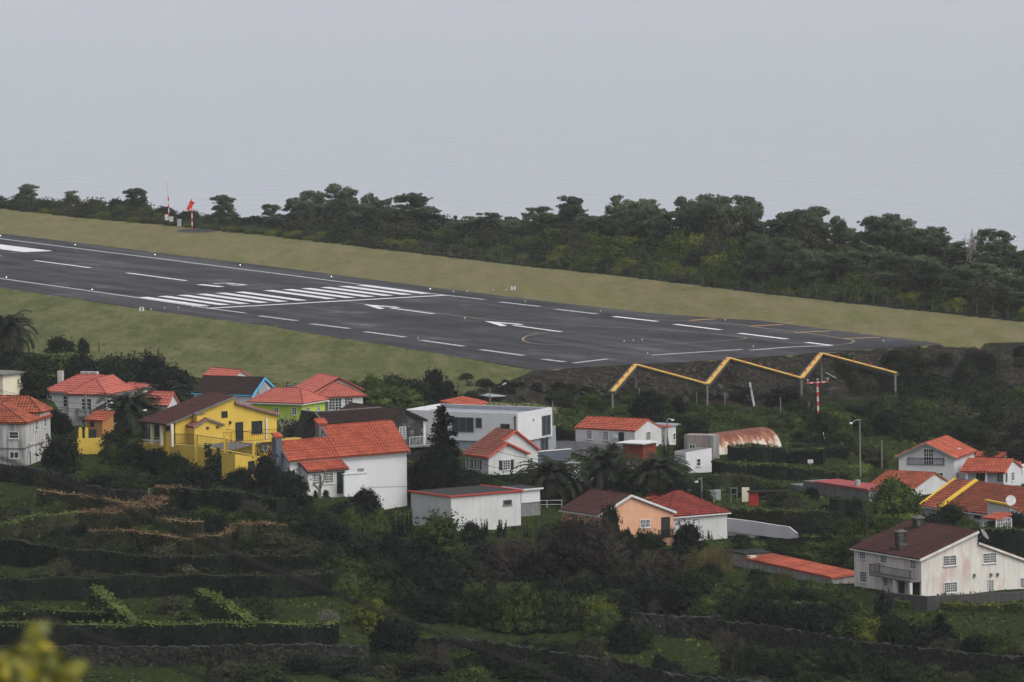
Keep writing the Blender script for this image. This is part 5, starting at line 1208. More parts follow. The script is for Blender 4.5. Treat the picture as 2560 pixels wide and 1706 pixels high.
    for a in ((Q2(30, 1250), Q2(365, 1293)), (Q2(490, 1320), Q2(835, 1363)), (Q2(965, 1390), Q2(1330, 1440)), (Q2(1470, 1467), Q2(1850, 1521)), ((1202, 875), (1309, 890)), ((1357, 899), (1412, 906)),
              (Q2(2170, 1126), Q3(250, 1167)), (Q3(385, 1190), Q3(760, 1233)), (Z8(450, 148), Z8(1135, 105)), (Z8(1190, 111), Z8(1480, 88)), (Z8(-140, 208), Z8(118, 176)), (Q4(250, 1528), Q4(640, 1515))): strip(m, a, 1.1, Zf)
    tag(m.build('worn_runway_marking', wf), kind='structure')
    m = MB(); Zy = .045
    strip(m, [Q2(735, 1110), Q2(1000, 1150), Q2(1500, 1210), Q2(2000, 1275), Q2(2352, 1303), Q3(600, 1335), Q3(1200, 1365), Q3(1800, 1410), Q3(2060, 1438), Q3(2085, 1447), Q3(2060, 1455), Q3(1900, 1470), Q3(1400, 1500), Q3(900, 1515), Q3(400, 1508), Q3(250, 1500), Q3(160, 1490), Q3(110, 1475), Q3(95, 1460), Q3(100, 1446), Q3(130, 1430), Q3(230, 1405), Q3(370, 1387)], .30, Zy)
    strip(m, [Q3(900, 1265), Q3(1600, 1298), Q3(2000, 1325), Q3(2352, 1375), Q4(400, 1400), Q4(740, 1450), Q4(820, 1464), Q4(842, 1478), Q4(800, 1495), Q4(640, 1513)], .33, Zy)
    tag(m.build('taxi_line', yp), kind='structure')
    m = MB()
    for a in ((Q3(1580, 1291), Q3(1815, 1276)), (Q3(2130, 1340), Q4(205, 1328)), (Q4(310, 1398), Q4(625, 1384)), (Q4(735, 1452), Q4(1065, 1442))): strip(m, a, 1.0, .052)
    tag(m.build('shoulder_bars', op), kind='structure')
    # asphalt lip / dark edge along the embankment
    # lights
    em = bpy.data.materials.new('lit_lamp'); em.use_nodes = True; bb = em.node_tree.nodes['Principled BSDF']; bb.inputs['Emission Color'].default_value = (1, .97, .88, 1); bb.inputs['Emission Strength'].default_value = 1.2
    bb.inputs['Base Color'].default_value = (.8, .8, .8, 1)
    spots = [('at the far runway edge', p) for p in [(1.4, 594), (188, 617), (387.5, 642), (600.5, 668), (828.6, 697), (1075.5, 728)]]+[('at the near runway edge', p) for p in [(16.3, 698.7), (230.7, 729.6), (460.8, 763)]]
    first = None
    for i, (wh, p) in enumerate(spots):
        g = U(*p)
        if first is None:
            first = empty('runway_light', g); MB().tube([(0, 0, 0), (0, 0, .3)], .09, 8).build('body', M['trimg'], first); MB().ball((0, 0, .42), .10, 10, 6).build('lamp', em, first); r = first
        else: r = copy_tree(first)
        r.location = g; tag(r, 'small lit white lamp on a stub standing %s' % wh, 'runway light', 'lit lamps along the %s runway edge' % wh.split()[2])
    f2 = None
    for p in [Q1(1345, 1205), Q1(1465, 1197), Q1(1590, 1191), Q1(1715, 1183), Q1(1838, 1179), Q2(1757, 1047), Q2(1878, 1045), Q2(1995, 1045), Q2(2112, 1037), Q2(2226, 1033), Q2(1860, 1287), Q3(118, 1135), Q3(790, 1223), Q3(1900, 1302), Q3(2150, 1540), Q4(1100, 1490), Q3(1000, 1491), Q3(1080, 1485), Q3(1160, 1481), Q2(1445, 1465), Z8(418, 150)]:
        g = U(*p)
        if f2 is None:
            f2 = empty('marker_light', g); MB().tube([(0, 0, 0), (0, 0, .3)], .06, 8).build('stem', M['trimg'], f2); MB().ball((0, 0, .36), .12, 8, 5).build('lens', M['trimw'], f2); r = f2
        else: r = copy_tree(f2)
        r.location = g; tag(r, 'tiny unlit marker lamp on the runway end pavement', 'marker light', 'unlit marker lamps by the runway threshold')
    for p, lb in ((Q1(1262, 1218), 'small white two panel marker board on the near grass by the runway'), (Q2(2292, 1030), 'small white two panel marker board on the far grass by the runway')):
        g = U(*p); r = empty('marker_board', g, 0, lb, 'marker board')
        MB().box(-.42, -.12, -.04, .04, .25, .95).box(.12, .42, -.04, .04, .25, .95).build('panel', M['trimw'], r); MB().box(-.1, .1, -.05, .05, 0, 1.1).build('post', M['trimg'], r)
    # far mast and windsock
    def banded(r_, p, q, rad, n):
        p, q = Vector(p), Vector(q)
        for i in range(n): MB().tube([p.lerp(q, i/n), p.lerp(q, (i+1)/n)], rad, 6).build('red_band' if i % 2 == 0 else 'white_band', M['red' if i % 2 == 0 else 'trimw'], r_)
    g = U(*Q1(1506, 432)); Yg = g.y; top = D(*Q1(1495, 45), Yg)
    r = empty('mast', g, 0, 'tall thin red and white lattice mast at the tree line with pale top', 'mast'); b_ = MB(); banded(r, (0, 0, 0), ((top-g).x*.6, 0, (top-g).z*.72), .16, 8); b_.tube([((top-g).x*.6, 0, (top-g).z*.72), (top.x-g.x, 0, top.z-g.z)], .11, 6)
    b_.bar((top.x-g.x-.5, 0, top.z-g.z-.05), (top.x-g.x+.5, 0, top.z-g.z-.05), .12); b_.build('top_pole', M['trimw'], r)
    MB().box(-.9, -.25, -.2, .3, .9, 2.2).box(.2, .95, -.2, .3, .6, 1.7).build('cabinet', M['trimw'], r)
    g2 = U(*Q1(1598, 452)); tag(MB().box(-.45, .45, -.4, .4, 0, 1.5).box(-.5, .5, -.45, .45, 1.501, 1.6).build('cabinet', M['metal']), 'small grey cabinet in the grass between mast and windsock', 'cabinet').location = g2
    g = U(*Q1(1712, 478)); hz = (D(*Q1(1712, 200), g.y)-g).z
    r = empty('windsock', g, 0, 'red windsock hanging from a red and white banded pole beside the far trees', 'windsock'); a = MB(); banded(r, (0, 0, 0), (0, 0, hz*.62), .15, 5); a.tube([(0, 0, hz*.62), (0, 0, hz)], .09, 6)
    a.build('top_pole', M['red'], r)
    sk = MB(); pts = []; rr_ = []
    for i in range(9):
        t = i/8; pts.append((.15-1.15*t**1.2, .1, hz*.93-.2-1.9*t)); rr_.append(.58-.25*t)
    sk.tube(pts, rr_, 10); sk.build('sock', M['sock'], r, True)
    dk = MB(); cc = U(*Q1(1765, 487)); ring = [(cc.x-g.x+4.6*math.cos(k*PI/12), cc.y-g.y+9*math.sin(k*PI/12), .04) for k in range(24)]; dk.quad(ring); dk.build('gravel_ring', M['shade'], r)
    # far boundary fence with bent posts
    line = [U(*p) for p in FAR[4:]]; r = empty('boundary_fence', line[0], 0, 'long boundary fence of bent topped posts along the far edge of the grass', 'fence'); o = line[0]
    post = None; cur = 0; tot = 0; wires = MB(); kerb = MB(); last = None
    for a, b_ in zip(line[:-1], line[1:]):
        L = (b_-a).length; n = max(1, int(L/4.6))
        kerb.bar(a-o+Vector((0, .2, .05)), b_-o+Vector((0, .2, .05)), .35, .4)
        for i in range(n):
            p = a.lerp(b_, i/n)-o+Vector((0, .8, 0)); tot += 1
            if last is not None:
                for z in (.5, 1.1, 1.7, 2.1): wires.bar(last+Vector((0, 0, z)), p+Vector((0, 0, z)), .007)
            last = p
            if post is None: post = MB().bar((0, 0, -.3), (0, 0, 2.1), .095).bar((0, 0, 2.1), (.32, -.32, 2.6), .08).build('post', M['postd'], r); q = post
            elif tot <= 95: q = post.copy(); C.objects.link(q); q.parent = r
            q.location = p
    wires.build('wire', M['trimg'], r); kerb.build('kerb', M['shade'], r)
    # left continuation: low dark fence
    # zigzag barrier
    zz = [Z8(155, 420), Z8(330, 218), Z8(870, 365), Z8(1030, 168), Z8(1580, 320), Z8(1732, 133), Z8(2288, 280)]
    hz_ = [-1.4, .5, -1.4, .5, -1.4, .5, -.8]
    P = [U(p[0], p[1], z) for p, z in zip(zz, hz_)]
    r = empty('zigzag_barrier', P[0], 0, 'long yellow topped zigzag beam on posts over the embankment at the runway end', 'barrier'); o = P[0]
    yel = plain('yellow_beam_paint', (.60, .37, .085), .6, .25, .2)
    for i, (a, b_) in enumerate(zip(P[:-1], P[1:])):
        a, b_ = a-o, b_-o; d = (b_-a).normalized(); s_ = Vector((0, 0, 1)).cross(d).normalized()
        if s_.y < 0: s_ = -s_
        up_ = d.cross(s_) if d.cross(s_).z > 0 else s_.cross(d)
        k = MB(); k.bar(a+up_*.05, b_+up_*.05, .62, .16); pl = k.build('yellow_plank', yel, r)
        k = MB(); k.bar(a+s_*.6-up_*.25, b_+s_*.48-up_*.25, .32, .5); k.bar(a-up_*.32, b_-up_*.32, .7, .36)
        k.build('dark_beam', M['poled'], r)
        for j in range(1, 5):
            q = a.lerp(b_, j/4.5)+up_*.16; MB().tube([q, q+Vector((0, 0, .28))], .09, 6).build('red_lamp', M['red'], pl)
    for i, p in enumerate(P):
        gzp = gz(p.x, p.y); q = p-o
        m = MB().bar(q+Vector((0, 0, gzp-p.z-.4)), q+Vector((0, 0, -.3)), .28); m.build('post', M['pole'], r)
    # T shaped approach light mast
    Y = 800; b0 = D(*Z6(1355, 400), Y); t0 = D(*Z8(1700, 352), Y); g = Vector((b0.x, Y, gz(b0.x, Y)))
    r = empty('approach_light_mast', g, 0, 'red and white T shaped light mast on a dark pole below the zigzag beam', 'mast'); banded(r, b0-g, t0-g, .15, 9); l0, l1 = D(*Z8(1622, 357), Y)-g, D(*Z8(1782, 345), Y)-g
    for i in range(7): MB().bar(l0.lerp(l1, i/7), l0.lerp(l1, (i+1)/7), .17).build('red_band' if i % 2 == 0 else 'white_band', M['red' if i % 2 == 0 else 'trimw'], r)
    MB().tube([(b0-g), (b0.x-g.x+.1, 0, -.5)], .28, 8).build('pole', M['poled'], r)
    for t in (.03, .5, .97): q = l0.lerp(l1, t); MB().ball(q+Vector((0, 0, .4)), .16, 8, 5).tube([q, q+Vector((0, 0, .3))], .05, 5).build('lamp', M['metal'], r)
    # stray pipes on the embankment
    for (p, q, wd, lb, nm) in ((Z8(1190, 355), Z8(1225, 535), .3, 'long pale metal chute lying down the embankment', 'drain_chute'), (Z8(1762, 276), Z8(1840, 318), .3, 'short pale pipe on the embankment right of the second lamp mast arm', 'drain_pipe'),
                           (Z4(968, 38), Z4(1035, -8), .28, 'short white pipe leaning on the dark embankment behind the modern house', 'drain_pipe'), (Z6(1403, 475), Z6(1433, 612), .14, 'thin white stake leaning beside the black mast foot', 'stake')):
        a = T(*p, .25); b_ = T(*q, .25)
        if nm == 'stake': b_ = T(*q); a = D(*p, b_.y)
        m = MB().bar((0, 0, 0), b_-a, wd, wd*.6); ob = m.build(nm, M['metal'] if nm != 'stake' else M['trimw']); ob.location = a; tag(ob, lb, 'stake' if nm == 'stake' else 'pipe')
    r = None
    for k, (x, y0, y1) in enumerate([(357, 390, 505), (790, 420, 552), (1003, 435, 562), (1423, 465, 612), (1638, 500, 612), (150, 425, 490)]):
        g = T(*Z8(x, y1)); h = (y1-y0)*.33149*g.y/CF
        if r is None: r = empty('embankment_fence', g, 0, 'widely spaced concrete fence posts at the foot of the rocky embankment', 'fence'); o = g
        q = MB().bar((0, 0, -.3), (0, 0, h), .16).build('post', M['pole'], r); q.location = g-o
    # boulders
    random.seed(3); protos = []
    for k in range(3):
        mb = MB(); mb.ball((0, 0, 0), 1, 9, 7, .8); mb.v = [tuple(c*(1+.22*math.sin(7*v[0]+k)*math.cos(6*v[1]+2*k)+random.uniform(-.12, .12)) for c in v) for v in mb.v]
        protos.append(mb)
    me_ = [pm.build('boulder', M['rock']) for pm in protos]; used = [False]*3
    for i in range(46):
        if i < 30: px, py = random.uniform(1120, 2050), random.uniform(962, 1008)
        else: px, py = random.uniform(1950, 2480), random.uniform(930, 990)
        p = T(px, py); k = i % 3
        q = me_[k] if not used[k] else me_[k].copy()
        if used[k]: C.objects.link(q)
        used[k] = True; s = random.uniform(.35, 1.0); q.location = p+Vector((0, 0, s*.2)); q.scale = (s*1.1, s, s*.8); q.rotation_euler = (random.random(), random.random(), random.random()*6)
        tag(q, 'grey boulder on the dark rocky embankment', 'boulder', 'boulders on the embankment')

# ------------------------------------------------------------------ foliage kit
def quadmesh(name, Vq, mats, mi=None, extra=None):
    """Vq (n,4,3) leaf quads; extra = MB with solid pieces"""
    n = len(Vq); V = Vq.reshape(-1, 3); F = [tuple(range(4*i, 4*i+4)) for i in range(n)]
    v = V; loops = np.arange(4*n, dtype=np.int32); starts = np.arange(n, dtype=np.int32)*4
    mi = np.zeros(n, np.int32) if mi is None else mi
    if extra and extra.v:
        ev = np.array(extra.v, float); k = len(V); v = np.concatenate([V, ev]); el = []; st = []; c = 4*n
        for f in extra.f: st.append(c); el += [k+i for i in f]; c += len(f)
        loops = np.concatenate([loops, np.array(el, np.int32)]); starts = np.concatenate([starts, np.array(st, np.int32)]); mi = np.concatenate([mi, np.array(extra.mi, np.int32)])
    me = bpy.data.meshes.new(name); me.vertices.add(len(v)); me.vertices.foreach_set('co', v.astype(np.float32).ravel())
    me.loops.add(len(loops)); me.loops.foreach_set('vertex_index', loops); me.polygons.add(len(starts)); me.polygons.foreach_set('loop_start', starts)
    for m in (mats if isinstance(mats, (list, tuple)) else [mats]): me.materials.append(m)
    me.polygons.foreach_set('material_index', mi.astype(np.int32)); me.update(); me.validate()
    return me
def leaves(P, N, size, rng, jit=.7, asp=1.0):
    n = len(P); N = N+rng.normal(0, jit, (n, 3)); N /= np.linalg.norm(N, axis=1)[:, None]+1e-9
    R_ = rng.normal(0, 1, (n, 3)); A = np.cross(N, R_); A /= np.linalg.norm(A, axis=1)[:, None]+1e-9; B_ = np.cross(N, A)
    s = size*rng.uniform(.6, 1.4, (n, 1)); A = A*s*.5; B_ = B_*s*.5*asp
    return np.stack([P-A-B_*.35, P-A*.1-B_, P+A+B_*.2, P+A*.1+B_], 1)
def blobleaf(blobs, dens, size, rng, jit=.7, low=-.35):
    out = []
    for (c, r) in blobs:
        c = np.array(c, float); r = np.array(r, float) if hasattr(r, '__len__') else np.array([r]*3, float)
        area = 4*PI*((r[0]*r[1])**1.0+(r[0]*r[2])+(r[1]*r[2]))/3; n = max(6, int(area*dens))
        d = rng.normal(0, 1, (n*2, 3)); d /= np.linalg.norm(d, axis=1)[:, None]; d = d[d[:, 2] > low][:n]
        rad = rng.uniform(.70, 1.08, (len(d), 1))
        out.append(leaves(c+d*r*rad, d*.9+np.array([0, 0, .3]), size, rng, jit))
    return np.concatenate(out)
def core(mb, blobs, k=.74):
    for c, r in blobs:
        r = r if hasattr(r, '__len__') else (r, r, r); i0 = len(mb.v); mb.ball((0, 0, 0), 1, 7, 5)
        for i in range(i0, len(mb.v)): v = mb.v[i]; mb.v[i] = (c[0]+v[0]*r[0]*k, c[1]+v[1]*r[1]*k, c[2]+v[2]*r[2]*k)
PROTO = {}
def mkshrub(key, mat, seed, W=5.0, Hh=3.6, nb=15, size=.21, dens=16, flat=1.0, spiky=0):
    rng = np.random.default_rng(seed); bl = []
    for i in range(nb):
        a = rng.uniform(0, 2*PI); t = rng.uniform(0, 1)**.6; rr = t*W*.36; z = Hh*(.30+.46*(1-t*t)*rng.uniform(.7, 1.1))
        r = rng.uniform(.13, .24)*W*(1-.35*t); bl.append(((rr*math.cos(a), rr*math.sin(a), z), (r, r, r*rng.uniform(.65, .9)*flat)))
    bl.append(((0, 0, Hh*.36), (W*.38, W*.38, Hh*.34)))
    for i in range(9): a = i*.7+rng.uniform(-.2, .2); bl.append(((W*.33*math.cos(a), W*.33*math.sin(a), Hh*.10), (W*.17, W*.17, Hh*.2)))
    Q = blobleaf(bl, dens, size, rng)
    # stray shoots for an uneven outline
    k = 90; d = rng.normal(0, 1, (k, 3)); d[:, 2] = abs(d[:, 2]); d /= np.linalg.norm(d, axis=1)[:, None]
    base = np.array([0, 0, Hh*.36])+d*np.array([W*.46, W*.46, Hh*.56])*rng.uniform(.92, 1.12, (k, 1))
    P = np.concatenate([base+rng.normal(0, .12, base.shape) for _ in range(5)]); Q = np.concatenate([Q, leaves(P, np.tile(d, (5, 1)), size*.9, rng)])
    e = MB(); core(e, bl, .72); LEAFN[key] = len(Q); PROTO[key] = ('mesh', quadmesh('shrub', Q, [mat], None, e), W, Hh)
def limb(mb, p, q, r0, r1, rng, bend=.12, seg=4, n=5):
    p, q = Vector(p), Vector(q); L = (q-p).length; pts = []; off = Vector(rng.normal(0, bend*L, 3)); off.z *= .4
    for i in range(seg+1): t = i/seg; pts.append(p.lerp(q, t)+off*math.sin(PI*t))
    mb.tube(pts, [r0+(r1-r0)*i/seg for i in range(seg+1)], n)
def mkpine(key, seed, Hh=10.0, W=7.0, nclump=26, low=.42, lean=.1, umb=1.0):
    rng = np.random.default_rng(seed); tr = MB(); top = Vector((rng.normal(0, lean*Hh), rng.normal(0, lean*Hh*.5), Hh*.86)); mid = top*.55+Vector((rng.normal(0, .3), 0, 0))
    tr.tube([(0, 0, -.5), tuple(mid*.5), tuple(mid), tuple(top)], [.24, .2, .16, .06], 6); bl = []
    for i in range(int(nclump*1.35)):
        t = rng.uniform(low, 1.0); a = rng.uniform(0, 2*PI); f = ((t-low)/(1-low))
        wr = W*.5*(math.sqrt(max(0, 1-(f*1.05-.35)**2*umb*1.15)))*rng.uniform(.35, 1.0)
        c = Vector((top.x*t+wr*math.cos(a), top.y*t+wr*math.sin(a), Hh*t-(.35 if t > .9 else 0)))
        r = rng.uniform(.6, 1.15)*W/7
        bl.append((tuple(c), (r*1.1, r*1.1, r*.8)))
        if i % 2 == 0: s = mid.lerp(top, max(0, min(1, (t-.5)*1.6))); limb(tr, s, c, .09, .03, rng)
        for _ in range(3):
            c2 = c+Vector((rng.normal(0, r*.9), rng.normal(0, r*.9), rng.uniform(-.1, .5)*r)); r2 = r*rng.uniform(.3, .55); bl.append((tuple(c2), (r2, r2, r2*.8)))
    Q = blobleaf(bl, 15, .25, rng, 1.1, -.7); e = MB(); core(e, bl, .58)
    cm = quadmesh('crown', Q, [LF['pine']], None, e)
    PROTO[key] = ('tree', [('trunk', tr, M['bark']), ('crown', cm, None)], W, Hh)
def finish(key, parts, W, Hh): PROTO[key] = ('tree', parts, W, Hh)
def mkpalm(key, seed, n=84, R_=3.6, trunk=3.0):
    rng = np.random.default_rng(seed); tr = MB().tube([(0, 0, -.6), (.05, 0, trunk*.5), (0, 0, trunk)], [.42, .36, .45], 9); Q = []; ra = MB()
    for i in range(n):
        az = i*2.39996+rng.normal(0, .1); el = math.radians(82-105*(i/n)**.85)+rng.normal(0, .05); L = R_*rng.uniform(.9, 1.12)
        p = Vector((0, 0, trunk)); dxy = Vector((math.cos(az), math.sin(az), 0)); pts = [p.copy()]; e = el
        for k in range(9):
            p = p+(dxy*math.cos(e)+Vector((0, 0, math.sin(e))))*L/9; pts.append(p.copy()); e -= .13+.02*k
        ra.tube(pts, [.05]*5+[.03]*5, 3, False)
        for k in range(1, 10):
            for h in (0, .5):
                c = pts[k-1].lerp(pts[k], .5+h if .5+h <= 1 else 1); d = (pts[k]-pts[k-1]).normalized(); sd_ = d.cross(Vector((0, 0, 1)))
                if sd_.length < .05: continue
                sd_.normalize(); ln = .62*(1-.55*abs(k/9-.45))
                for sgn in (-1, 1):
                    t = (sd_*sgn*.8+d*.55+Vector((0, 0, -.28+rng.normal(0, .12)))).normalized()*ln; wv = d*.115
                    Q.append([c-wv, c+wv, c+t+wv*.3, c+t-wv*.3])
    Q = np.array([[tuple(v) for v in q] for q in Q]); cm = quadmesh('crown', Q, [LF['palm']], None, ra)
    finish(key, [('trunk', tr, M['bark']), ('crown', cm, None)], 2*R_*.74, trunk+R_*.78)
def mkbare(key, seed, Hh=6.0, W=8.0, mat='twig', depth=5, dens=1.0, leaf=None):
    rng = np.random.default_rng(seed); tr = MB(); tw = MB(); tips = []
    def rec(p, d, L, r, k):
        q = p+d*L; (tr if k < 2 else tw).tube([p, p.lerp(q, .5)+Vector(rng.normal(0, .05*L, 3)), q], [r, r*.85, r*.7], 4 if k < 2 else 3, False)
        if k >= depth: tips.append(q); return
        for _ in range(3 if k < depth-1 else int(4*dens)):
            nd = (d+Vector(rng.normal(0, .50, 3))+Vector((0, 0, .12))).normalized(); rec(q, nd, L*rng.uniform(.62, .85), r*.6, k+1)
    for i in range(4):
        a = rng.uniform(0, 2*PI); rec(Vector((rng.normal(0, .3), rng.normal(0, .3), -.2)), Vector((math.cos(a)*.75, math.sin(a)*.75, 1)).normalized(), Hh*.27, .13, 0)
    allv = np.array(tr.v+tw.v); sx = W/(np.ptp(allv[:, 0])+1e-6); sy = W/(np.ptp(allv[:, 1])+1e-6); sz = Hh/allv[:, 2].max()
    for q in (tr, tw): q.v = [(v[0]*sx, v[1]*sy, v[2]*sz) for v in q.v]
    finish(key, [('trunk', tr, M[mat]), ('twigs', tw, M[mat])], W, Hh)
def mkconifer(key, seed, Hh=12.0, W=5.5, mat='dark', tiers=24):
    rng = np.random.default_rng(seed); tr = MB().tube([(0, 0, -.5), (0, 0, Hh*.95)], [.28, .05], 7); Q = []; e = MB()
    for i in range(tiers):
        t = (i+.5)/tiers; z = Hh*(.05+.93*t); rr = W*.5*(1-t)**.62*rng.uniform(.8, 1.1)
        for j in range(max(3, int(10*(1-t*.6)))):
            a = rng.uniform(0, 2*PI); L = rr*rng.uniform(.7, 1.12); m = max(3, int(L*4))
            d = np.array([math.cos(a), math.sin(a), rng.uniform(-.12, .25)])
            tr.tube([(0, 0, z), tuple(Vector(d*L)+Vector((0, 0, z)))], [.04, .015], 3, False)
            for s in np.linspace(.25, 1, m):
                c = d*L*s+np.array([0, 0, z]); P = c+rng.normal(0, .17, (7, 3)); Q.append(leaves(P, np.tile([0, 0, 1.0], (7, 1)), .36, rng, .8))
    e.tube([(0, 0, .3), (0, 0, Hh*.5), (0, 0, Hh*.9)], [W*.27, W*.19, .1], 8)
    cm = quadmesh('crown', np.concatenate(Q), [LF[mat]], None, e); finish(key, [('trunk', tr, M['bark']), ('crown', cm, None)], W, Hh)
def mkspiky(key, seed, mat='dark', W=1.6, Hh=3.5, n=9):
    rng = np.random.default_rng(seed); bl = []
    for i in range(n):
        x, y = rng.normal(0, W*.18, 2); h = Hh*rng.uniform(.55, 1.0); k = 5
        for j in range(k): t = j/(k-1); r = W*.2*(1-t*.75); bl.append(((x*(1+.6*t), y*(1+.6*t), h*(.12+.85*t)), (r, r, h/k*.7)))
    Q = blobleaf(bl, 26, .2, rng, .6, -.9); e = MB(); core(e, bl, .6); PROTO[key] = ('mesh', quadmesh('shrub', Q, [LF[mat]], None, e), W, Hh)
def mkpollard(key, seed):
    rng = np.random.default_rng(seed); tr = MB(); tr.tube([(0, 0, -.4), (.05, 0, 1.6)], [.34, .27], 8); kn = MB()
    for a, L, z in ((2.9, 2.3, 2.5), (.15, 3.0, 1.2), (2.2, 1.5, 3.0), (.9, 1.9, 2.2), (3.6, 1.4, 1.6)):
        p = Vector((.05, 0, 1.5)); q = Vector((math.cos(a)*L*.55, math.sin(a)*.6, 1.5+z*.5)); e = Vector((math.cos(a)*L*.85, math.sin(a)*.8, 1.5+z))
        tr.tube([p, q, e], [.2, .15, .13], 6); tr.ball(e, .24, 7, 5)
    finish(key, [('trunk', tr, M['twigp'])], 5.0, 4.6)
def mkcane(key, seed):
    rng = np.random.default_rng(seed); Q = []
    for i in range(260):
        x, y = rng.uniform(-3, 3), rng.uniform(-1.5, 1.5); h = rng.uniform(2, 4); l = rng.normal(0, .35, 2)
        Q.append([(x-.03, y, 0), (x+.03, y, 0), (x+l[0]+.02, y+l[1], h), (x+l[0]-.02, y+l[1], h)])
        for j in range(5): z = h*rng.uniform(.3, 1); t = z/h; c = np.array([x+l[0]*t, y+l[1]*t, z]); d = rng.normal(0, .35, 3); d[2] = .15; Q.append([tuple(c), tuple(c+[.05, 0, .05]), tuple(c+d), tuple(c+d-[0, 0, .05])])
    PROTO[key] = ('mesh', quadmesh('reeds', np.array(Q, float), [LF['cane']]), 6.0, 3.6)
FIRST = {}; STUFF = {}
def place_stuff(bucket, key, P, h, w, rz):
    STUFF.setdefault(bucket, []).append((key, P, h, w, rz))
def build_stuff(bucket, name, label, cat):
    mats = list(dict.fromkeys(PROTO[k][1].materials[0].name for k, *_ in STUFF[bucket])); rng = np.random.default_rng(1); Qs = []; mi = []
    for key, P, h, w, rz in STUFF[bucket]:
        me = PROTO[key][1]; W0, H0 = PROTO[key][2:]; co = np.zeros(len(me.vertices)*3, np.float32); me.vertices.foreach_get('co', co); co = co.reshape(-1, 3)
        nq = LEAFN[key]; q = co[:nq*4].reshape(-1, 4, 3).astype(float); sel = rng.random(nq) < .5; q = q[sel]; cen = q.mean(1, keepdims=True); q = cen+(q-cen)*1.35
        s = np.array([w/W0, w/W0, h/H0]); q = q*s; c_, s_ = math.cos(rz), math.sin(rz); x = q[..., 0]*c_-q[..., 1]*s_; y = q[..., 0]*s_+q[..., 1]*c_
        Qs.append(np.stack([x+P.x, y+P.y, q[..., 2]+P.z-.15], -1)); mi.append(np.full(sel.sum(), mats.index(me.materials[0].name)))
    me = quadmesh(name, np.concatenate(Qs), [bpy.data.materials[m] for m in mats], np.concatenate(mi)); o = bpy.data.objects.new(name, me); C.objects.link(o); tag(o, label, cat, None, 'stuff')
LEAFN = {}
def place(key, P, h, w, name, label, cat, group=None, rz=None, dy=None):
    kind, data, W0, H0 = PROTO[key]; rz = random.uniform(0, 6.28) if rz is None else rz
    if kind == 'mesh':
        o = bpy.data.objects.new(name, data); C.objects.link(o)
    else:
        if key not in FIRST:
            o = bpy.data.objects.new(name, None); C.objects.link(o); ch = []
            for nm, d, mt in data:
                if isinstance(d, MB): c = d.build(nm, mt, o)
                else: c = bpy.data.objects.new(nm, d); C.objects.link(c); c.parent = o
                ch.append(c)
            FIRST[key] = ch
        else:
            o = bpy.data.objects.new(name, None); C.objects.link(o)
            for c0 in FIRST[key]: c = c0.copy(); C.objects.link(c); c.parent = o
    o.location = P-Vector((0, 0, .15)); o.rotation_euler = (0, 0, rz); o.scale = (w/W0, w/W0, h/H0)
    return tag(o, label, cat, group)
def plant(key, x, yt, yb, wpx, name, label, cat, group=None, rz=None):
    P = T(x, yb); k = P.y/CF; return place(key, P, (yb-yt)*k, wpx*k, name, label, cat, group, rz)
def protos():
    for i, (W, Hh, nb) in enumerate(((5, 3.6, 15), (5, 4.2, 20), (6, 3.2, 22))):
        for mk in ('shrub', 'lit', 'ylw', 'dark', 'olive'): mkshrub(mk+str(i), LF[mk], 11+i*7, W, Hh, nb)
    for i, (nc, lo, um, ln) in enumerate(((28, .38, .85, .05), (34, .30, .7, .1), (24, .52, 1.0, .14), (30, .40, .8, .02), (38, .2, .6, .06))): mkpine('pine%d' % i, 40+i, 10, 7.5, nc, lo, ln, um)
    mkshrub('twigl0', LF['twigl'], 61, 8, 6, 30, .2, 12); mkshrub('twigl1', LF['twigl'], 62, 6, 4, 22, .2, 12)
    mkpalm('palm0', 5); mkpalm('palm1', 6, 56, 3.5, 2.4); mkbare('bare0', 8, 6, 8, 'twig', 5, 1.3); mkbare('bare1', 9, 5, 6, 'twig', 4, 1.5); mkbare('barep', 10, 4, 4, 'twigp', 3, 1.2)
    mkconifer('conifer', 12); mkspiky('spiky0', 13); mkspiky('spiky1', 14, 'dark', 1.3, 4.2, 4); mkspiky('spiky2', 15, 'shrub', 2.2, 3.5, 12); mkpollard('pollard', 16); mkcane('cane', 17)

SIL = [(-60, 500), (0, 490), (40, 478), (72, 465), (100, 475), (115, 492), (180, 486), (260, 492), (310, 488), (335, 474), (355, 478), (385, 492), (400, 505), (440, 514), (480, 520), (530, 500), (562, 492), (595, 505), (605, 540), (640, 546), (662, 520), (682, 514), (708, 520), (712, 540), (735, 520), (760, 497), (785, 482), (815, 490), (835, 475), (862, 467), (890, 480), (905, 500), (925, 490), (960, 500), (990, 512), (1010, 500), (1027, 484), (1060, 500), (1080, 508), (1095, 530), (1130, 528), (1180, 514), (1240, 512), (1265, 535), (1290, 548), (1310, 545), (1340, 520), (1400, 512), (1425, 495), (1455, 505), (1475, 525), (1500, 520), (1545, 494), (1600, 500), (1640, 503), (1650, 527), (1680, 510), (1720, 498), (1735, 510), (1745, 492), (1820, 490), (1895, 505), (1902, 528), (1945, 526), (1990, 520), (2045, 524), (2072, 550), (2085, 545), (2110, 547), (2150, 555), (2200, 538), (2232, 560), (2255, 550), (2290, 555), (2350, 575), (2375, 605), (2440, 608), (2470, 585), (2490, 575), (2530, 592), (2538, 620), (2570, 632), (2640, 640)]
def silh(x):
    for (a, b), (c, d) in zip(SIL[:-1], SIL[1:]):
        if a <= x <= c: return b+(d-b)*(x-a)/(c-a)
    return 560
def treeline(x):
    L = sorted(FAR); xs = [p[0] for p in L]; ys = [p[1] for p in L]; return float(np.interp(x, xs, ys))
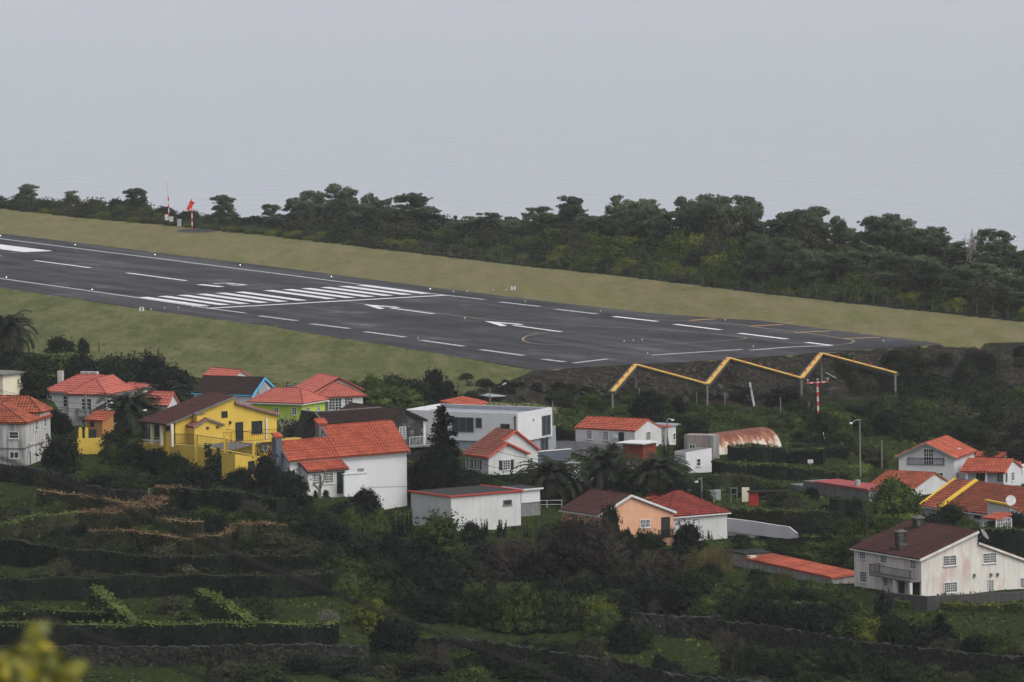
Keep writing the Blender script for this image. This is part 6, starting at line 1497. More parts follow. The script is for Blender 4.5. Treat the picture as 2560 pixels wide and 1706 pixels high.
def build_forest():
    random.seed(21)
    def put(x, dd, ytop, key, wk, name, label, cat, group, rz=None):
        g = U(x, treeline(x)); Y = g.y+dd; d = ray(x, 700); P = Vector((d.x/d.y*Y, Y, 0)); P.z = gz(P.x, P.y)
        top = D(x, ytop, Y).z; h = top-P.z
        if h < .8: return
        if group == 'shrubs of the far thicket': place_stuff('far', key, P, h, wk if wk > 0 else -wk*h, random.uniform(0, 6.28)); return
        place(key, P, h, wk if wk > 0 else -wk*h, name, label, cat, group, rz)
    # named skyline pines
    big = [(72, 463, 'pine4', 62, 'round dark pine standing alone at the left edge skyline'), (345, 472, 'pine4', 72, 'leaning pine with open crown left of the banded mast'), (565, 489, 'pine4', 76, 'wide round pine just right of the windsock'),
           (683, 512, 'pine4', 46, 'small flat topped pine left of the tall pine clump'), (785, 480, 'pine4', 80, 'dense dark pine left of the tallest pine'), (745, 497, 'pine3', 60, 'narrow dark pine at the left end of the tall pine clump'), (861, 466, 'pine2', 78, 'tallest flat topped pine on the skyline'), (918, 489, 'pine0', 45, 'slim pine right of the tallest one'), (962, 499, 'pine3', 55, 'rounded pine in the middle of the left clump'),
           (1030, 484, 'pine1', 85, 'ragged pine with upswept branches over the sea'), (1425, 494, 'pine2', 60, 'small mushroom shaped pine above the long mound'), (1345, 518, 'pine3', 70, 'low pine left of the mushroom shaped pine'), (1548, 493, 'pine2', 34, 'thin pine tuft rising above the mound'), (1610, 499, 'pine1', 90, 'broad pine with bare limbs showing to the right'),
           (1722, 498, 'pine2', 60, 'small open pine left of the high pine mass'), (1785, 489, 'pine4', 95, 'first dome of the high pine mass'), (1850, 490, 'pine3', 90, 'second dome of the high pine mass'), (1885, 505, 'pine1', 60, 'drooping right end of the high pine mass'), (2015, 520, 'pine4', 110, 'broad pine right of the notch in the skyline'), (2103, 546, 'pine2', 44, 'single thin trunked pine standing in a gap'),
           (2200, 537, 'pine4', 90, 'pointed dark pine dome in the right wood'), (2260, 550, 'pine3', 70, 'flat pine crown beside the pointed dome'), (2330, 568, 'pine1', 100, 'spreading pine with sky showing under its crown'), (2490, 575, 'pine4', 80, 'lone round pine near the right edge'), (2545, 628, 'pine3', 60, 'last low pine at the right edge')]
    for x, yt, k, w_, lb in big:
        g = U(x, treeline(x)); dd = 62 if x > 1000 else (38 if x > 600 else 22); kk = (g.y+dd)/CF
        put(x, dd, yt-3, k, w_*kk*(1.0 if x > 600 else .9), 'pine_tree', lb, 'pine tree', None)
    # filling pines
    x = 700
    while x < 2620:
        if not (1100 < x < 1300 and random.random() < .5):
            dd = random.uniform(45, 75) if x > 1000 else random.uniform(28, 40); g = U(x, treeline(x)); kk = (g.y+dd)/CF
            put(x, dd, silh(x)+random.uniform(8, 26), 'pine%d' % random.choice((0, 1, 3, 4)), random.uniform(60, 95)*kk, 'pine_tree', 'dark pine among many in the wood beyond the runway', 'pine tree', 'pines in the wood beyond the runway')
        x += random.uniform(30, 48)
    x = 1880
    while x < 2620:
        for f in (.62, .4):
            s, t = silh(x), treeline(x); dd = random.uniform(10, 34); g = U(x, t); kk = (g.y+dd)/CF
            put(x+random.uniform(-15, 15), dd, t+(s-t)*f*random.uniform(.9, 1.15), 'pine%d' % random.choice((0, 2, 3)), random.uniform(60, 85)*kk, 'pine_tree', 'dark pine among many in the wood beyond the runway', 'pine tree', 'pines in the wood beyond the runway')
        x += random.uniform(34, 52)
    # shrubs in rows down to the grass
    for f, dlo, dhi, kinds, stepx, wpx in ((.80, 40, 60, ('shrub', 'shrub', 'dark', 'olive'), 58, 105), (.62, 26, 40, ('shrub', 'olive', 'dark', 'lit'), 52, 95), (.44, 15, 25, ('lit', 'shrub', 'olive', 'shrub'), 46, 85), (.27, 7, 13, ('lit', 'olive', 'shrub', 'ylw'), 40, 70), (.13, 2.5, 5, ('lit', 'shrub', 'ylw', 'olive', 'lit'), 34, 52)):
        x = -60
        while x < 2640:
            s, t = silh(x), treeline(x)
            if x < 620: s = np.interp(x, [0, 180, 260, 400, 500, 620], [487, 485, 490, 506, 522, 546])
            fr = min(1, np.interp(x, [0, 650, 1100, 2000, 2560], [.45, .6, 1, 1, .85]))
            dd = random.uniform(dlo, dhi)*(fr if x < 1000 else 1); g = U(x, t); kk = (g.y+dd)/CF
            hpx = (t-s)*f*random.uniform(.85, 1.12)*(1.28 if x < 650 else 1)
            if not (x > 1900 and f > .6 and random.random() < .6):
                put(x, dd, t-max(hpx, 16), random.choice(kinds if not (1330 < x < 1980 and .2 < f < .7) else ('lit', 'lit', 'ylw', 'olive', 'shrub'))+str(random.randrange(3)), random.uniform(.8, 1.25)*wpx*kk*(.75 if x < 600 else 1), 'shrub', 'rounded evergreen shrub in the thicket between the grass strip and the pines', 'shrub', 'shrubs of the far thicket')
            x += random.uniform(.8, 1.2)*stepx
    build_stuff('far', 'thicket', 'dense evergreen thicket between the grass strip and the far pines', 'thicket')
    g = U(2415, treeline(2415)); put(2415, 60, 570, 'barep', 60*(g.y+60)/CF, 'bare_tree', 'leafless pale tree on the skyline near the right edge', 'bare tree', None)
    put(185, 26, 478, 'pine2', 32*1400/CF, 'pine_tree', 'tiny tuft of a tree above the left hedge line', 'pine tree', None)

# ------------------------------------------------------------------ hedges and dry stone walls
def topline(px, h):
    return [T(p[0], p[1], h) for p in px]
def hedge(px, h, w_, side, top, label, name='hedge', leafsz=.25, dens=17, seed=0, cat='hedge', grp=None):
    rng = np.random.default_rng(abs(seed+len(px)*7+int(px[0][0]))); P0 = topline(px, h)
    P = []
    for a, b in zip(P0[:-1], P0[1:]):
        n = max(1, int((b-a).length/1.2)); P += [a.lerp(b, i/n) for i in range(n)]
    P.append(P0[-1]); o = Vector((P[0].x, P[0].y, P[0].z-h)); e = MB(); Q = []; mi = []
    T_ = []
    for i, p in enumerate(P):
        d = P[min(i+1, len(P)-1)]-P[max(i-1, 0)]; d.z = 0; d.normalize(); T_.append(Vector((-d.y, d.x, 0)))
    P = [p+Vector((0, 0, .06*math.sin(p.x*.9+p.y*.3)+float(rng.normal(0, .10)))) for p in P]
    for i in range(len(P)-1):
        a, b = P[i]-o, P[i+1]-o; na, nb_ = T_[i], T_[i+1]
        if na.y < 0: na = -na
        if nb_.y < 0: nb_ = -nb_
        z = Vector((0, 0, .12)); dn = Vector((0, 0, h+.8)); i_ = .1
        A0, B0, A1, B1 = a+na*i_-z, b+nb_*i_-z, a+na*(w_-i_)-z, b+nb_*(w_-i_)-z
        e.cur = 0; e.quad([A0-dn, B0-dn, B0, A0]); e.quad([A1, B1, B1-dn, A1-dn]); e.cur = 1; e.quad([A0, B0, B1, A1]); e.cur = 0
        if i == 0: e.quad([A0, A1, A1-dn, A0-dn])
        if i == len(P)-2: e.quad([B0, B0-dn, B1-dn, B1])
        L = (b-a).length
        for (face, area) in (('f', L*h), ('t', L*w_), ('k', L*h*.4)):
            n = int(area*dens*rng.uniform(.8, 1.2))+1; s = rng.uniform(0, 1, n); t = rng.uniform(0, 1, n); na_ = np.array(na); pa, pb = np.array(a), np.array(b)
            base = pa+(pb-pa)*s[:, None]
            if face == 'f': pp = base-np.array([0, 0, 1])*(t*(h+.3))[:, None]+na_*rng.normal(-.08, .20, n)[:, None]; up_ = (t*(h+.3) < .38); N = np.where(up_[:, None], -na_*.5+np.array([0, 0, .9]), -na_+np.array([0, 0, .25])); m_ = up_.astype(float)  # top leaf colour runs down the front edge, painting in light from above
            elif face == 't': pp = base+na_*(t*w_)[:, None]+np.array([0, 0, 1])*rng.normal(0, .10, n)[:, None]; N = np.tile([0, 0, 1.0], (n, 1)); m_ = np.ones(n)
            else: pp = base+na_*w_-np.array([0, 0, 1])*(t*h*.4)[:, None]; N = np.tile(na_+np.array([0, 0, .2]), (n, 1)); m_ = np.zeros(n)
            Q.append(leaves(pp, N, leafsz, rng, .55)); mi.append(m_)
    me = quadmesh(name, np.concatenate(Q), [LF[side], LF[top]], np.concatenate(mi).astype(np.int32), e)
    ob = bpy.data.objects.new(name, me); C.objects.link(ob); ob.location = o; return tag(ob, label, cat, grp)
def stonewall(px, h, w_, label, moss=True):
    rng = np.random.default_rng(abs(int(px[0][0]))+5); P0 = topline(px, h); P = []
    for a, b in zip(P0[:-1], P0[1:]):
        n = max(1, int((b-a).length/.45)); P += [a.lerp(b, i/n) for i in range(n)]
    P.append(P0[-1]); o = Vector((P[0].x, P[0].y, P[0].z-h)); m = MB(); rows = 6; G = []
    for i, p in enumerate(P):
        q = p-o; j = float(rng.normal(0, .10)); col = []
        for k in range(rows+1): t = k/rows; col.append(q+Vector((0, 0, -(h+.8)*t+j*(1-t)))+Vector(rng.normal(0, .06, 3)))
        back = q+Vector((0, w_, j*.6))+Vector(rng.normal(0, .06, 3)); bb = back-Vector((0, 0, h+.8)); G.append([bb, back]+col)
    for a, b in zip(G[:-1], G[1:]):
        for k in range(len(a)-1): m.quad([a[k], a[k+1], b[k+1], b[k]])
    ob = m.build('stone_wall', M['drystone']); ob.location = o; Q = []
    for i in range(len(G)-1):
        a, b = G[i], G[i+1]; cov = .5+.5*math.sin(P[i].x*.23+P[i].y*.05)+float(rng.normal(0, .2))
        n_ = max(0, int(cov*12)+5)
        for _ in range(n_):
            t = float(rng.uniform(0, 1))**(1.6 if cov < .7 else .8); k = 2+t*(rows-.01); k0 = int(k)
            if k0+1 >= len(a): continue
            p = a[k0].lerp(a[k0+1], k-k0).lerp(b[k0].lerp(b[k0+1], k-k0), float(rng.uniform(0, 1)))+Vector((0, -.08, .05)); Q.append(tuple(p))
    if Q:
        me = quadmesh('ivy', leaves(np.array(Q), np.tile([0, -.7, .5], (len(Q), 1)), .26, rng, .7), [LF['shrub']]); c = bpy.data.objects.new('ivy', me); C.objects.link(c); c.parent = ob
    return tag(ob, label, 'stone wall')
def build_hedges():
    A = lambda *p: [F1(x, y) for x, y in p]; B_ = lambda *p: [F2(x, y) for x, y in p]; G4 = lambda *p: [F4(x, y) for x, y in p]; G3 = lambda *p: [F3(x, y) for x, y in p]
    stonewall(A((-60, 55), (40, 62), (200, 85), (330, 100), (460, 130), (560, 180), (700, 225), (850, 240), (1020, 245)), 1.9, .8, 'long dark dry stone wall running down from below the weathered house')
    hedge(A((250, 240), (420, 252), (640, 277), (840, 315), (940, 328), (1050, 337)), 2.0, 1.0, 'hedgeg', 'brown', 'dark hedge with brown clipped top left of the curved hedge')
    hedge(A((540, 386), (800, 380), (1000, 350), (1120, 322), (1172, 285), (1165, 240), (1120, 217), (1060, 216)), 2.1, 3.0, 'hedgeg', 'brown', 'broad brown topped hedge curving like a hook')
    hedge(A((0, 470), (200, 422), (400, 392), (540, 386)), 2.4, 1.0, 'hedgeg', 'hedgel', 'green hedge bank rising into the hooked brown hedge')
    hedge(A((1170, 218), (1400, 228), (1560, 236), (1665, 250)), 3.0, 1.2, 'dark', 'hedgeg', 'tall dark hedge right of the hooked brown hedge')
    hedge(A((1115, 440), (1260, 442), (1390, 450)), 2.2, 1.0, 'hedgeg', 'brown', 'short brown topped hedge below the hook')
    hedge(A((610, 512), (760, 512), (900, 516), (1000, 530), (1100, 552), (1230, 568), (1330, 576)), 2.3, 1.0, 'hedgeg', 'brown', 'wavy brown topped hedge in the middle of the hedge maze')
    hedge(A((1330, 578), (1430, 555), (1520, 540), (1600, 524), (1665, 500), (1680, 478), (1645, 462)), 2.0, 1.4, 'hedgeg', 'brown', 'small curled brown hedge at the right of the maze')
    hedge(B_((130, 228), (330, 230), (540, 238)), 3.0, 1.0, 'hedgeg', 'brown', 'straight brown topped hedge right of the small curl')
    hedge(A((1170, 690), (1190, 630), (1230, 600), (1290, 585)), 1.8, 1.2, 'hedgeg', 'hedgeg', 'short arched hedge joining two terraces')
    hedge(A((-40, 566), (0, 570), (200, 598), (400, 625), (600, 645), (700, 657), (900, 680), (1100, 697)), 2.8, 1.1, 'dark', 'hedgeg', 'long dark hedge sloping across the left terraces')
    hedge(A((1110, 692), (1300, 688), (1773, 686), (1950, 692), (2190, 694)), 2.5, 1.1, 'dark', 'hedgeg', 'level dark hedge continuing to the right of the sloping one')
    hedge(A((340, 812), (420, 762), (500, 692), (590, 666)), 1.8, 1.6, 'hedgeg', 'hedgeg', 'diagonal hedge between two long dark hedges at the left')
    hedge(A((-40, 862), (170, 846), (500, 846), (700, 846), (870, 831), (1110, 816), (1290, 822), (1773, 828), (2000, 828), (2300, 812), (2490, 800)), 2.4, 1.1, 'dark', 'hedgeg', 'very long straight dark hedge above the twin green hedges')
    hedge(A((1150, 702), (1210, 750), (1280, 808)), 1.5, 1.5, 'hedgeg', 'olive', 'short greyish diagonal hedge in the middle terrace')
    hedge(A((610, 905), (700, 975), (800, 1062), (900, 1148)), 2.3, 1.4, 'shrub', 'hedgel', 'bright green diagonal hedge, left one of a pair')
    hedge(A((1350, 908), (1500, 996), (1600, 1058), (1720, 1142)), 2.3, 1.4, 'shrub', 'hedgel', 'bright green diagonal hedge, right one of a pair')
    hedge(A((-40, 1078), (200, 1070), (400, 1064), (600, 1070), (760, 1082)), 1.5, 1.8, 'dark', 'hedgel', 'low hedge with light green top ending at the left diagonal')
    hedge(A((-40, 1153), (300, 1160), (800, 1166), (1300, 1160), (1773, 1150), (2100, 1154), (2350, 1158)), 2.3, 1.6, 'dark', 'hedgel', 'longest light topped hedge along the lower terraces')
    stonewall(A((-40, 1325), (400, 1322), (800, 1322), (1200, 1326))+B_((380, 1255), (700, 1252), (1000, 1258), (1210, 1268)), 1.9, .8, 'low dark dry stone wall across the lower left field')
    stonewall(G3((1400, 985), (1700, 1005), (2153, 1025))+G4((100, 920), (400, 950), (700, 990), (1100, 1066), (1300, 1090), (1900, 1152), (2400, 1195)), 2.2, .9, 'tall dark dry stone wall crossing the lower right')
    stonewall(B_((1700, 1190),)+G3((0, 1205), (150, 1225), (400, 1255), (700, 1300), (1000, 1355), (1330, 1390), (1500, 1440), (1700, 1492), (2153, 1542), (2600, 1570)), 2.2, .9, 'lowest dry stone wall running along the bottom edge')
    # right side hedges
    S6 = lambda *p: [Z6(x, y) for x, y in p]
    hedge(S6((545, 612), (750, 615), (1050, 628), (1400, 645)), 2.0, 3.2, 'dark', 'lit', 'thick clipped hedge right below the rusty hangar')
    hedge(S6((1100, 585), (1350, 600), (1646, 622)), 1.8, 1.5, 'dark', 'hedgeg', 'dark hedge behind the thick clipped one')
    hedge(S6((400, 770), (800, 782), (1050, 808), (1330, 842), (1646, 862)), 1.8, 1.6, 'dark', 'hedgel', 'long hedge with light green top in the second garden terrace')
    hedge(S6((330, 880), (560, 890), (800, 935)), 1.5, 1.4, 'hedgeg', 'olive', 'brownish hedge above the allotment')
    hedge(S6((440, 1218), (700, 1225), (1000, 1240), (1460, 1252)), 2.3, 1.4, 'hedgeg', 'hedgel', 'hedge with ragged light top above the white road wall')
    hedge(S6((1040, 1470), (1300, 1490), (1646, 1512)), 1.6, 1.4, 'dark', 'lit', 'hedge below the end of the white road wall')
    hedge([Z7(-10, 720), Z7(60, 712), Z7(190, 705)], 2.6, 1.5, 'dark', 'hedgeg', 'dark square hedge below the grey concrete barn')
    hedge([Z7(1180, 958), Z7(1400, 960), Z7(1600, 965)], 3.2, 1.4, 'dark', 'hedgel', 'tall dark hedge behind the pink stained house')
    hedge([Z7(10, 448), Z7(120, 425), Z7(280, 415)], 1.2, 1.2, 'lit', 'ylw', 'low yellowish hedge at the foot of the tall lamp pole')
    hedge([F4(1400, 760), F4(1700, 780), F4(2000, 795), F4(2400, 800)], .9, 1.6, 'lit', 'ylw', 'low row of light green plants under the retaining wall')
    hedge([Z3(-900, 0)]*0+[(470, 1182), (540, 1215), (600, 1232), (690, 1248)], 1.6, 1.6, 'dark', 'shrub', 'dark hedge below the yellow terrace')

def build_planting():
    random.seed(5)
    pl = plant
    # palms
    for x, yc, r_, yb, k, lb in ((21, 806, 62, 905, 'palm0', 'palm cut by the left edge in front of the grass bank'), (321, 1018, 78, 1092, 'palm0', 'big date palm in front of the long white house'), (405, 985, 66, 1050, 'palm1', 'second palm partly behind the big date palm'),
                          (1378, 1186, 80, 1258, 'palm0', 'leftmost of the three garden palms below the modern house'), (1515, 1160, 74, 1232, 'palm1', 'middle one of the three garden palms, with some brown fronds'), (1640, 1178, 78, 1240, 'palm0', 'rightmost of the three garden palms by the plank shed'), (1533, 1112, 20, 1140, 'palm1', 'tiny palm in front of the low cottage'), (1487, 1122, 20, 1150, 'palm1', 'small dark palm bush left of the tiny palm')):
        P = T(x, yb); k_ = P.y/CF; hh = (yb-yc+r_*.72)*k_; place(k, P, hh, 2*r_*k_, 'palm_tree', lb, 'palm tree')
    one = [
     ('conifer', 1110, 1008, 1255, 150, 'conifer', 'tall black green conifer between the stone house and the stepped gables', 'conifer'),
     ('dark1', 150, 832, 880, 84, 'tree', 'dark clump of trees left of the short pole on the grass bank', 'tree'), ('dark2', 208, 843, 884, 36, 'shrub', 'small dark bush right of the dark tree clump', 'shrub'),
     ('dark0', 25, 868, 955, 120, 'tree', 'dark tree below the left edge palm', 'tree'), ('lit1', 150, 866, 965, 165, 'tree', 'broad light tipped tree behind the long white house', 'tree'), ('shrub1', 250, 878, 970, 150, 'tree', 'rounded tree in the middle of the bank behind the long white house', 'tree'), ('dark1', 330, 872, 975, 120, 'tree', 'dark pointed tree behind the double street lamp', 'tree'), ('dark0', 385, 875, 985, 110, 'tree', 'dark tree at the top of the village bank', 'tree'), ('dark2', 445, 915, 990, 100, 'tree', 'dark tree touching the roof with blue verge', 'tree'), ('spiky0', 372, 868, 915, 26, 'shrub', 'pointed tip rising from the dark trees', 'shrub'), ('shrub0', 75, 905, 990, 100, 'tree', 'dark tree behind the cream house', 'tree'),
     ('shrub1', 100, 872, 965, 120, 'tree', 'dark tree between the cream house and the broad light tipped tree', 'tree'), ('dark2', 205, 880, 975, 120, 'tree', 'dark tree right behind the broad light tipped tree', 'tree'), ('shrub2', 292, 886, 985, 120, 'tree', 'dark tree left of the pale leafless tree', 'tree'), ('dark1', 425, 895, 1000, 110, 'tree', 'dark tree above the brown terrace house roof', 'tree'), ('shrub0', 55, 878, 965, 100, 'tree', 'dark tree above the cream house', 'tree'),
     ('barep', 318, 930, 985, 60, 'bare_tree', 'pale leafless tree behind the double street lamp', 'bare tree'), ('barep', 480, 1000, 1030, 40, 'bare_tree', 'thin leafless shrub behind the brown roof', 'bare tree'),
     ('dark1', 150, 1070, 1185, 118, 'tree', 'large dark bush right of the weathered house', 'tree'), ('shrub0', 284, 1066, 1140, 80, 'shrub', 'bush hiding the end of the yellow gate wall', 'shrub'), ('shrub1', 330, 1092, 1160, 100, 'shrub', 'dark bush under the big date palm', 'shrub'), ('lit0', 280, 1100, 1160, 60, 'shrub', 'greenish bush below the big date palm', 'shrub'),
     ('dark0', 385, 1110, 1205, 120, 'shrub', 'dark bush at the left foot of the terrace', 'shrub'), ('shrub2', 445, 1130, 1215, 110, 'shrub', 'wide bush under the terrace railing', 'shrub'), ('spiky2', 545, 1112, 1200, 90, 'conifer', 'dark many tipped juniper in front of the terrace', 'conifer'), ('dark1', 505, 1150, 1235, 110, 'shrub', 'dark bush left of the juniper', 'shrub'), ('dark2', 600, 1165, 1245, 110, 'shrub', 'dark bush below the yellow cellar', 'shrub'), ('dark1', 668, 1108, 1245, 84, 'tree', 'black tree between the cellar and the red roof house', 'tree'), ('dark0', 728, 1165, 1262, 110, 'tree', 'black bush in front of the porch of the red roof house', 'tree'), ('spiky0', 740, 1150, 1230, 30, 'conifer', 'slender young araucaria by the porch', 'conifer'),
     ('pollard', 800, 1172, 1246, 78, 'pollarded_tree', 'knobbly pollarded tree in the yard of the red roof house', 'tree'), ('pollard', 704, 1030, 1080, 46, 'pollarded_tree', 'leftmost pollarded tree before the lime green house', 'tree'), ('pollard', 728, 1030, 1078, 40, 'pollarded_tree', 'pollarded tree at the corner of the lime green house', 'tree'),
     ('dark2', 912, 1216, 1290, 96, 'shrub', 'dark spreading bush in front of the tall white wall', 'shrub'), ('shrub0', 815, 1220, 1243, 20, 'shrub', 'small round bush by the green door', 'shrub'), ('lit2', 789, 1222, 1244, 14, 'shrub', 'tiny pale shrub by the porch window', 'shrub'),
     ('lit1', 1095, 1262, 1385, 155, 'tree', 'large light tipped tree in front of the flat roofed house', 'tree'), ('spiky1', 998, 1256, 1340, 30, 'cypress', 'left one of two dark cypresses by the tall white wall', 'cypress'), ('spiky1', 1022, 1248, 1345, 26, 'cypress', 'right one of two dark cypresses by the tall white wall', 'cypress'),
     ('spiky0', 1213, 1294, 1340, 24, 'conifer', 'small pointed conifer before the flat roofed house', 'conifer'), ('spiky0', 1250, 1296, 1342, 30, 'conifer', 'second small conifer before the flat roofed house', 'conifer'), ('spiky1', 1316, 1304, 1345, 16, 'conifer', 'thin conifer under the tarpaulin window', 'conifer'),
     ('shrub1', 1228, 1174, 1222, 76, 'shrub', 'bush in front of the stepped gables', 'shrub'), ('shrub0', 1186, 1190, 1222, 46, 'shrub', 'low bush left of the stepped gables front', 'shrub'), ('spiky0', 1273, 1170, 1218, 24, 'conifer', 'dark narrow bush under the shuttered window', 'conifer'),
     ('lit0', 1435, 1142, 1185, 76, 'shrub', 'bright green bush beside the slate grey wall', 'shrub'), ('spiky1', 1698, 1032, 1150, 12, 'cypress', 'very thin tall cypress left of the grey ruin', 'cypress'), ('dark1', 1740, 1046, 1110, 90, 'tree', 'black round tree behind the grey ruin', 'tree'), ('spiky1', 1668, 1078, 1170, 24, 'cypress', 'ivy covered post right of the plank shed', 'cypress'), ('lit2', 1700, 1155, 1190, 60, 'shrub', 'green bush left of the small white house', 'shrub'),
     ('dark0', 1525, 1246, 1392, 72, 'pine_tree', 'cloud shaped dark tree against the salmon gable', 'tree'), ('dark1', 1475, 1280, 1400, 100, 'tree', 'dark tree covering the left wall of the salmon house', 'tree'), ('dark2', 1568, 1318, 1385, 50, 'shrub', 'dark bush at the foot of the salmon wall', 'shrub'), ('shrub1', 1622, 1312, 1385, 100, 'shrub', 'bush growing over the salmon house window', 'shrub'), ('dark1', 1718, 1290, 1375, 88, 'tree', 'dark tree between the salmon and the dark red roofed house', 'tree'), ('lit1', 1790, 1335, 1400, 110, 'shrub', 'light green bush below the dark red roofed house', 'shrub'), ('spiky0', 1775, 1322, 1370, 14, 'conifer', 'thin conifer tip before the white wall', 'conifer'),
     ('bare0', 1440, 1272, 1450, 235, 'bare_tree', 'great round leafless tree in the centre foreground', 'bare tree'), ('twigl0', 1445, 1284, 1448, 205, 'shrub', 'dense mass of fine grey twigs inside the great leafless tree', 'shrub'), ('twigl1', 1290, 1335, 1445, 150, 'shrub', 'brown twiggy thicket left of the great leafless tree', 'shrub'), ('twigl1', 1650, 1380, 1465, 150, 'shrub', 'grey twiggy thicket under the salmon house', 'shrub'), ('twigl1', 1180, 1385, 1460, 120, 'shrub', 'brown twiggy bush below the flat roofed house', 'shrub'), ('bare0', 1290, 1325, 1450, 170, 'bare_tree', 'brownish leafless tree left of the great round one', 'bare tree'), ('bare1', 1650, 1365, 1465, 170, 'bare_tree', 'grey leafless thicket under the salmon house', 'bare tree'), ('bare1', 640, 1240, 1310, 120, 'bare_tree', 'leafless shrub above the straight brown hedge', 'bare tree'), ('barep', 806, 1515, 1565, 60, 'bare_tree', 'small pale leafless shrub in the lower left field', 'bare tree'), ('bare1', 1632, 1490, 1545, 60, 'bare_tree', 'little leafless bush above the tall stone wall', 'bare tree'), ('barep', 1955, 1500, 1560, 110, 'bare_tree', 'pale fallen dead branches among the dark bushes', 'bare tree'), ('bare1', 1090, 1600, 1690, 100, 'bare_tree', 'dark leafless bush at the bottom centre', 'bare tree'), ('bare1', 1810, 1560, 1640, 90, 'bare_tree', 'leafless bush before the tall stone wall', 'bare tree'),
     ('cane', 1775, 1368, 1432, 110, 'reeds', 'stand of tall dry yellow reeds', 'reeds'), ('cane', 1730, 1385, 1440, 70, 'reeds', 'smaller patch of dry reeds at the left', 'reeds'), ('cane', 1960, 1425, 1470, 60, 'reeds', 'dry reeds against the low barn wall', 'reeds'),
     ('lit2', 2238, 1190, 1302, 152, 'tree', 'big round yellowish tree in front of the orange roof', 'tree'), ('shrub1', 2375, 1244, 1318, 96, 'tree', 'dark tree left of the brown orange roof house', 'tree'), ('spiky0', 2202, 1470, 1540, 40, 'conifer', 'small dark conifer in front of the retaining wall', 'conifer'),
     ('conifer', 2352, 1530, 1612, 96, 'conifer', 'dark pyramid shaped conifer in the right meadow', 'conifer'), ('lit1', 2005, 1350, 1404, 90, 'tree', 'green tree behind the low red barn', 'tree'),
     ('ylw2', 925, 1490, 1580, 120, 'tree', 'bright yellow green tree in the lower centre left', 'tree'), ('dark1', 985, 1520, 1650, 150, 'tree', 'black round tree right of the yellow green one', 'tree'),
     ('shrub2', 630, 1262, 1325, 90, 'shrub', 'dark bush left of the straight brown hedge', 'shrub'), ('dark0', 540, 1280, 1345, 90, 'shrub', 'black bush beside the small hedge curl', 'shrub'),
    ]
    for k, x, yt, yb, w_, nm, lb, ct in one: pl(k, x, yt, yb, w_, nm, lb, ct)
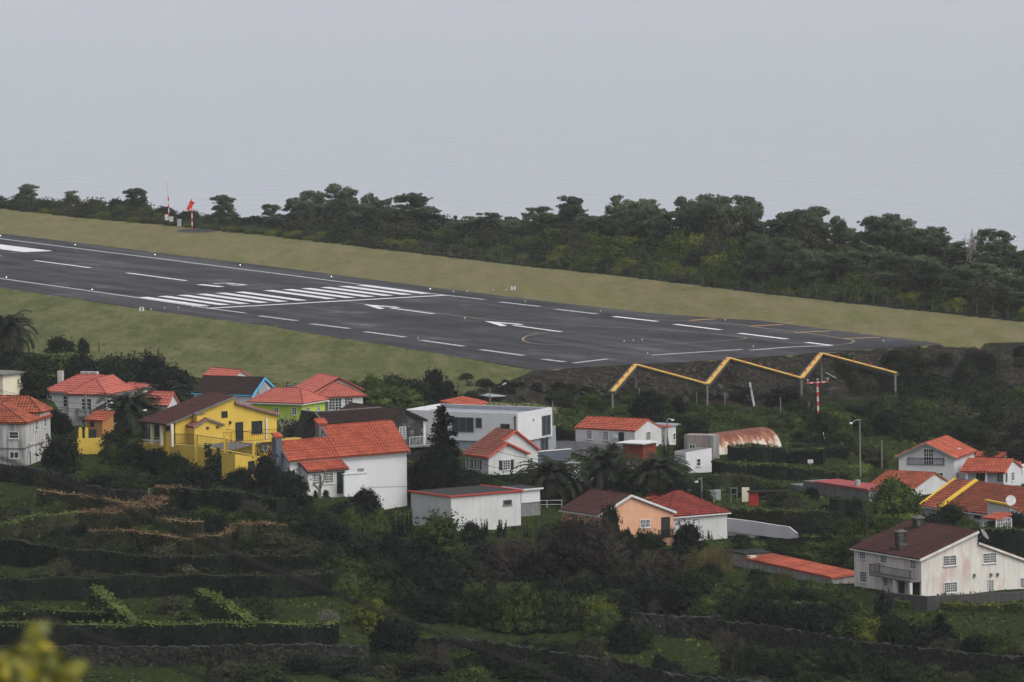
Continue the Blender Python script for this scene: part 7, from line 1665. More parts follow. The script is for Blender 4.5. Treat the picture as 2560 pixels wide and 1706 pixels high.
    # the mass of bushes between and below the houses
    grp = {
     'bushes among the hedge terraces': [(345, 1396, 1440, 115, 'lit'), (290, 1405, 1442, 80, 'shrub'), (520, 1398, 1442, 115, 'lit'), (655, 1408, 1442, 90, 'shrub'), (725, 1404, 1438, 70, 'lit'), (430, 1480, 1532, 76, 'olive'), (600, 1492, 1545, 100, 'shrub'), (640, 1487, 1542, 110, 'shrub'), (460, 1535, 1556, 40, 'dark'), (60, 1265, 1312, 160, 'olive'), (-10, 1262, 1310, 90, 'shrub'), (130, 1275, 1320, 90, 'lit'), (450, 1270, 1300, 70, 'dark'), (590, 1270, 1300, 60, 'lit'), (250, 1180, 1235, 110, 'dark'), (340, 1175, 1235, 130, 'shrub'), (430, 1185, 1240, 110, 'dark'), (60, 1235, 1262, 60, 'olive')],
     'bushes under the village': [(715, 1268, 1345, 120, 'shrub'), (790, 1285, 1360, 90, 'dark'), (845, 1295, 1365, 80, 'dark'), (880, 1266, 1350, 78, 'lit'), (945, 1268, 1350, 74, 'lit'), (690, 1310, 1380, 120, 'olive'), (760, 1335, 1425, 120, 'olive'), (830, 1345, 1435, 110, 'shrub'), (905, 1330, 1430, 120, 'dark'), (985, 1330, 1440, 120, 'dark'), (1060, 1340, 1450, 130, 'dark'), (1140, 1350, 1460, 130, 'shrub'), (1210, 1340, 1440, 110, 'dark'), (1180, 1300, 1360, 70, 'dark'), (880, 1385, 1455, 100, 'lit'), (960, 1375, 1470, 110, 'shrub'), (1030, 1370, 1480, 120, 'dark'), (1110, 1400, 1500, 130, 'dark'), (870, 1430, 1500, 90, 'lit'), (940, 1440, 1520, 100, 'lit'), (1010, 1440, 1530, 110, 'shrub'), (1080, 1470, 1550, 120, 'dark'), (1370, 1310, 1380, 70, 'shrub'), (1340, 1360, 1450, 120, 'dark'), (1560, 1340, 1420, 100, 'dark'), (1700, 1350, 1430, 110, 'dark'), (1490, 1380, 1460, 110, 'dark'), (1620, 1420, 1500, 130, 'dark'), (1740, 1420, 1500, 120, 'shrub')],
     'bushes of the lower thicket': [(1200, 1450, 1560, 110, 'shrub'), (1190, 1445, 1540, 90, 'lit'), (1300, 1450, 1572, 150, 'lit'), (1250, 1480, 1570, 110, 'shrub'), (1390, 1465, 1572, 130, 'shrub'), (1450, 1480, 1560, 110, 'lit'), (1500, 1480, 1575, 100, 'ylw'), (1560, 1470, 1570, 110, 'dark'), (1370, 1440, 1510, 100, 'dark'), (1450, 1440, 1500, 120, 'dark'), (1520, 1525, 1600, 130, 'lit'), (1560, 1545, 1630, 90, 'dark'), (1600, 1555, 1620, 70, 'shrub'), (1640, 1440, 1530, 120, 'dark'), (1700, 1450, 1540, 120, 'dark'), (1770, 1480, 1555, 100, 'lit'), (1840, 1478, 1560, 110, 'shrub'), (1900, 1488, 1570, 120, 'dark'), (1965, 1495, 1580, 110, 'shrub'), (2030, 1505, 1595, 130, 'dark'), (2095, 1480, 1560, 100, 'shrub'), (2130, 1468, 1540, 90, 'lit'), (2150, 1520, 1605, 110, 'lit'), (2185, 1535, 1620, 100, 'ylw'), (2235, 1530, 1625, 110, 'shrub'), (2290, 1545, 1625, 110, 'dark'), (2360, 1590, 1640, 100, 'olive'), (2440, 1580, 1640, 100, 'dark'), (2500, 1578, 1650, 90, 'lit'), (2545, 1600, 1650, 60, 'olive'), (1330, 1580, 1640, 80, 'shrub'), (1400, 1592, 1650, 110, 'shrub'), (1470, 1585, 1655, 100, 'olive'), (1300, 1600, 1640, 60, 'dark'), (1200, 1585, 1610, 70, 'olive')],
     'bushes along the bottom edge': [(1840, 1590, 1692, 90, 'olive'), (1890, 1600, 1695, 100, 'shrub'), (1960, 1605, 1690, 60, 'shrub'), (2020, 1600, 1692, 110, 'shrub'), (2120, 1598, 1698, 130, 'shrub'), (2180, 1600, 1690, 80, 'dark'), (2240, 1640, 1712, 130, 'shrub'), (2320, 1655, 1720, 140, 'shrub'), (2400, 1670, 1730, 90, 'olive'), (2520, 1655, 1725, 110, 'shrub'), (1650, 1630, 1690, 50, 'dark'), (1700, 1670, 1720, 120, 'dark'), (1820, 1690, 1740, 150, 'dark'), (1560, 1670, 1725, 130, 'dark'), (1440, 1655, 1720, 140, 'dark'), (1330, 1640, 1705, 130, 'shrub'), (1230, 1620, 1690, 110, 'dark'), (1180, 1660, 1720, 120, 'lit'), (1060, 1640, 1700, 120, 'dark'), (980, 1620, 1690, 120, 'shrub'), (880, 1640, 1700, 130, 'dark'), (760, 1625, 1680, 120, 'dark'), (660, 1650, 1710, 140, 'shrub'), (580, 1640, 1700, 110, 'olive'), (460, 1625, 1660, 90, 'dark'), (1930, 1640, 1700, 90, 'dark'), (900, 1680, 1730, 150, 'lit'), (1080, 1680, 1730, 150, 'shrub')],
     'bushes around the road': [(1850, 1350, 1405, 90, 'shrub'), (1890, 1345, 1398, 90, 'lit'), (1950, 1345, 1400, 100, 'shrub'), (2040, 1345, 1408, 110, 'lit'), (2100, 1335, 1405, 90, 'lit'), (2130, 1335, 1400, 60, 'shrub'), (1990, 1290, 1340, 90, 'dark'), (2060, 1285, 1340, 90, 'shrub'), (2120, 1290, 1345, 80, 'lit'), (2080, 1270, 1330, 80, 'shrub'), (2180, 1270, 1330, 90, 'lit'), (2240, 1290, 1330, 80, 'lit'), (2030, 1190, 1220, 60, 'lit'), (1930, 1195, 1225, 100, 'lit'), (1870, 1205, 1245, 110, 'dark'), (1960, 1235, 1270, 90, 'shrub'), (2130, 1250, 1300, 90, 'dark'), (2330, 1275, 1330, 80, 'dark'), (2420, 1290, 1330, 60, 'lit'), (2490, 1290, 1320, 60, 'shrub'), (2540, 1270, 1340, 70, 'dark'), (1840, 1260, 1275, 80, 'lit'), (2110, 1160, 1195, 60, 'lit'), (2205, 1170, 1200, 60, 'lit')],
     'bushes between the houses': [(1255, 1225, 1262, 110, 'dark'), (1330, 1215, 1262, 60, 'dark'), (1440, 1195, 1262, 110, 'dark'), (1575, 1190, 1245, 110, 'dark'), (1700, 1195, 1245, 90, 'dark'), (1750, 1200, 1250, 80, 'shrub'), (1450, 1235, 1290, 60, 'shrub'), (1640, 1145, 1180, 60, 'shrub'), (1760, 1180, 1220, 80, 'shrub'), (1830, 1175, 1200, 90, 'olive'), (2165, 1105, 1150, 70, 'olive'), (2195, 1120, 1165, 50, 'olive'), (1045, 1150, 1240, 90, 'dark'), (1065, 1120, 1200, 60, 'dark'), (1140, 1190, 1245, 80, 'dark'), (740, 1050, 1110, 60, 'dark'), (700, 1080, 1140, 60, 'dark'), (760, 1090, 1120, 50, 'dark'), (130, 1020, 1060, 60, 'dark'), (150, 1030, 1075, 70, 'dark'), (1390, 1060, 1105, 60, 'dark'), (1420, 1070, 1100, 50, 'dark'), (500, 1000, 1040, 90, 'dark'), (455, 985, 1030, 70, 'dark')],
     'trees on the bank behind the modern house': [(935, 935, 1010, 90, 'lit'), (985, 928, 1010, 110, 'shrub'), (1040, 940, 1012, 100, 'shrub'), (1085, 914, 1000, 76, 'dark'), (1115, 945, 1005, 70, 'dark'), (905, 955, 1010, 60, 'shrub'), (1000, 960, 1015, 120, 'lit'), (880, 945, 985, 50, 'lit')],
    }
    for g, items in grp.items():
        ct = 'tree' if g.startswith('trees') else 'shrub'
        for x, yt, yb, w_, k in items: pl(k+str(random.randrange(3)), x, yt, yb, w_*1.08, ct, {'bushes among the hedge terraces': 'low leafy bush growing between the terraced hedges at the lower left', 'bushes under the village': 'dense dark bush on the slope just below the village houses', 'bushes of the lower thicket': 'leafy bush in the thicket between the meadow and the tall stone wall', 'bushes along the bottom edge': 'dark bush near the bottom edge of the view', 'bushes around the road': 'green bush in the gardens around the grey road and the round tree', 'bushes between the houses': 'dark bush wedged between the houses', 'trees on the bank behind the modern house': 'leafy tree on the bank behind the modern and bay houses'}[g], ct, g)
    # scrub at the foot of and along the embankment
    def scat(polypx, n, h0, h1, kinds, label, g, wk=1.5, stuff=None):
        xs = [p[0] for p in polypx]; ys = [p[1] for p in polypx]; A = np.array(polypx, float); c = 0
        while c < n:
            x, y = random.uniform(min(xs), max(xs)), random.uniform(min(ys), max(ys))
            if not inside(np.array([x]), np.array([y]), A)[0]: continue
            P = T(x, y); h = random.uniform(h0, h1)
            if stuff: place_stuff(stuff, random.choice(kinds)+str(random.randrange(3)), P, h, h*random.uniform(wk*.8, wk*1.3), random.uniform(0, 6.28)); c += 1; continue
            place(random.choice(kinds)+str(random.randrange(3)), P, h, h*random.uniform(wk*.8, wk*1.3), 'shrub', label, 'shrub', g); c += 1
    scat([(1375, 1000), (1800, 1015), (2000, 1040), (2000, 1075), (1640, 1062), (1640, 1045), (1400, 1040)], 70, .8, 2.0, ('lit', 'lit', 'shrub', 'olive'), 'low green shrub in the scrub at the foot of the embankment', 'scrub at the foot of the embankment', 2.0, 'foot')
    scat([(1930, 1030), (2100, 1010), (2600, 1000), (2600, 1130), (2400, 1125), (2200, 1090), (2000, 1100)], 75, 2.0, 4.2, ('shrub', 'lit', 'shrub', 'dark', 'olive'), 'rounded shrub in the dense scrub right of the light mast', 'scrub right of the light mast')
    scat([(2060, 925), (2300, 890), (2600, 880), (2600, 1000), (2100, 1010)], 60, 1.2, 3.0, ('dark', 'shrub', 'dark', 'olive'), 'dark shrub on the upper right part of the embankment', 'shrubs on the right embankment', 1.5, 'foot')
    scat([(2360, 1085), (2600, 1085), (2600, 1160), (2480, 1160)], 26, 1.5, 3.2, ('dark', 'shrub', 'olive'), '', '', 1.5, 'foot'); scat([(1990, 1070), (2150, 1095), (2170, 1150), (2080, 1140), (1980, 1108)], 26, .8, 2.0, ('dark', 'shrub', 'lit'), '', '', 1.7, 'foot'); scat([(900, 1060), (1080, 1110), (1060, 1240), (1180, 1240), (1190, 1200), (1040, 1120)], 20, 1, 2.2, ('dark',), '', '', 1.5, 'foot'); scat([(700, 1290), (940, 1285), (1030, 1330), (700, 1345)], 26, .9, 2.2, ('dark', 'shrub'), '', '', 1.6, 'foot')
    scat([(1150, 945), (1350, 960), (1600, 985), (1900, 985), (1900, 1005), (1500, 1005), (1150, 1000)], 60, .6, 1.6, ('dark', 'shrub', 'olive'), 'small dark shrub between boulders on the embankment', 'shrubs between the boulders', 1.8, 'foot')
    for pg, n_ in (([(620, 1345), (860, 1300), (1020, 1345), (1300, 1375), (1480, 1405), (1700, 1405), (1830, 1440), (2150, 1475), (2150, 1560), (1800, 1535), (1500, 1565), (1180, 1540), (1000, 1500), (850, 1450)], 210),
                   ([(560, 1640), (1200, 1625), (1600, 1695), (2560, 1705), (2560, 1745), (500, 1745)], 90), ([(380, 1190), (700, 1262), (640, 1300), (250, 1240), (120, 1190)], 60), ([(1230, 1215), (1700, 1225), (1560, 1262), (1240, 1262)], 30), ([(1820, 1345), (2140, 1345), (2140, 1420), (1840, 1400)], 30), ([(1820, 1225), (2120, 1225), (2160, 1345), (2000, 1345)], 26), ([(0, 1570), (620, 1570), (620, 1600), (0, 1600)], 14), ([(0, 1275), (640, 1275), (880, 1420), (860, 1440), (0, 1440)], 110), ([(0, 1180), (380, 1215), (360, 1240), (0, 1215)], 22), ([(0, 1450), (900, 1440), (900, 1480), (0, 1480)], 22)):
        scat(pg, n_, .7, 1.9, ('dark', 'shrub', 'shrub', 'olive', 'lit', 'dark'), '', '', 1.9, 'slope')
    build_stuff('slope', 'undergrowth', 'tangled dark undergrowth filling the slope below the houses', 'undergrowth')
    build_stuff('foot', 'scrub', 'low scrub spread over the rocky embankment and its foot', 'scrub')
    pl('dark2', 1620, 975, 1052, 105, 'shrub', 'large dark shrub in front of the embankment below the second zigzag corner', 'shrub'); pl('dark0', 1695, 985, 1050, 60, 'shrub', 'dark shrub right of the large embankment shrub', 'shrub'); pl('lit0', 1682, 1005, 1050, 46, 'shrub', 'fresh green shrub before the embankment', 'shrub'); pl('dark1', 1960, 955, 1020, 110, 'shrub', 'dark shrub left of the T shaped mast', 'shrub')
    # loose ground cover
    rng = np.random.default_rng(77); n = 52000; X = rng.uniform(-75, 95, n); Y = 500+rng.uniform(0, 1, n)**.9*350
    ins_ = inside(X, Y, poly); d = np.where(ins_, 0, seg_dist(X, Y, poly, True)); lim = np.interp(X, [-90, -20, 6, 16], [46, 34, 14, 3])
    keep = (d > lim) & (wob(X, Y, 11, 4)+rng.normal(0, .35, n) > -.15)
    X, Y = X[keep], Y[keep]; Z = heights(X, Y); P = np.stack([X, Y, Z+.1], 1); N = np.tile([0, -.3, .9], (len(P), 1))
    me = quadmesh('ground_cover', leaves(P, N, .42, rng, .6), [LF['lit']]); o = bpy.data.objects.new('ground_cover', me); C.objects.link(o); tag(o, 'rough weeds and low plants covering the open ground of the village', 'weeds', None, 'stuff')
    n = 26000; X = rng.uniform(-110, 110, n); Y = rng.uniform(760, 1330, n); ins_ = inside(X, Y, poly); yf = np.interp(X, *np.array(sorted(map(tuple, farline))).T); df = seg_dist(X, Y, farline)
    keep = (Y > yf) & ~ins_ & (df < 60); X, Y, df = X[keep], Y[keep], df[keep]; P = np.stack([X, Y, heights(X, Y)+.4], 1)
    me = quadmesh('undergrowth', leaves(P, np.tile([0, -.7, .6], (len(P), 1)), .9, rng, .7), [LF['olive']]); o = bpy.data.objects.new('undergrowth', me); C.objects.link(o); tag(o, 'low undergrowth under the far pines', 'undergrowth', None, 'stuff')

def build_poles():
    def pole(Z, x, yt, yb, name, label, rad=.13, mat='pole', arms=(), top=None):
        P = T(*Z(x, yb)); t = D(*Z(x, yt), P.y); h = t.z-P.z
        r = empty(name, P, 0, label, 'pole' if name != 'street_lamp' else 'street lamp'); MB().tube([(0, 0, -.5), (0, 0, h)], [rad, rad*.7], 8).build('pole', M[mat], r)
        for ax, ay in arms:
            q = D(*Z(ax, ay), P.y)-P; m = MB().tube([(0, 0, h-.1 if q.z < h else h), (q.x*.45, 0, (h+q.z)/2+.15), tuple(q)], .05, 6); am = m.build('arm', M['metal'], r)
            MB().ball(q, .26, 9, 6, .55).build('lamp_head', M['trimw'], am)
        return r, P+Vector((0, 0, h))
    _, a = pole(Z7, 172, 28, 515, 'street_lamp', 'tallest lamp pole on the right, with white lamp head and wire', arms=((92, 64),))
    _, b = pole(Z7, 357, 205, 468, 'utility_pole', 'shorter wire pole just right of the tallest lamp pole')
    _, c = pole(Z1, 803, 828, 1250, 'utility_pole', 'grey utility pole in front of the long white house')
    _, d = pole(Z1, 848, 890, 1258, 'utility_pole', 'dark timber pole beside the grey one', .12, 'poled')
    pole(Z1, 1035, 785, 1060, 'street_lamp', 'double armed street lamp behind the date palm', .07, 'metal', arms=((950, 740), (1130, 726)))
    pole(Z1, 925, 345, 445, 'utility_pole', 'short dark post on the grass bank', .12, 'poled')
    _, e = pole(Z5, 1130, 345, 640, 'street_lamp', 'lamp pole right of the cottage', arms=((1180, 356),))
    _, f = pole(Z5, 1467, 918, 1150, 'street_lamp', 'lamp pole behind the hipped roofs', arms=((1415, 962),))
    _, g = pole(Z5, 1585, 1035, 1160, 'utility_pole', 'short pole on the allotment')
    _, h = pole(Z2, 45, 670, 1030, 'street_lamp', 'dark lamp pole left of the terrace', .12, 'poled', arms=((8, 676),))
    pole(Z2, 912, 388, 500, 'street_lamp', 'lamp pole behind the long brown roof', arms=((950, 410),))
    pole(F4, 1735, 75, 200, 'utility_pole', 'thin pale pole behind the big brown roof', .07)
    pole(F4, 1200, 70, 320, 'utility_pole', 'thin dark pole left of the big brown roof', .08, 'poled')
    pole(Z4, 881, 45, 215, 'utility_pole', 'thin grey pole behind the modern house', .1)
    pole(Z4, 1498, 170, 420, 'utility_pole', 'thin grey pole at the right corner of the modern house', .1)
    def wire(p, q, sag, label, r=.028):
        p, q = Vector(p), Vector(q); m = MB(); n = 14; pts = [(p.lerp(q, i/n)-p)-Vector((0, 0, sag*4*(i/n)*(1-i/n))) for i in range(n+1)]; m.tube(pts, r, 4); ob = m.build('wire', M['shade']); ob.location = p; tag(ob, label, 'wire')
    wire(a-Vector((0, 0, .3)), b, .35, 'slack wire between the two right hand poles')
    wire(D(*Z1(-60, 780), 700), c-Vector((0, 0, 1.4)), .5, 'upper wire crossing the long white house'); wire(D(*Z1(-60, 790), 700), c-Vector((0, 0, 2.2)), .6, 'second wire crossing the long white house'); wire(D(*Z1(-60, 845), 700), c-Vector((0, 0, 2.6)), .3, 'lower wire crossing the long white house')
    wire(c-Vector((0, 0, 1.4)), h-Vector((0, 0, .3)), .5, 'wire from the utility pole to the terrace lamp'); wire(h, D(*Z2(1700, 945), 668), .8, 'long wire crossing the yellow gable')
    wire(f, g, .5, 'slack wire behind the hipped roofs'); wire(D(*Z4(950, 662), 700), D(*Z4(1400, 745), 690), .15, 'upper wire before the stepped gables'); wire(D(*Z4(780, 775), 700), D(*Z4(1300, 880), 690), .2, 'lower wire before the stepped gables')
    # small yard things
    r = empty('clothesline', T(*Z5(790, 840)), 0, 'clothesline with pale laundry under the plank shed', 'clothesline'); P = r.location
    cl = [(.62, .62, .64), (.03, .03, .04), (.5, .25, .25), (.6, .6, .62), (.45, .12, .12), (.6, .6, .6)]
    for i, x in enumerate((765, 785, 810, 832, 848, 866)):
        q0 = D(*Z5(x-8, 755), P.y)-P; q1 = D(*Z5(x+9, 812 if i != 1 else 790), P.y)-P; MB().box(q0.x, q1.x, -.03, .03, q1.z, q0.z).build('garment', plain('cloth_%d' % i, cl[i], .9), r)
    q0 = D(*Z5(715, 752), P.y)-P; q1 = D(*Z5(890, 752), P.y)-P; MB().tube([q0, q1], .02, 4).build('line', M['trimg'], r)
    P = T(*Z5(772, 850)); o = MB().box(-.45, .45, -.4, .4, 0, .95).box(-.47, .47, -.42, .42, .951, 1.0).build('white_tank', M['trimw']); o.location = P; tag(o, 'white cube shaped tank below the laundry', 'tank')
    P = T(*Z6(1278, 800)); o = MB().box(-.35, .35, -.2, .2, .3, .75).box(-.05, .05, -.05, .05, 0, .3).build('white_box', M['trimw']); o.location = P; tag(o, 'tiny white box on a stub beside the clipped hedge', 'box')
    P = T(*Z6(745, 1195)); r = empty('red_booth', P, 0, 'small red shed with thin dark roof on the allotment', 'shed'); MB().box(-.9, .3, -.6, .6, 0, 1.7).build('wall', plain('dull_red', (.30, .02, .015)), r); MB().box(-1.1, 4.4, -.8, .8, 1.72, 1.82).build('roof', M['tdark'], r); MB().box(4.1, 4.2, -.05, .05, 0, 1.72).build('post', M['poled'], r)
    P = T(*Z6(240, 1140)); o = MB().box(-2.0, 2.0, -.04, .04, 0, 1.3).build('sheet_fence', M['metal']); o.location = P; tag(o, 'low galvanised sheet fence right of the lamp pole', 'fence')
    for (x, yt, yb, w_) in ((530, 1020, 1160, 60), (680, 1015, 1110, 36)):
        P = T(*Z6(x, yb)); k = P.y/CF*.25516; h = (yb-yt)*k; w2 = w_*k; m = MB()
        for s in (-1, 1): m.bar((s*w2/2, 0, 0), (s*w2/2, 0, h), .1)
        m.bar((-w2/2, 0, h), (w2/2, 0, h), .1); m.bar((-w2/2, 0, h*.55), (w2/2, 0, h*.55), .07); o = m.build('trellis_frame', M['pole']); o.location = P; tag(o, ('larger' if x == 530 else 'smaller')+' grey post frame on the allotment', 'frame')
    P = T(*Z6(643, 1165)); o = MB().box(-.45, .45, -.05, .05, .1, 1.9).build('panel', M['cream']); o.location = P; tag(o, 'upright yellowish panel between the allotment frames', 'panel')
    P = T(*F1(1020, 325)); r = empty('gate_posts', P, 0, 'pair of pale stone gate posts inside the hooked hedge', 'gate post'); MB().box(-.32, -.12, -.1, .1, 0, 1.35).build('post', M['pole'], r); MB().box(.12, .36, -.1, .1, 0, 1.7).build('post', M['pole'], r)
    P = T(*Z4(1440, 1215)); r = empty('garden_rail', P, 0, 'thin pale garden railing right of the flat roofed house', 'railing'); m = MB()
    for i in range(3): m.bar((-1.8+i*1.8, 0, -.2), (-1.8+i*1.8, 0, .9), .06)
    for z in (.4, .9): m.bar((-1.8, 0, z), (1.8, 0, z), .05)
    m.build('rail', M['trimw'], r)
    P = T(*Z5(1060, 590)); r = empty('parked_car', P, math.radians(15), 'dark car mostly hidden behind the plank shed', 'car')
    m = MB(); m.ngprism([(-2, 0, .35), (2, 0, .35), (2.05, 0, .8), (1.2, 0, .95), (.6, 0, 1.4), (-1.1, 0, 1.42), (-1.9, 0, .95), (-2.05, 0, .8)], (0, 1.7, 0)); m.build('body', plain('dark_car_paint', (.03, .035, .04), .25, .6), r)
    MB().ngprism([(.95, -.01, .95), (.55, -.01, 1.33), (-1.0, -.01, 1.35), (-1.6, -.01, .95)], (0, 1.72, 0)).build('window', M['glass'], r)
    for x in (-1.25, 1.25): MB().tube([(x, -.05, .33), (x, .2, .33)], .33, 12).build('wheel', M['black'], r)
    # road patches
    m, n, l, b = newmat('road_asphalt', .75, .3); l.new(ramp(n, l, noise(n, l, objco(n), 1.2, 6, .7), [(.3, (.035, .034, .036)), (.7, (.075, .073, .075))]), b.inputs['Base Color'])
    def road(px, lift=.25):
        P = [T(*p)+Vector((0, 0, lift)) for p in px]; mb = MB(); k = len(P)//2
        for i in range(k-1): mb.quad([P[i], P[i+1], P[-i-2], P[-i-1]])
        tag(mb.build('road', m), kind='structure')
    road([Z6(380, 1385), Z6(700, 1425), Z6(1050, 1450), Z6(1200, 1480), Z6(1250, 1530), Z6(1000, 1550), Z6(700, 1530), Z6(380, 1500)])
    road([Z5(30, 560), Z5(220, 580), Z5(400, 600), Z5(700, 640), Z5(660, 720), Z5(380, 740), Z5(200, 690), Z5(30, 660)])

def build_near():
    rng = np.random.default_rng(3); Y = 15.0; c = D(95, 1660, Y); g = Vector((c.x-.01, Y, gz(c.x, Y))); k = Y/CF
    r = empty('foreground_shrub', g, 0, 'blurred yellow green leafy shoots poking into the lower left corner', 'shrub'); st = MB(); Q = []
    m, n, l, b = newmat('yellow_leaves', .5, .3); gg = n.new('ShaderNodeNewGeometry'); l.new(ramp(n, l, gg.outputs['Random Per Island'], [(0, (.045, .055, .004)), (.5, (.14, .14, .008)), (1, (.30, .24, .010))]), b.inputs['Base Color'])
    tips = [(85, 1568), (60, 1620), (110, 1640), (30, 1650), (150, 1645), (180, 1668), (10, 1640), (130, 1690), (60, 1690), (95, 1600)]
    for x, y in tips:
        t = D(x, y, Y+rng.uniform(-.3, .3))-g; st.tube([(rng.normal(0, .05), rng.normal(0, .05), -.1), (t.x*.8, t.y*.5, t.z*.6), tuple(t)], [.012, .008, .003], 5)
        for j in range(26):
            s = rng.uniform(0, .16)*(j/26)**.5; p = t+Vector((rng.normal(0, .012+.12*s), rng.normal(0, .02), -s)); Q.append(leaves(np.array([tuple(p)]), np.array([[0, -1, .4]]), .035, rng, .6)[0])
    for j in range(900):
        z = rng.uniform(0, g.z*0+1)*1.0; tt = D(95, 1700, Y)-g; p = Vector((rng.normal(0, .35), rng.normal(0, .3), tt.z*rng.uniform(.1, .96))); Q.append(leaves(np.array([tuple(p)]), np.array([[0, -1, .4]]), .05, rng, .6)[0])
    st.build('stem', M['bark'], r); me = quadmesh('leaves', np.array(Q), [m]); o = bpy.data.objects.new('leaves', me); C.objects.link(o); o.parent = r
    for (pp, lb) in (([(-500, 1320), (0, 1500), (280, 1610), (560, 1712), (1100, 1900)], 'blurred black cable crossing the lower left corner'), ([(-500, 960), (54, 1165), (397, 1306), (620, 1402), (830, 1482), (1400, 1700), (1900, 1880)], 'blurred black cable crossing the hedge terraces')):
        Yc = 26; P = [D(x, y, Yc) for x, y in pp]; o0 = P[0]; ob = MB().tube([p-o0 for p in P], .0095, 6).build('cable', M['shade']); ob.location = o0; tag(ob, lb, 'cable')
def build_haze():
    m = bpy.data.materials.new('haze_air'); m.use_nodes = True; n = m.node_tree.nodes; n.clear(); o = n.new('ShaderNodeOutputMaterial'); v = n.new('ShaderNodeVolumePrincipled')
    v.inputs['Color'].default_value = (.98, .98, 1, 1); v.inputs['Density'].default_value = HAZE; v.inputs['Anisotropy'].default_value = .4
    m.node_tree.links.new(v.outputs[0], o.inputs['Volume'])
    b = MB().box(-20500, 20500, -3500, 42500, -78, 78).build('haze', m); tag(b, kind='stuff')
LMK = [(64, 1110, 'the weathered house'), (30, 960, 'the cream house'), (200, 1000, 'the long white house'), (226, 1100, 'the yellow gate wall'), (321, 1030, 'the big date palm'), (470, 1080, 'the yellow house'), (470, 1170, 'the terrace wall'), (590, 960, 'the blue gable verge'), (690, 1010, 'the lime green house'), (830, 970, 'the red bay house'), (850, 1120, 'the tall red roof house'), (1000, 1060, 'the stone house'), (1110, 1130, 'the black conifer'), (1220, 1050, 'the modern house'), (1250, 1140, 'the stepped gables'), (1190, 1270, 'the flat roofed house'), (1380, 1200, 'the leftmost garden palm'), (1520, 1180, 'the middle garden palm'), (1640, 1190, 'the rightmost garden palm'), (1540, 1090, 'the low cottage'), (1600, 1130, 'the plank shed'), (1740, 1120, 'the grey ruin'), (1870, 1110, 'the rusty hangar'), (1740, 1180, 'the small white house'), (1600, 1290, 'the salmon house'), (1730, 1290, 'the dark red hipped roof'), (1900, 1310, 'the white road wall'), (1940, 1180, 'the long garden hedge'), (2090, 1240, 'the concrete barn'), (2240, 1240, 'the round yellowish tree'), (2250, 1130, 'the balcony gable house'), (2480, 1170, 'the columned porch house'), (2430, 1250, 'the brown orange roof'), (2300, 1400, 'the pink stained house'), (1950, 1420, 'the low red barn'), (2140, 1130, 'the tall lamp pole'), (2050, 1020, 'the T shaped mast'), (2400, 1000, 'the right embankment'), (1440, 1350, 'the great leafless tree'), (1775, 1400, 'the yellow reeds'), (950, 1540, 'the yellow green tree'), (400, 1240, 'the hooked brown hedge'), (250, 1370, 'the sloping dark hedge'), (260, 1500, 'the left green hedge'), (550, 1510, 'the right green hedge'), (500, 1560, 'the longest hedge'), (500, 1640, 'the lower left stone wall'), (2200, 1620, 'the tall stone wall'), (1700, 1570, 'the stone wall start'), (1500, 1660, 'the lowest stone wall'), (2350, 1570, 'the pyramid conifer'), (100, 1280, 'the stone wall by the left'), (1000, 1300, 'the twin cypresses'), (1300, 1520, 'the centre meadow'), (650, 1320, 'the straight brown hedge'), (900, 1420, 'the end of the straight hedge')]
WMK = [(72, 'the left edge'), (345, 'the banded mast'), (480, 'the windsock'), (700, 'the threshold bars'), (861, 'the tallest pine'), (1030, 'the ragged pine'), (1300, 'the gap in the wood'), (1425, 'the mushroom shaped pine'), (1600, 'the thin pine tuft'), (1800, 'the high pine mass'), (2000, 'the skyline notch'), (2103, 'the single thin pine'), (2200, 'the pointed pine dome'), (2330, 'the spreading pine'), (2415, 'the leafless skyline tree'), (2490, 'the lone round pine')]
ORD = ['leftmost', 'second from left', 'third from left', 'fourth from left', 'fifth from left', 'sixth from left', 'seventh from left', 'eighth from left', 'ninth from left', 'tenth from left', 'eleventh from left', 'twelfth from left']
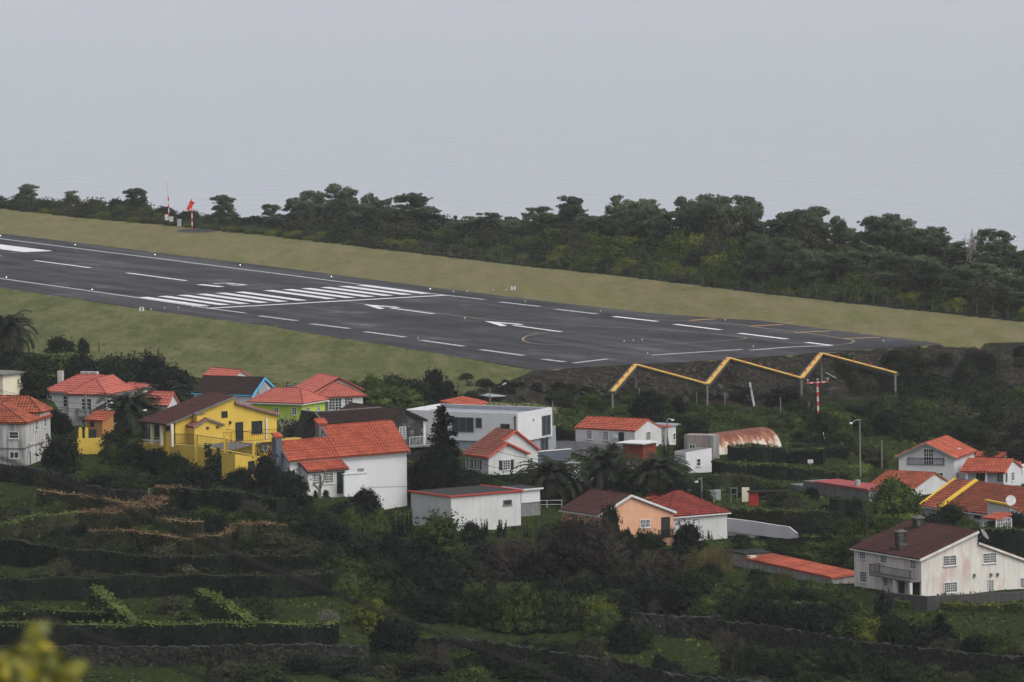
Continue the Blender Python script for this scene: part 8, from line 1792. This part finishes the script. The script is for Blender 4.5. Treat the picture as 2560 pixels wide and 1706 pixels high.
def relabel():
    bpy.context.view_layer.update()
    B = {}
    for o in C.objects:
        if o.parent or not o.get('group'): continue
        px, py = proj(o.location); g = o['group']; kind = o['category']
        if kind in ('shrub', 'tree') and not g.startswith('shrubs of'):
            m = o.data.materials[0].name if o.type == 'MESH' else ''
            tone = {'dark_shrub_leaves': 'dark', 'mid_green_leaves': 'green', 'yellow_green_leaves': 'yellow green', 'blackish_leaves': 'black', 'olive_leaves': 'olive'}.get(m, 'dark')
            py -= 20; q = min(LMK, key=lambda a: (a[0]-px)**2+((a[1]-py)*1.3)**2); dx, dy = px-q[0], py-q[1]
            rel = ('right of' if dx > 0 else 'left of') if abs(dx) > abs(dy)*1.2 else ('below' if dy > 0 else 'above')
            sz = 'small ' if o.scale[0] < .62 else ('big ' if o.scale[0] > 1.0 else '')
            key = (sz, tone, 'bush' if kind == 'shrub' else 'tree', rel+' '+q[2])
        elif kind == 'pine tree':
            q = min(WMK, key=lambda a: abs(a[0]-px)); h = 'back' if proj(o.location)[1] < treeline(px)-18 else 'front'
            key = ('', h+' row dark', 'pine', 'around '+q[1])
        elif kind == 'boulder':
            q = min([(1200, 'the white pipe'), (1400, 'the cottage'), (1530, 'the first zigzag corner'), (1768, 'the second zigzag corner'), (1880, 'the metal chute'), (2040, 'the T shaped mast'), (2250, 'the zigzag end'), (2450, 'the right edge')], key=lambda a: abs(a[0]-px)); key = ('', 'grey', 'boulder', 'on the embankment near '+q[1])
        elif kind == 'runway light': key = ('', 'lit', 'lamp', 'along the '+('far' if 'far' in g else 'near')+' runway edge')
        elif kind == 'marker light': key = ('', 'unlit', 'marker lamp', ('left of the threshold line' if px < 560 else ('in the threshold row on the far side' if px < 1290 else 'on the turning pad')) if True else '')
        else: continue
        B.setdefault(key, []).append((px, o))
    for (sz, tone, nm, wh), L in B.items():
        L.sort(key=lambda a: a[0])
        for i, (px, o) in enumerate(L):
            if len(L) == 1: o['label'] = '%s%s %s %s' % (sz, tone, nm, wh)
            elif len(L) == 2: o['label'] = '%s%s %s %s, the %s one' % (sz, tone, nm, wh, ('left', 'right')[i])
            elif i == len(L)-1: o['label'] = 'rightmost %s%s %s %s' % (sz, tone, nm, wh)
            elif i >= len(ORD)-1: o['label'] = 'number %d from left of the %s%ss %s' % (i+1, sz, (tone+' '+nm).replace('bush', 'bushe'), wh)
            elif i < len(ORD): o['label'] = '%s %s%s %s %s' % (ORD[i], sz, tone, nm, wh)
            else: o['label'] = '%s %s%s %s %s' % ('further right', sz, tone, nm, wh)
HAZE = 6e-5
build_houses(); build_ground(); build_runway(); protos(); build_forest(); build_hedges(); build_planting(); build_poles(); build_near(); relabel(); build_haze()
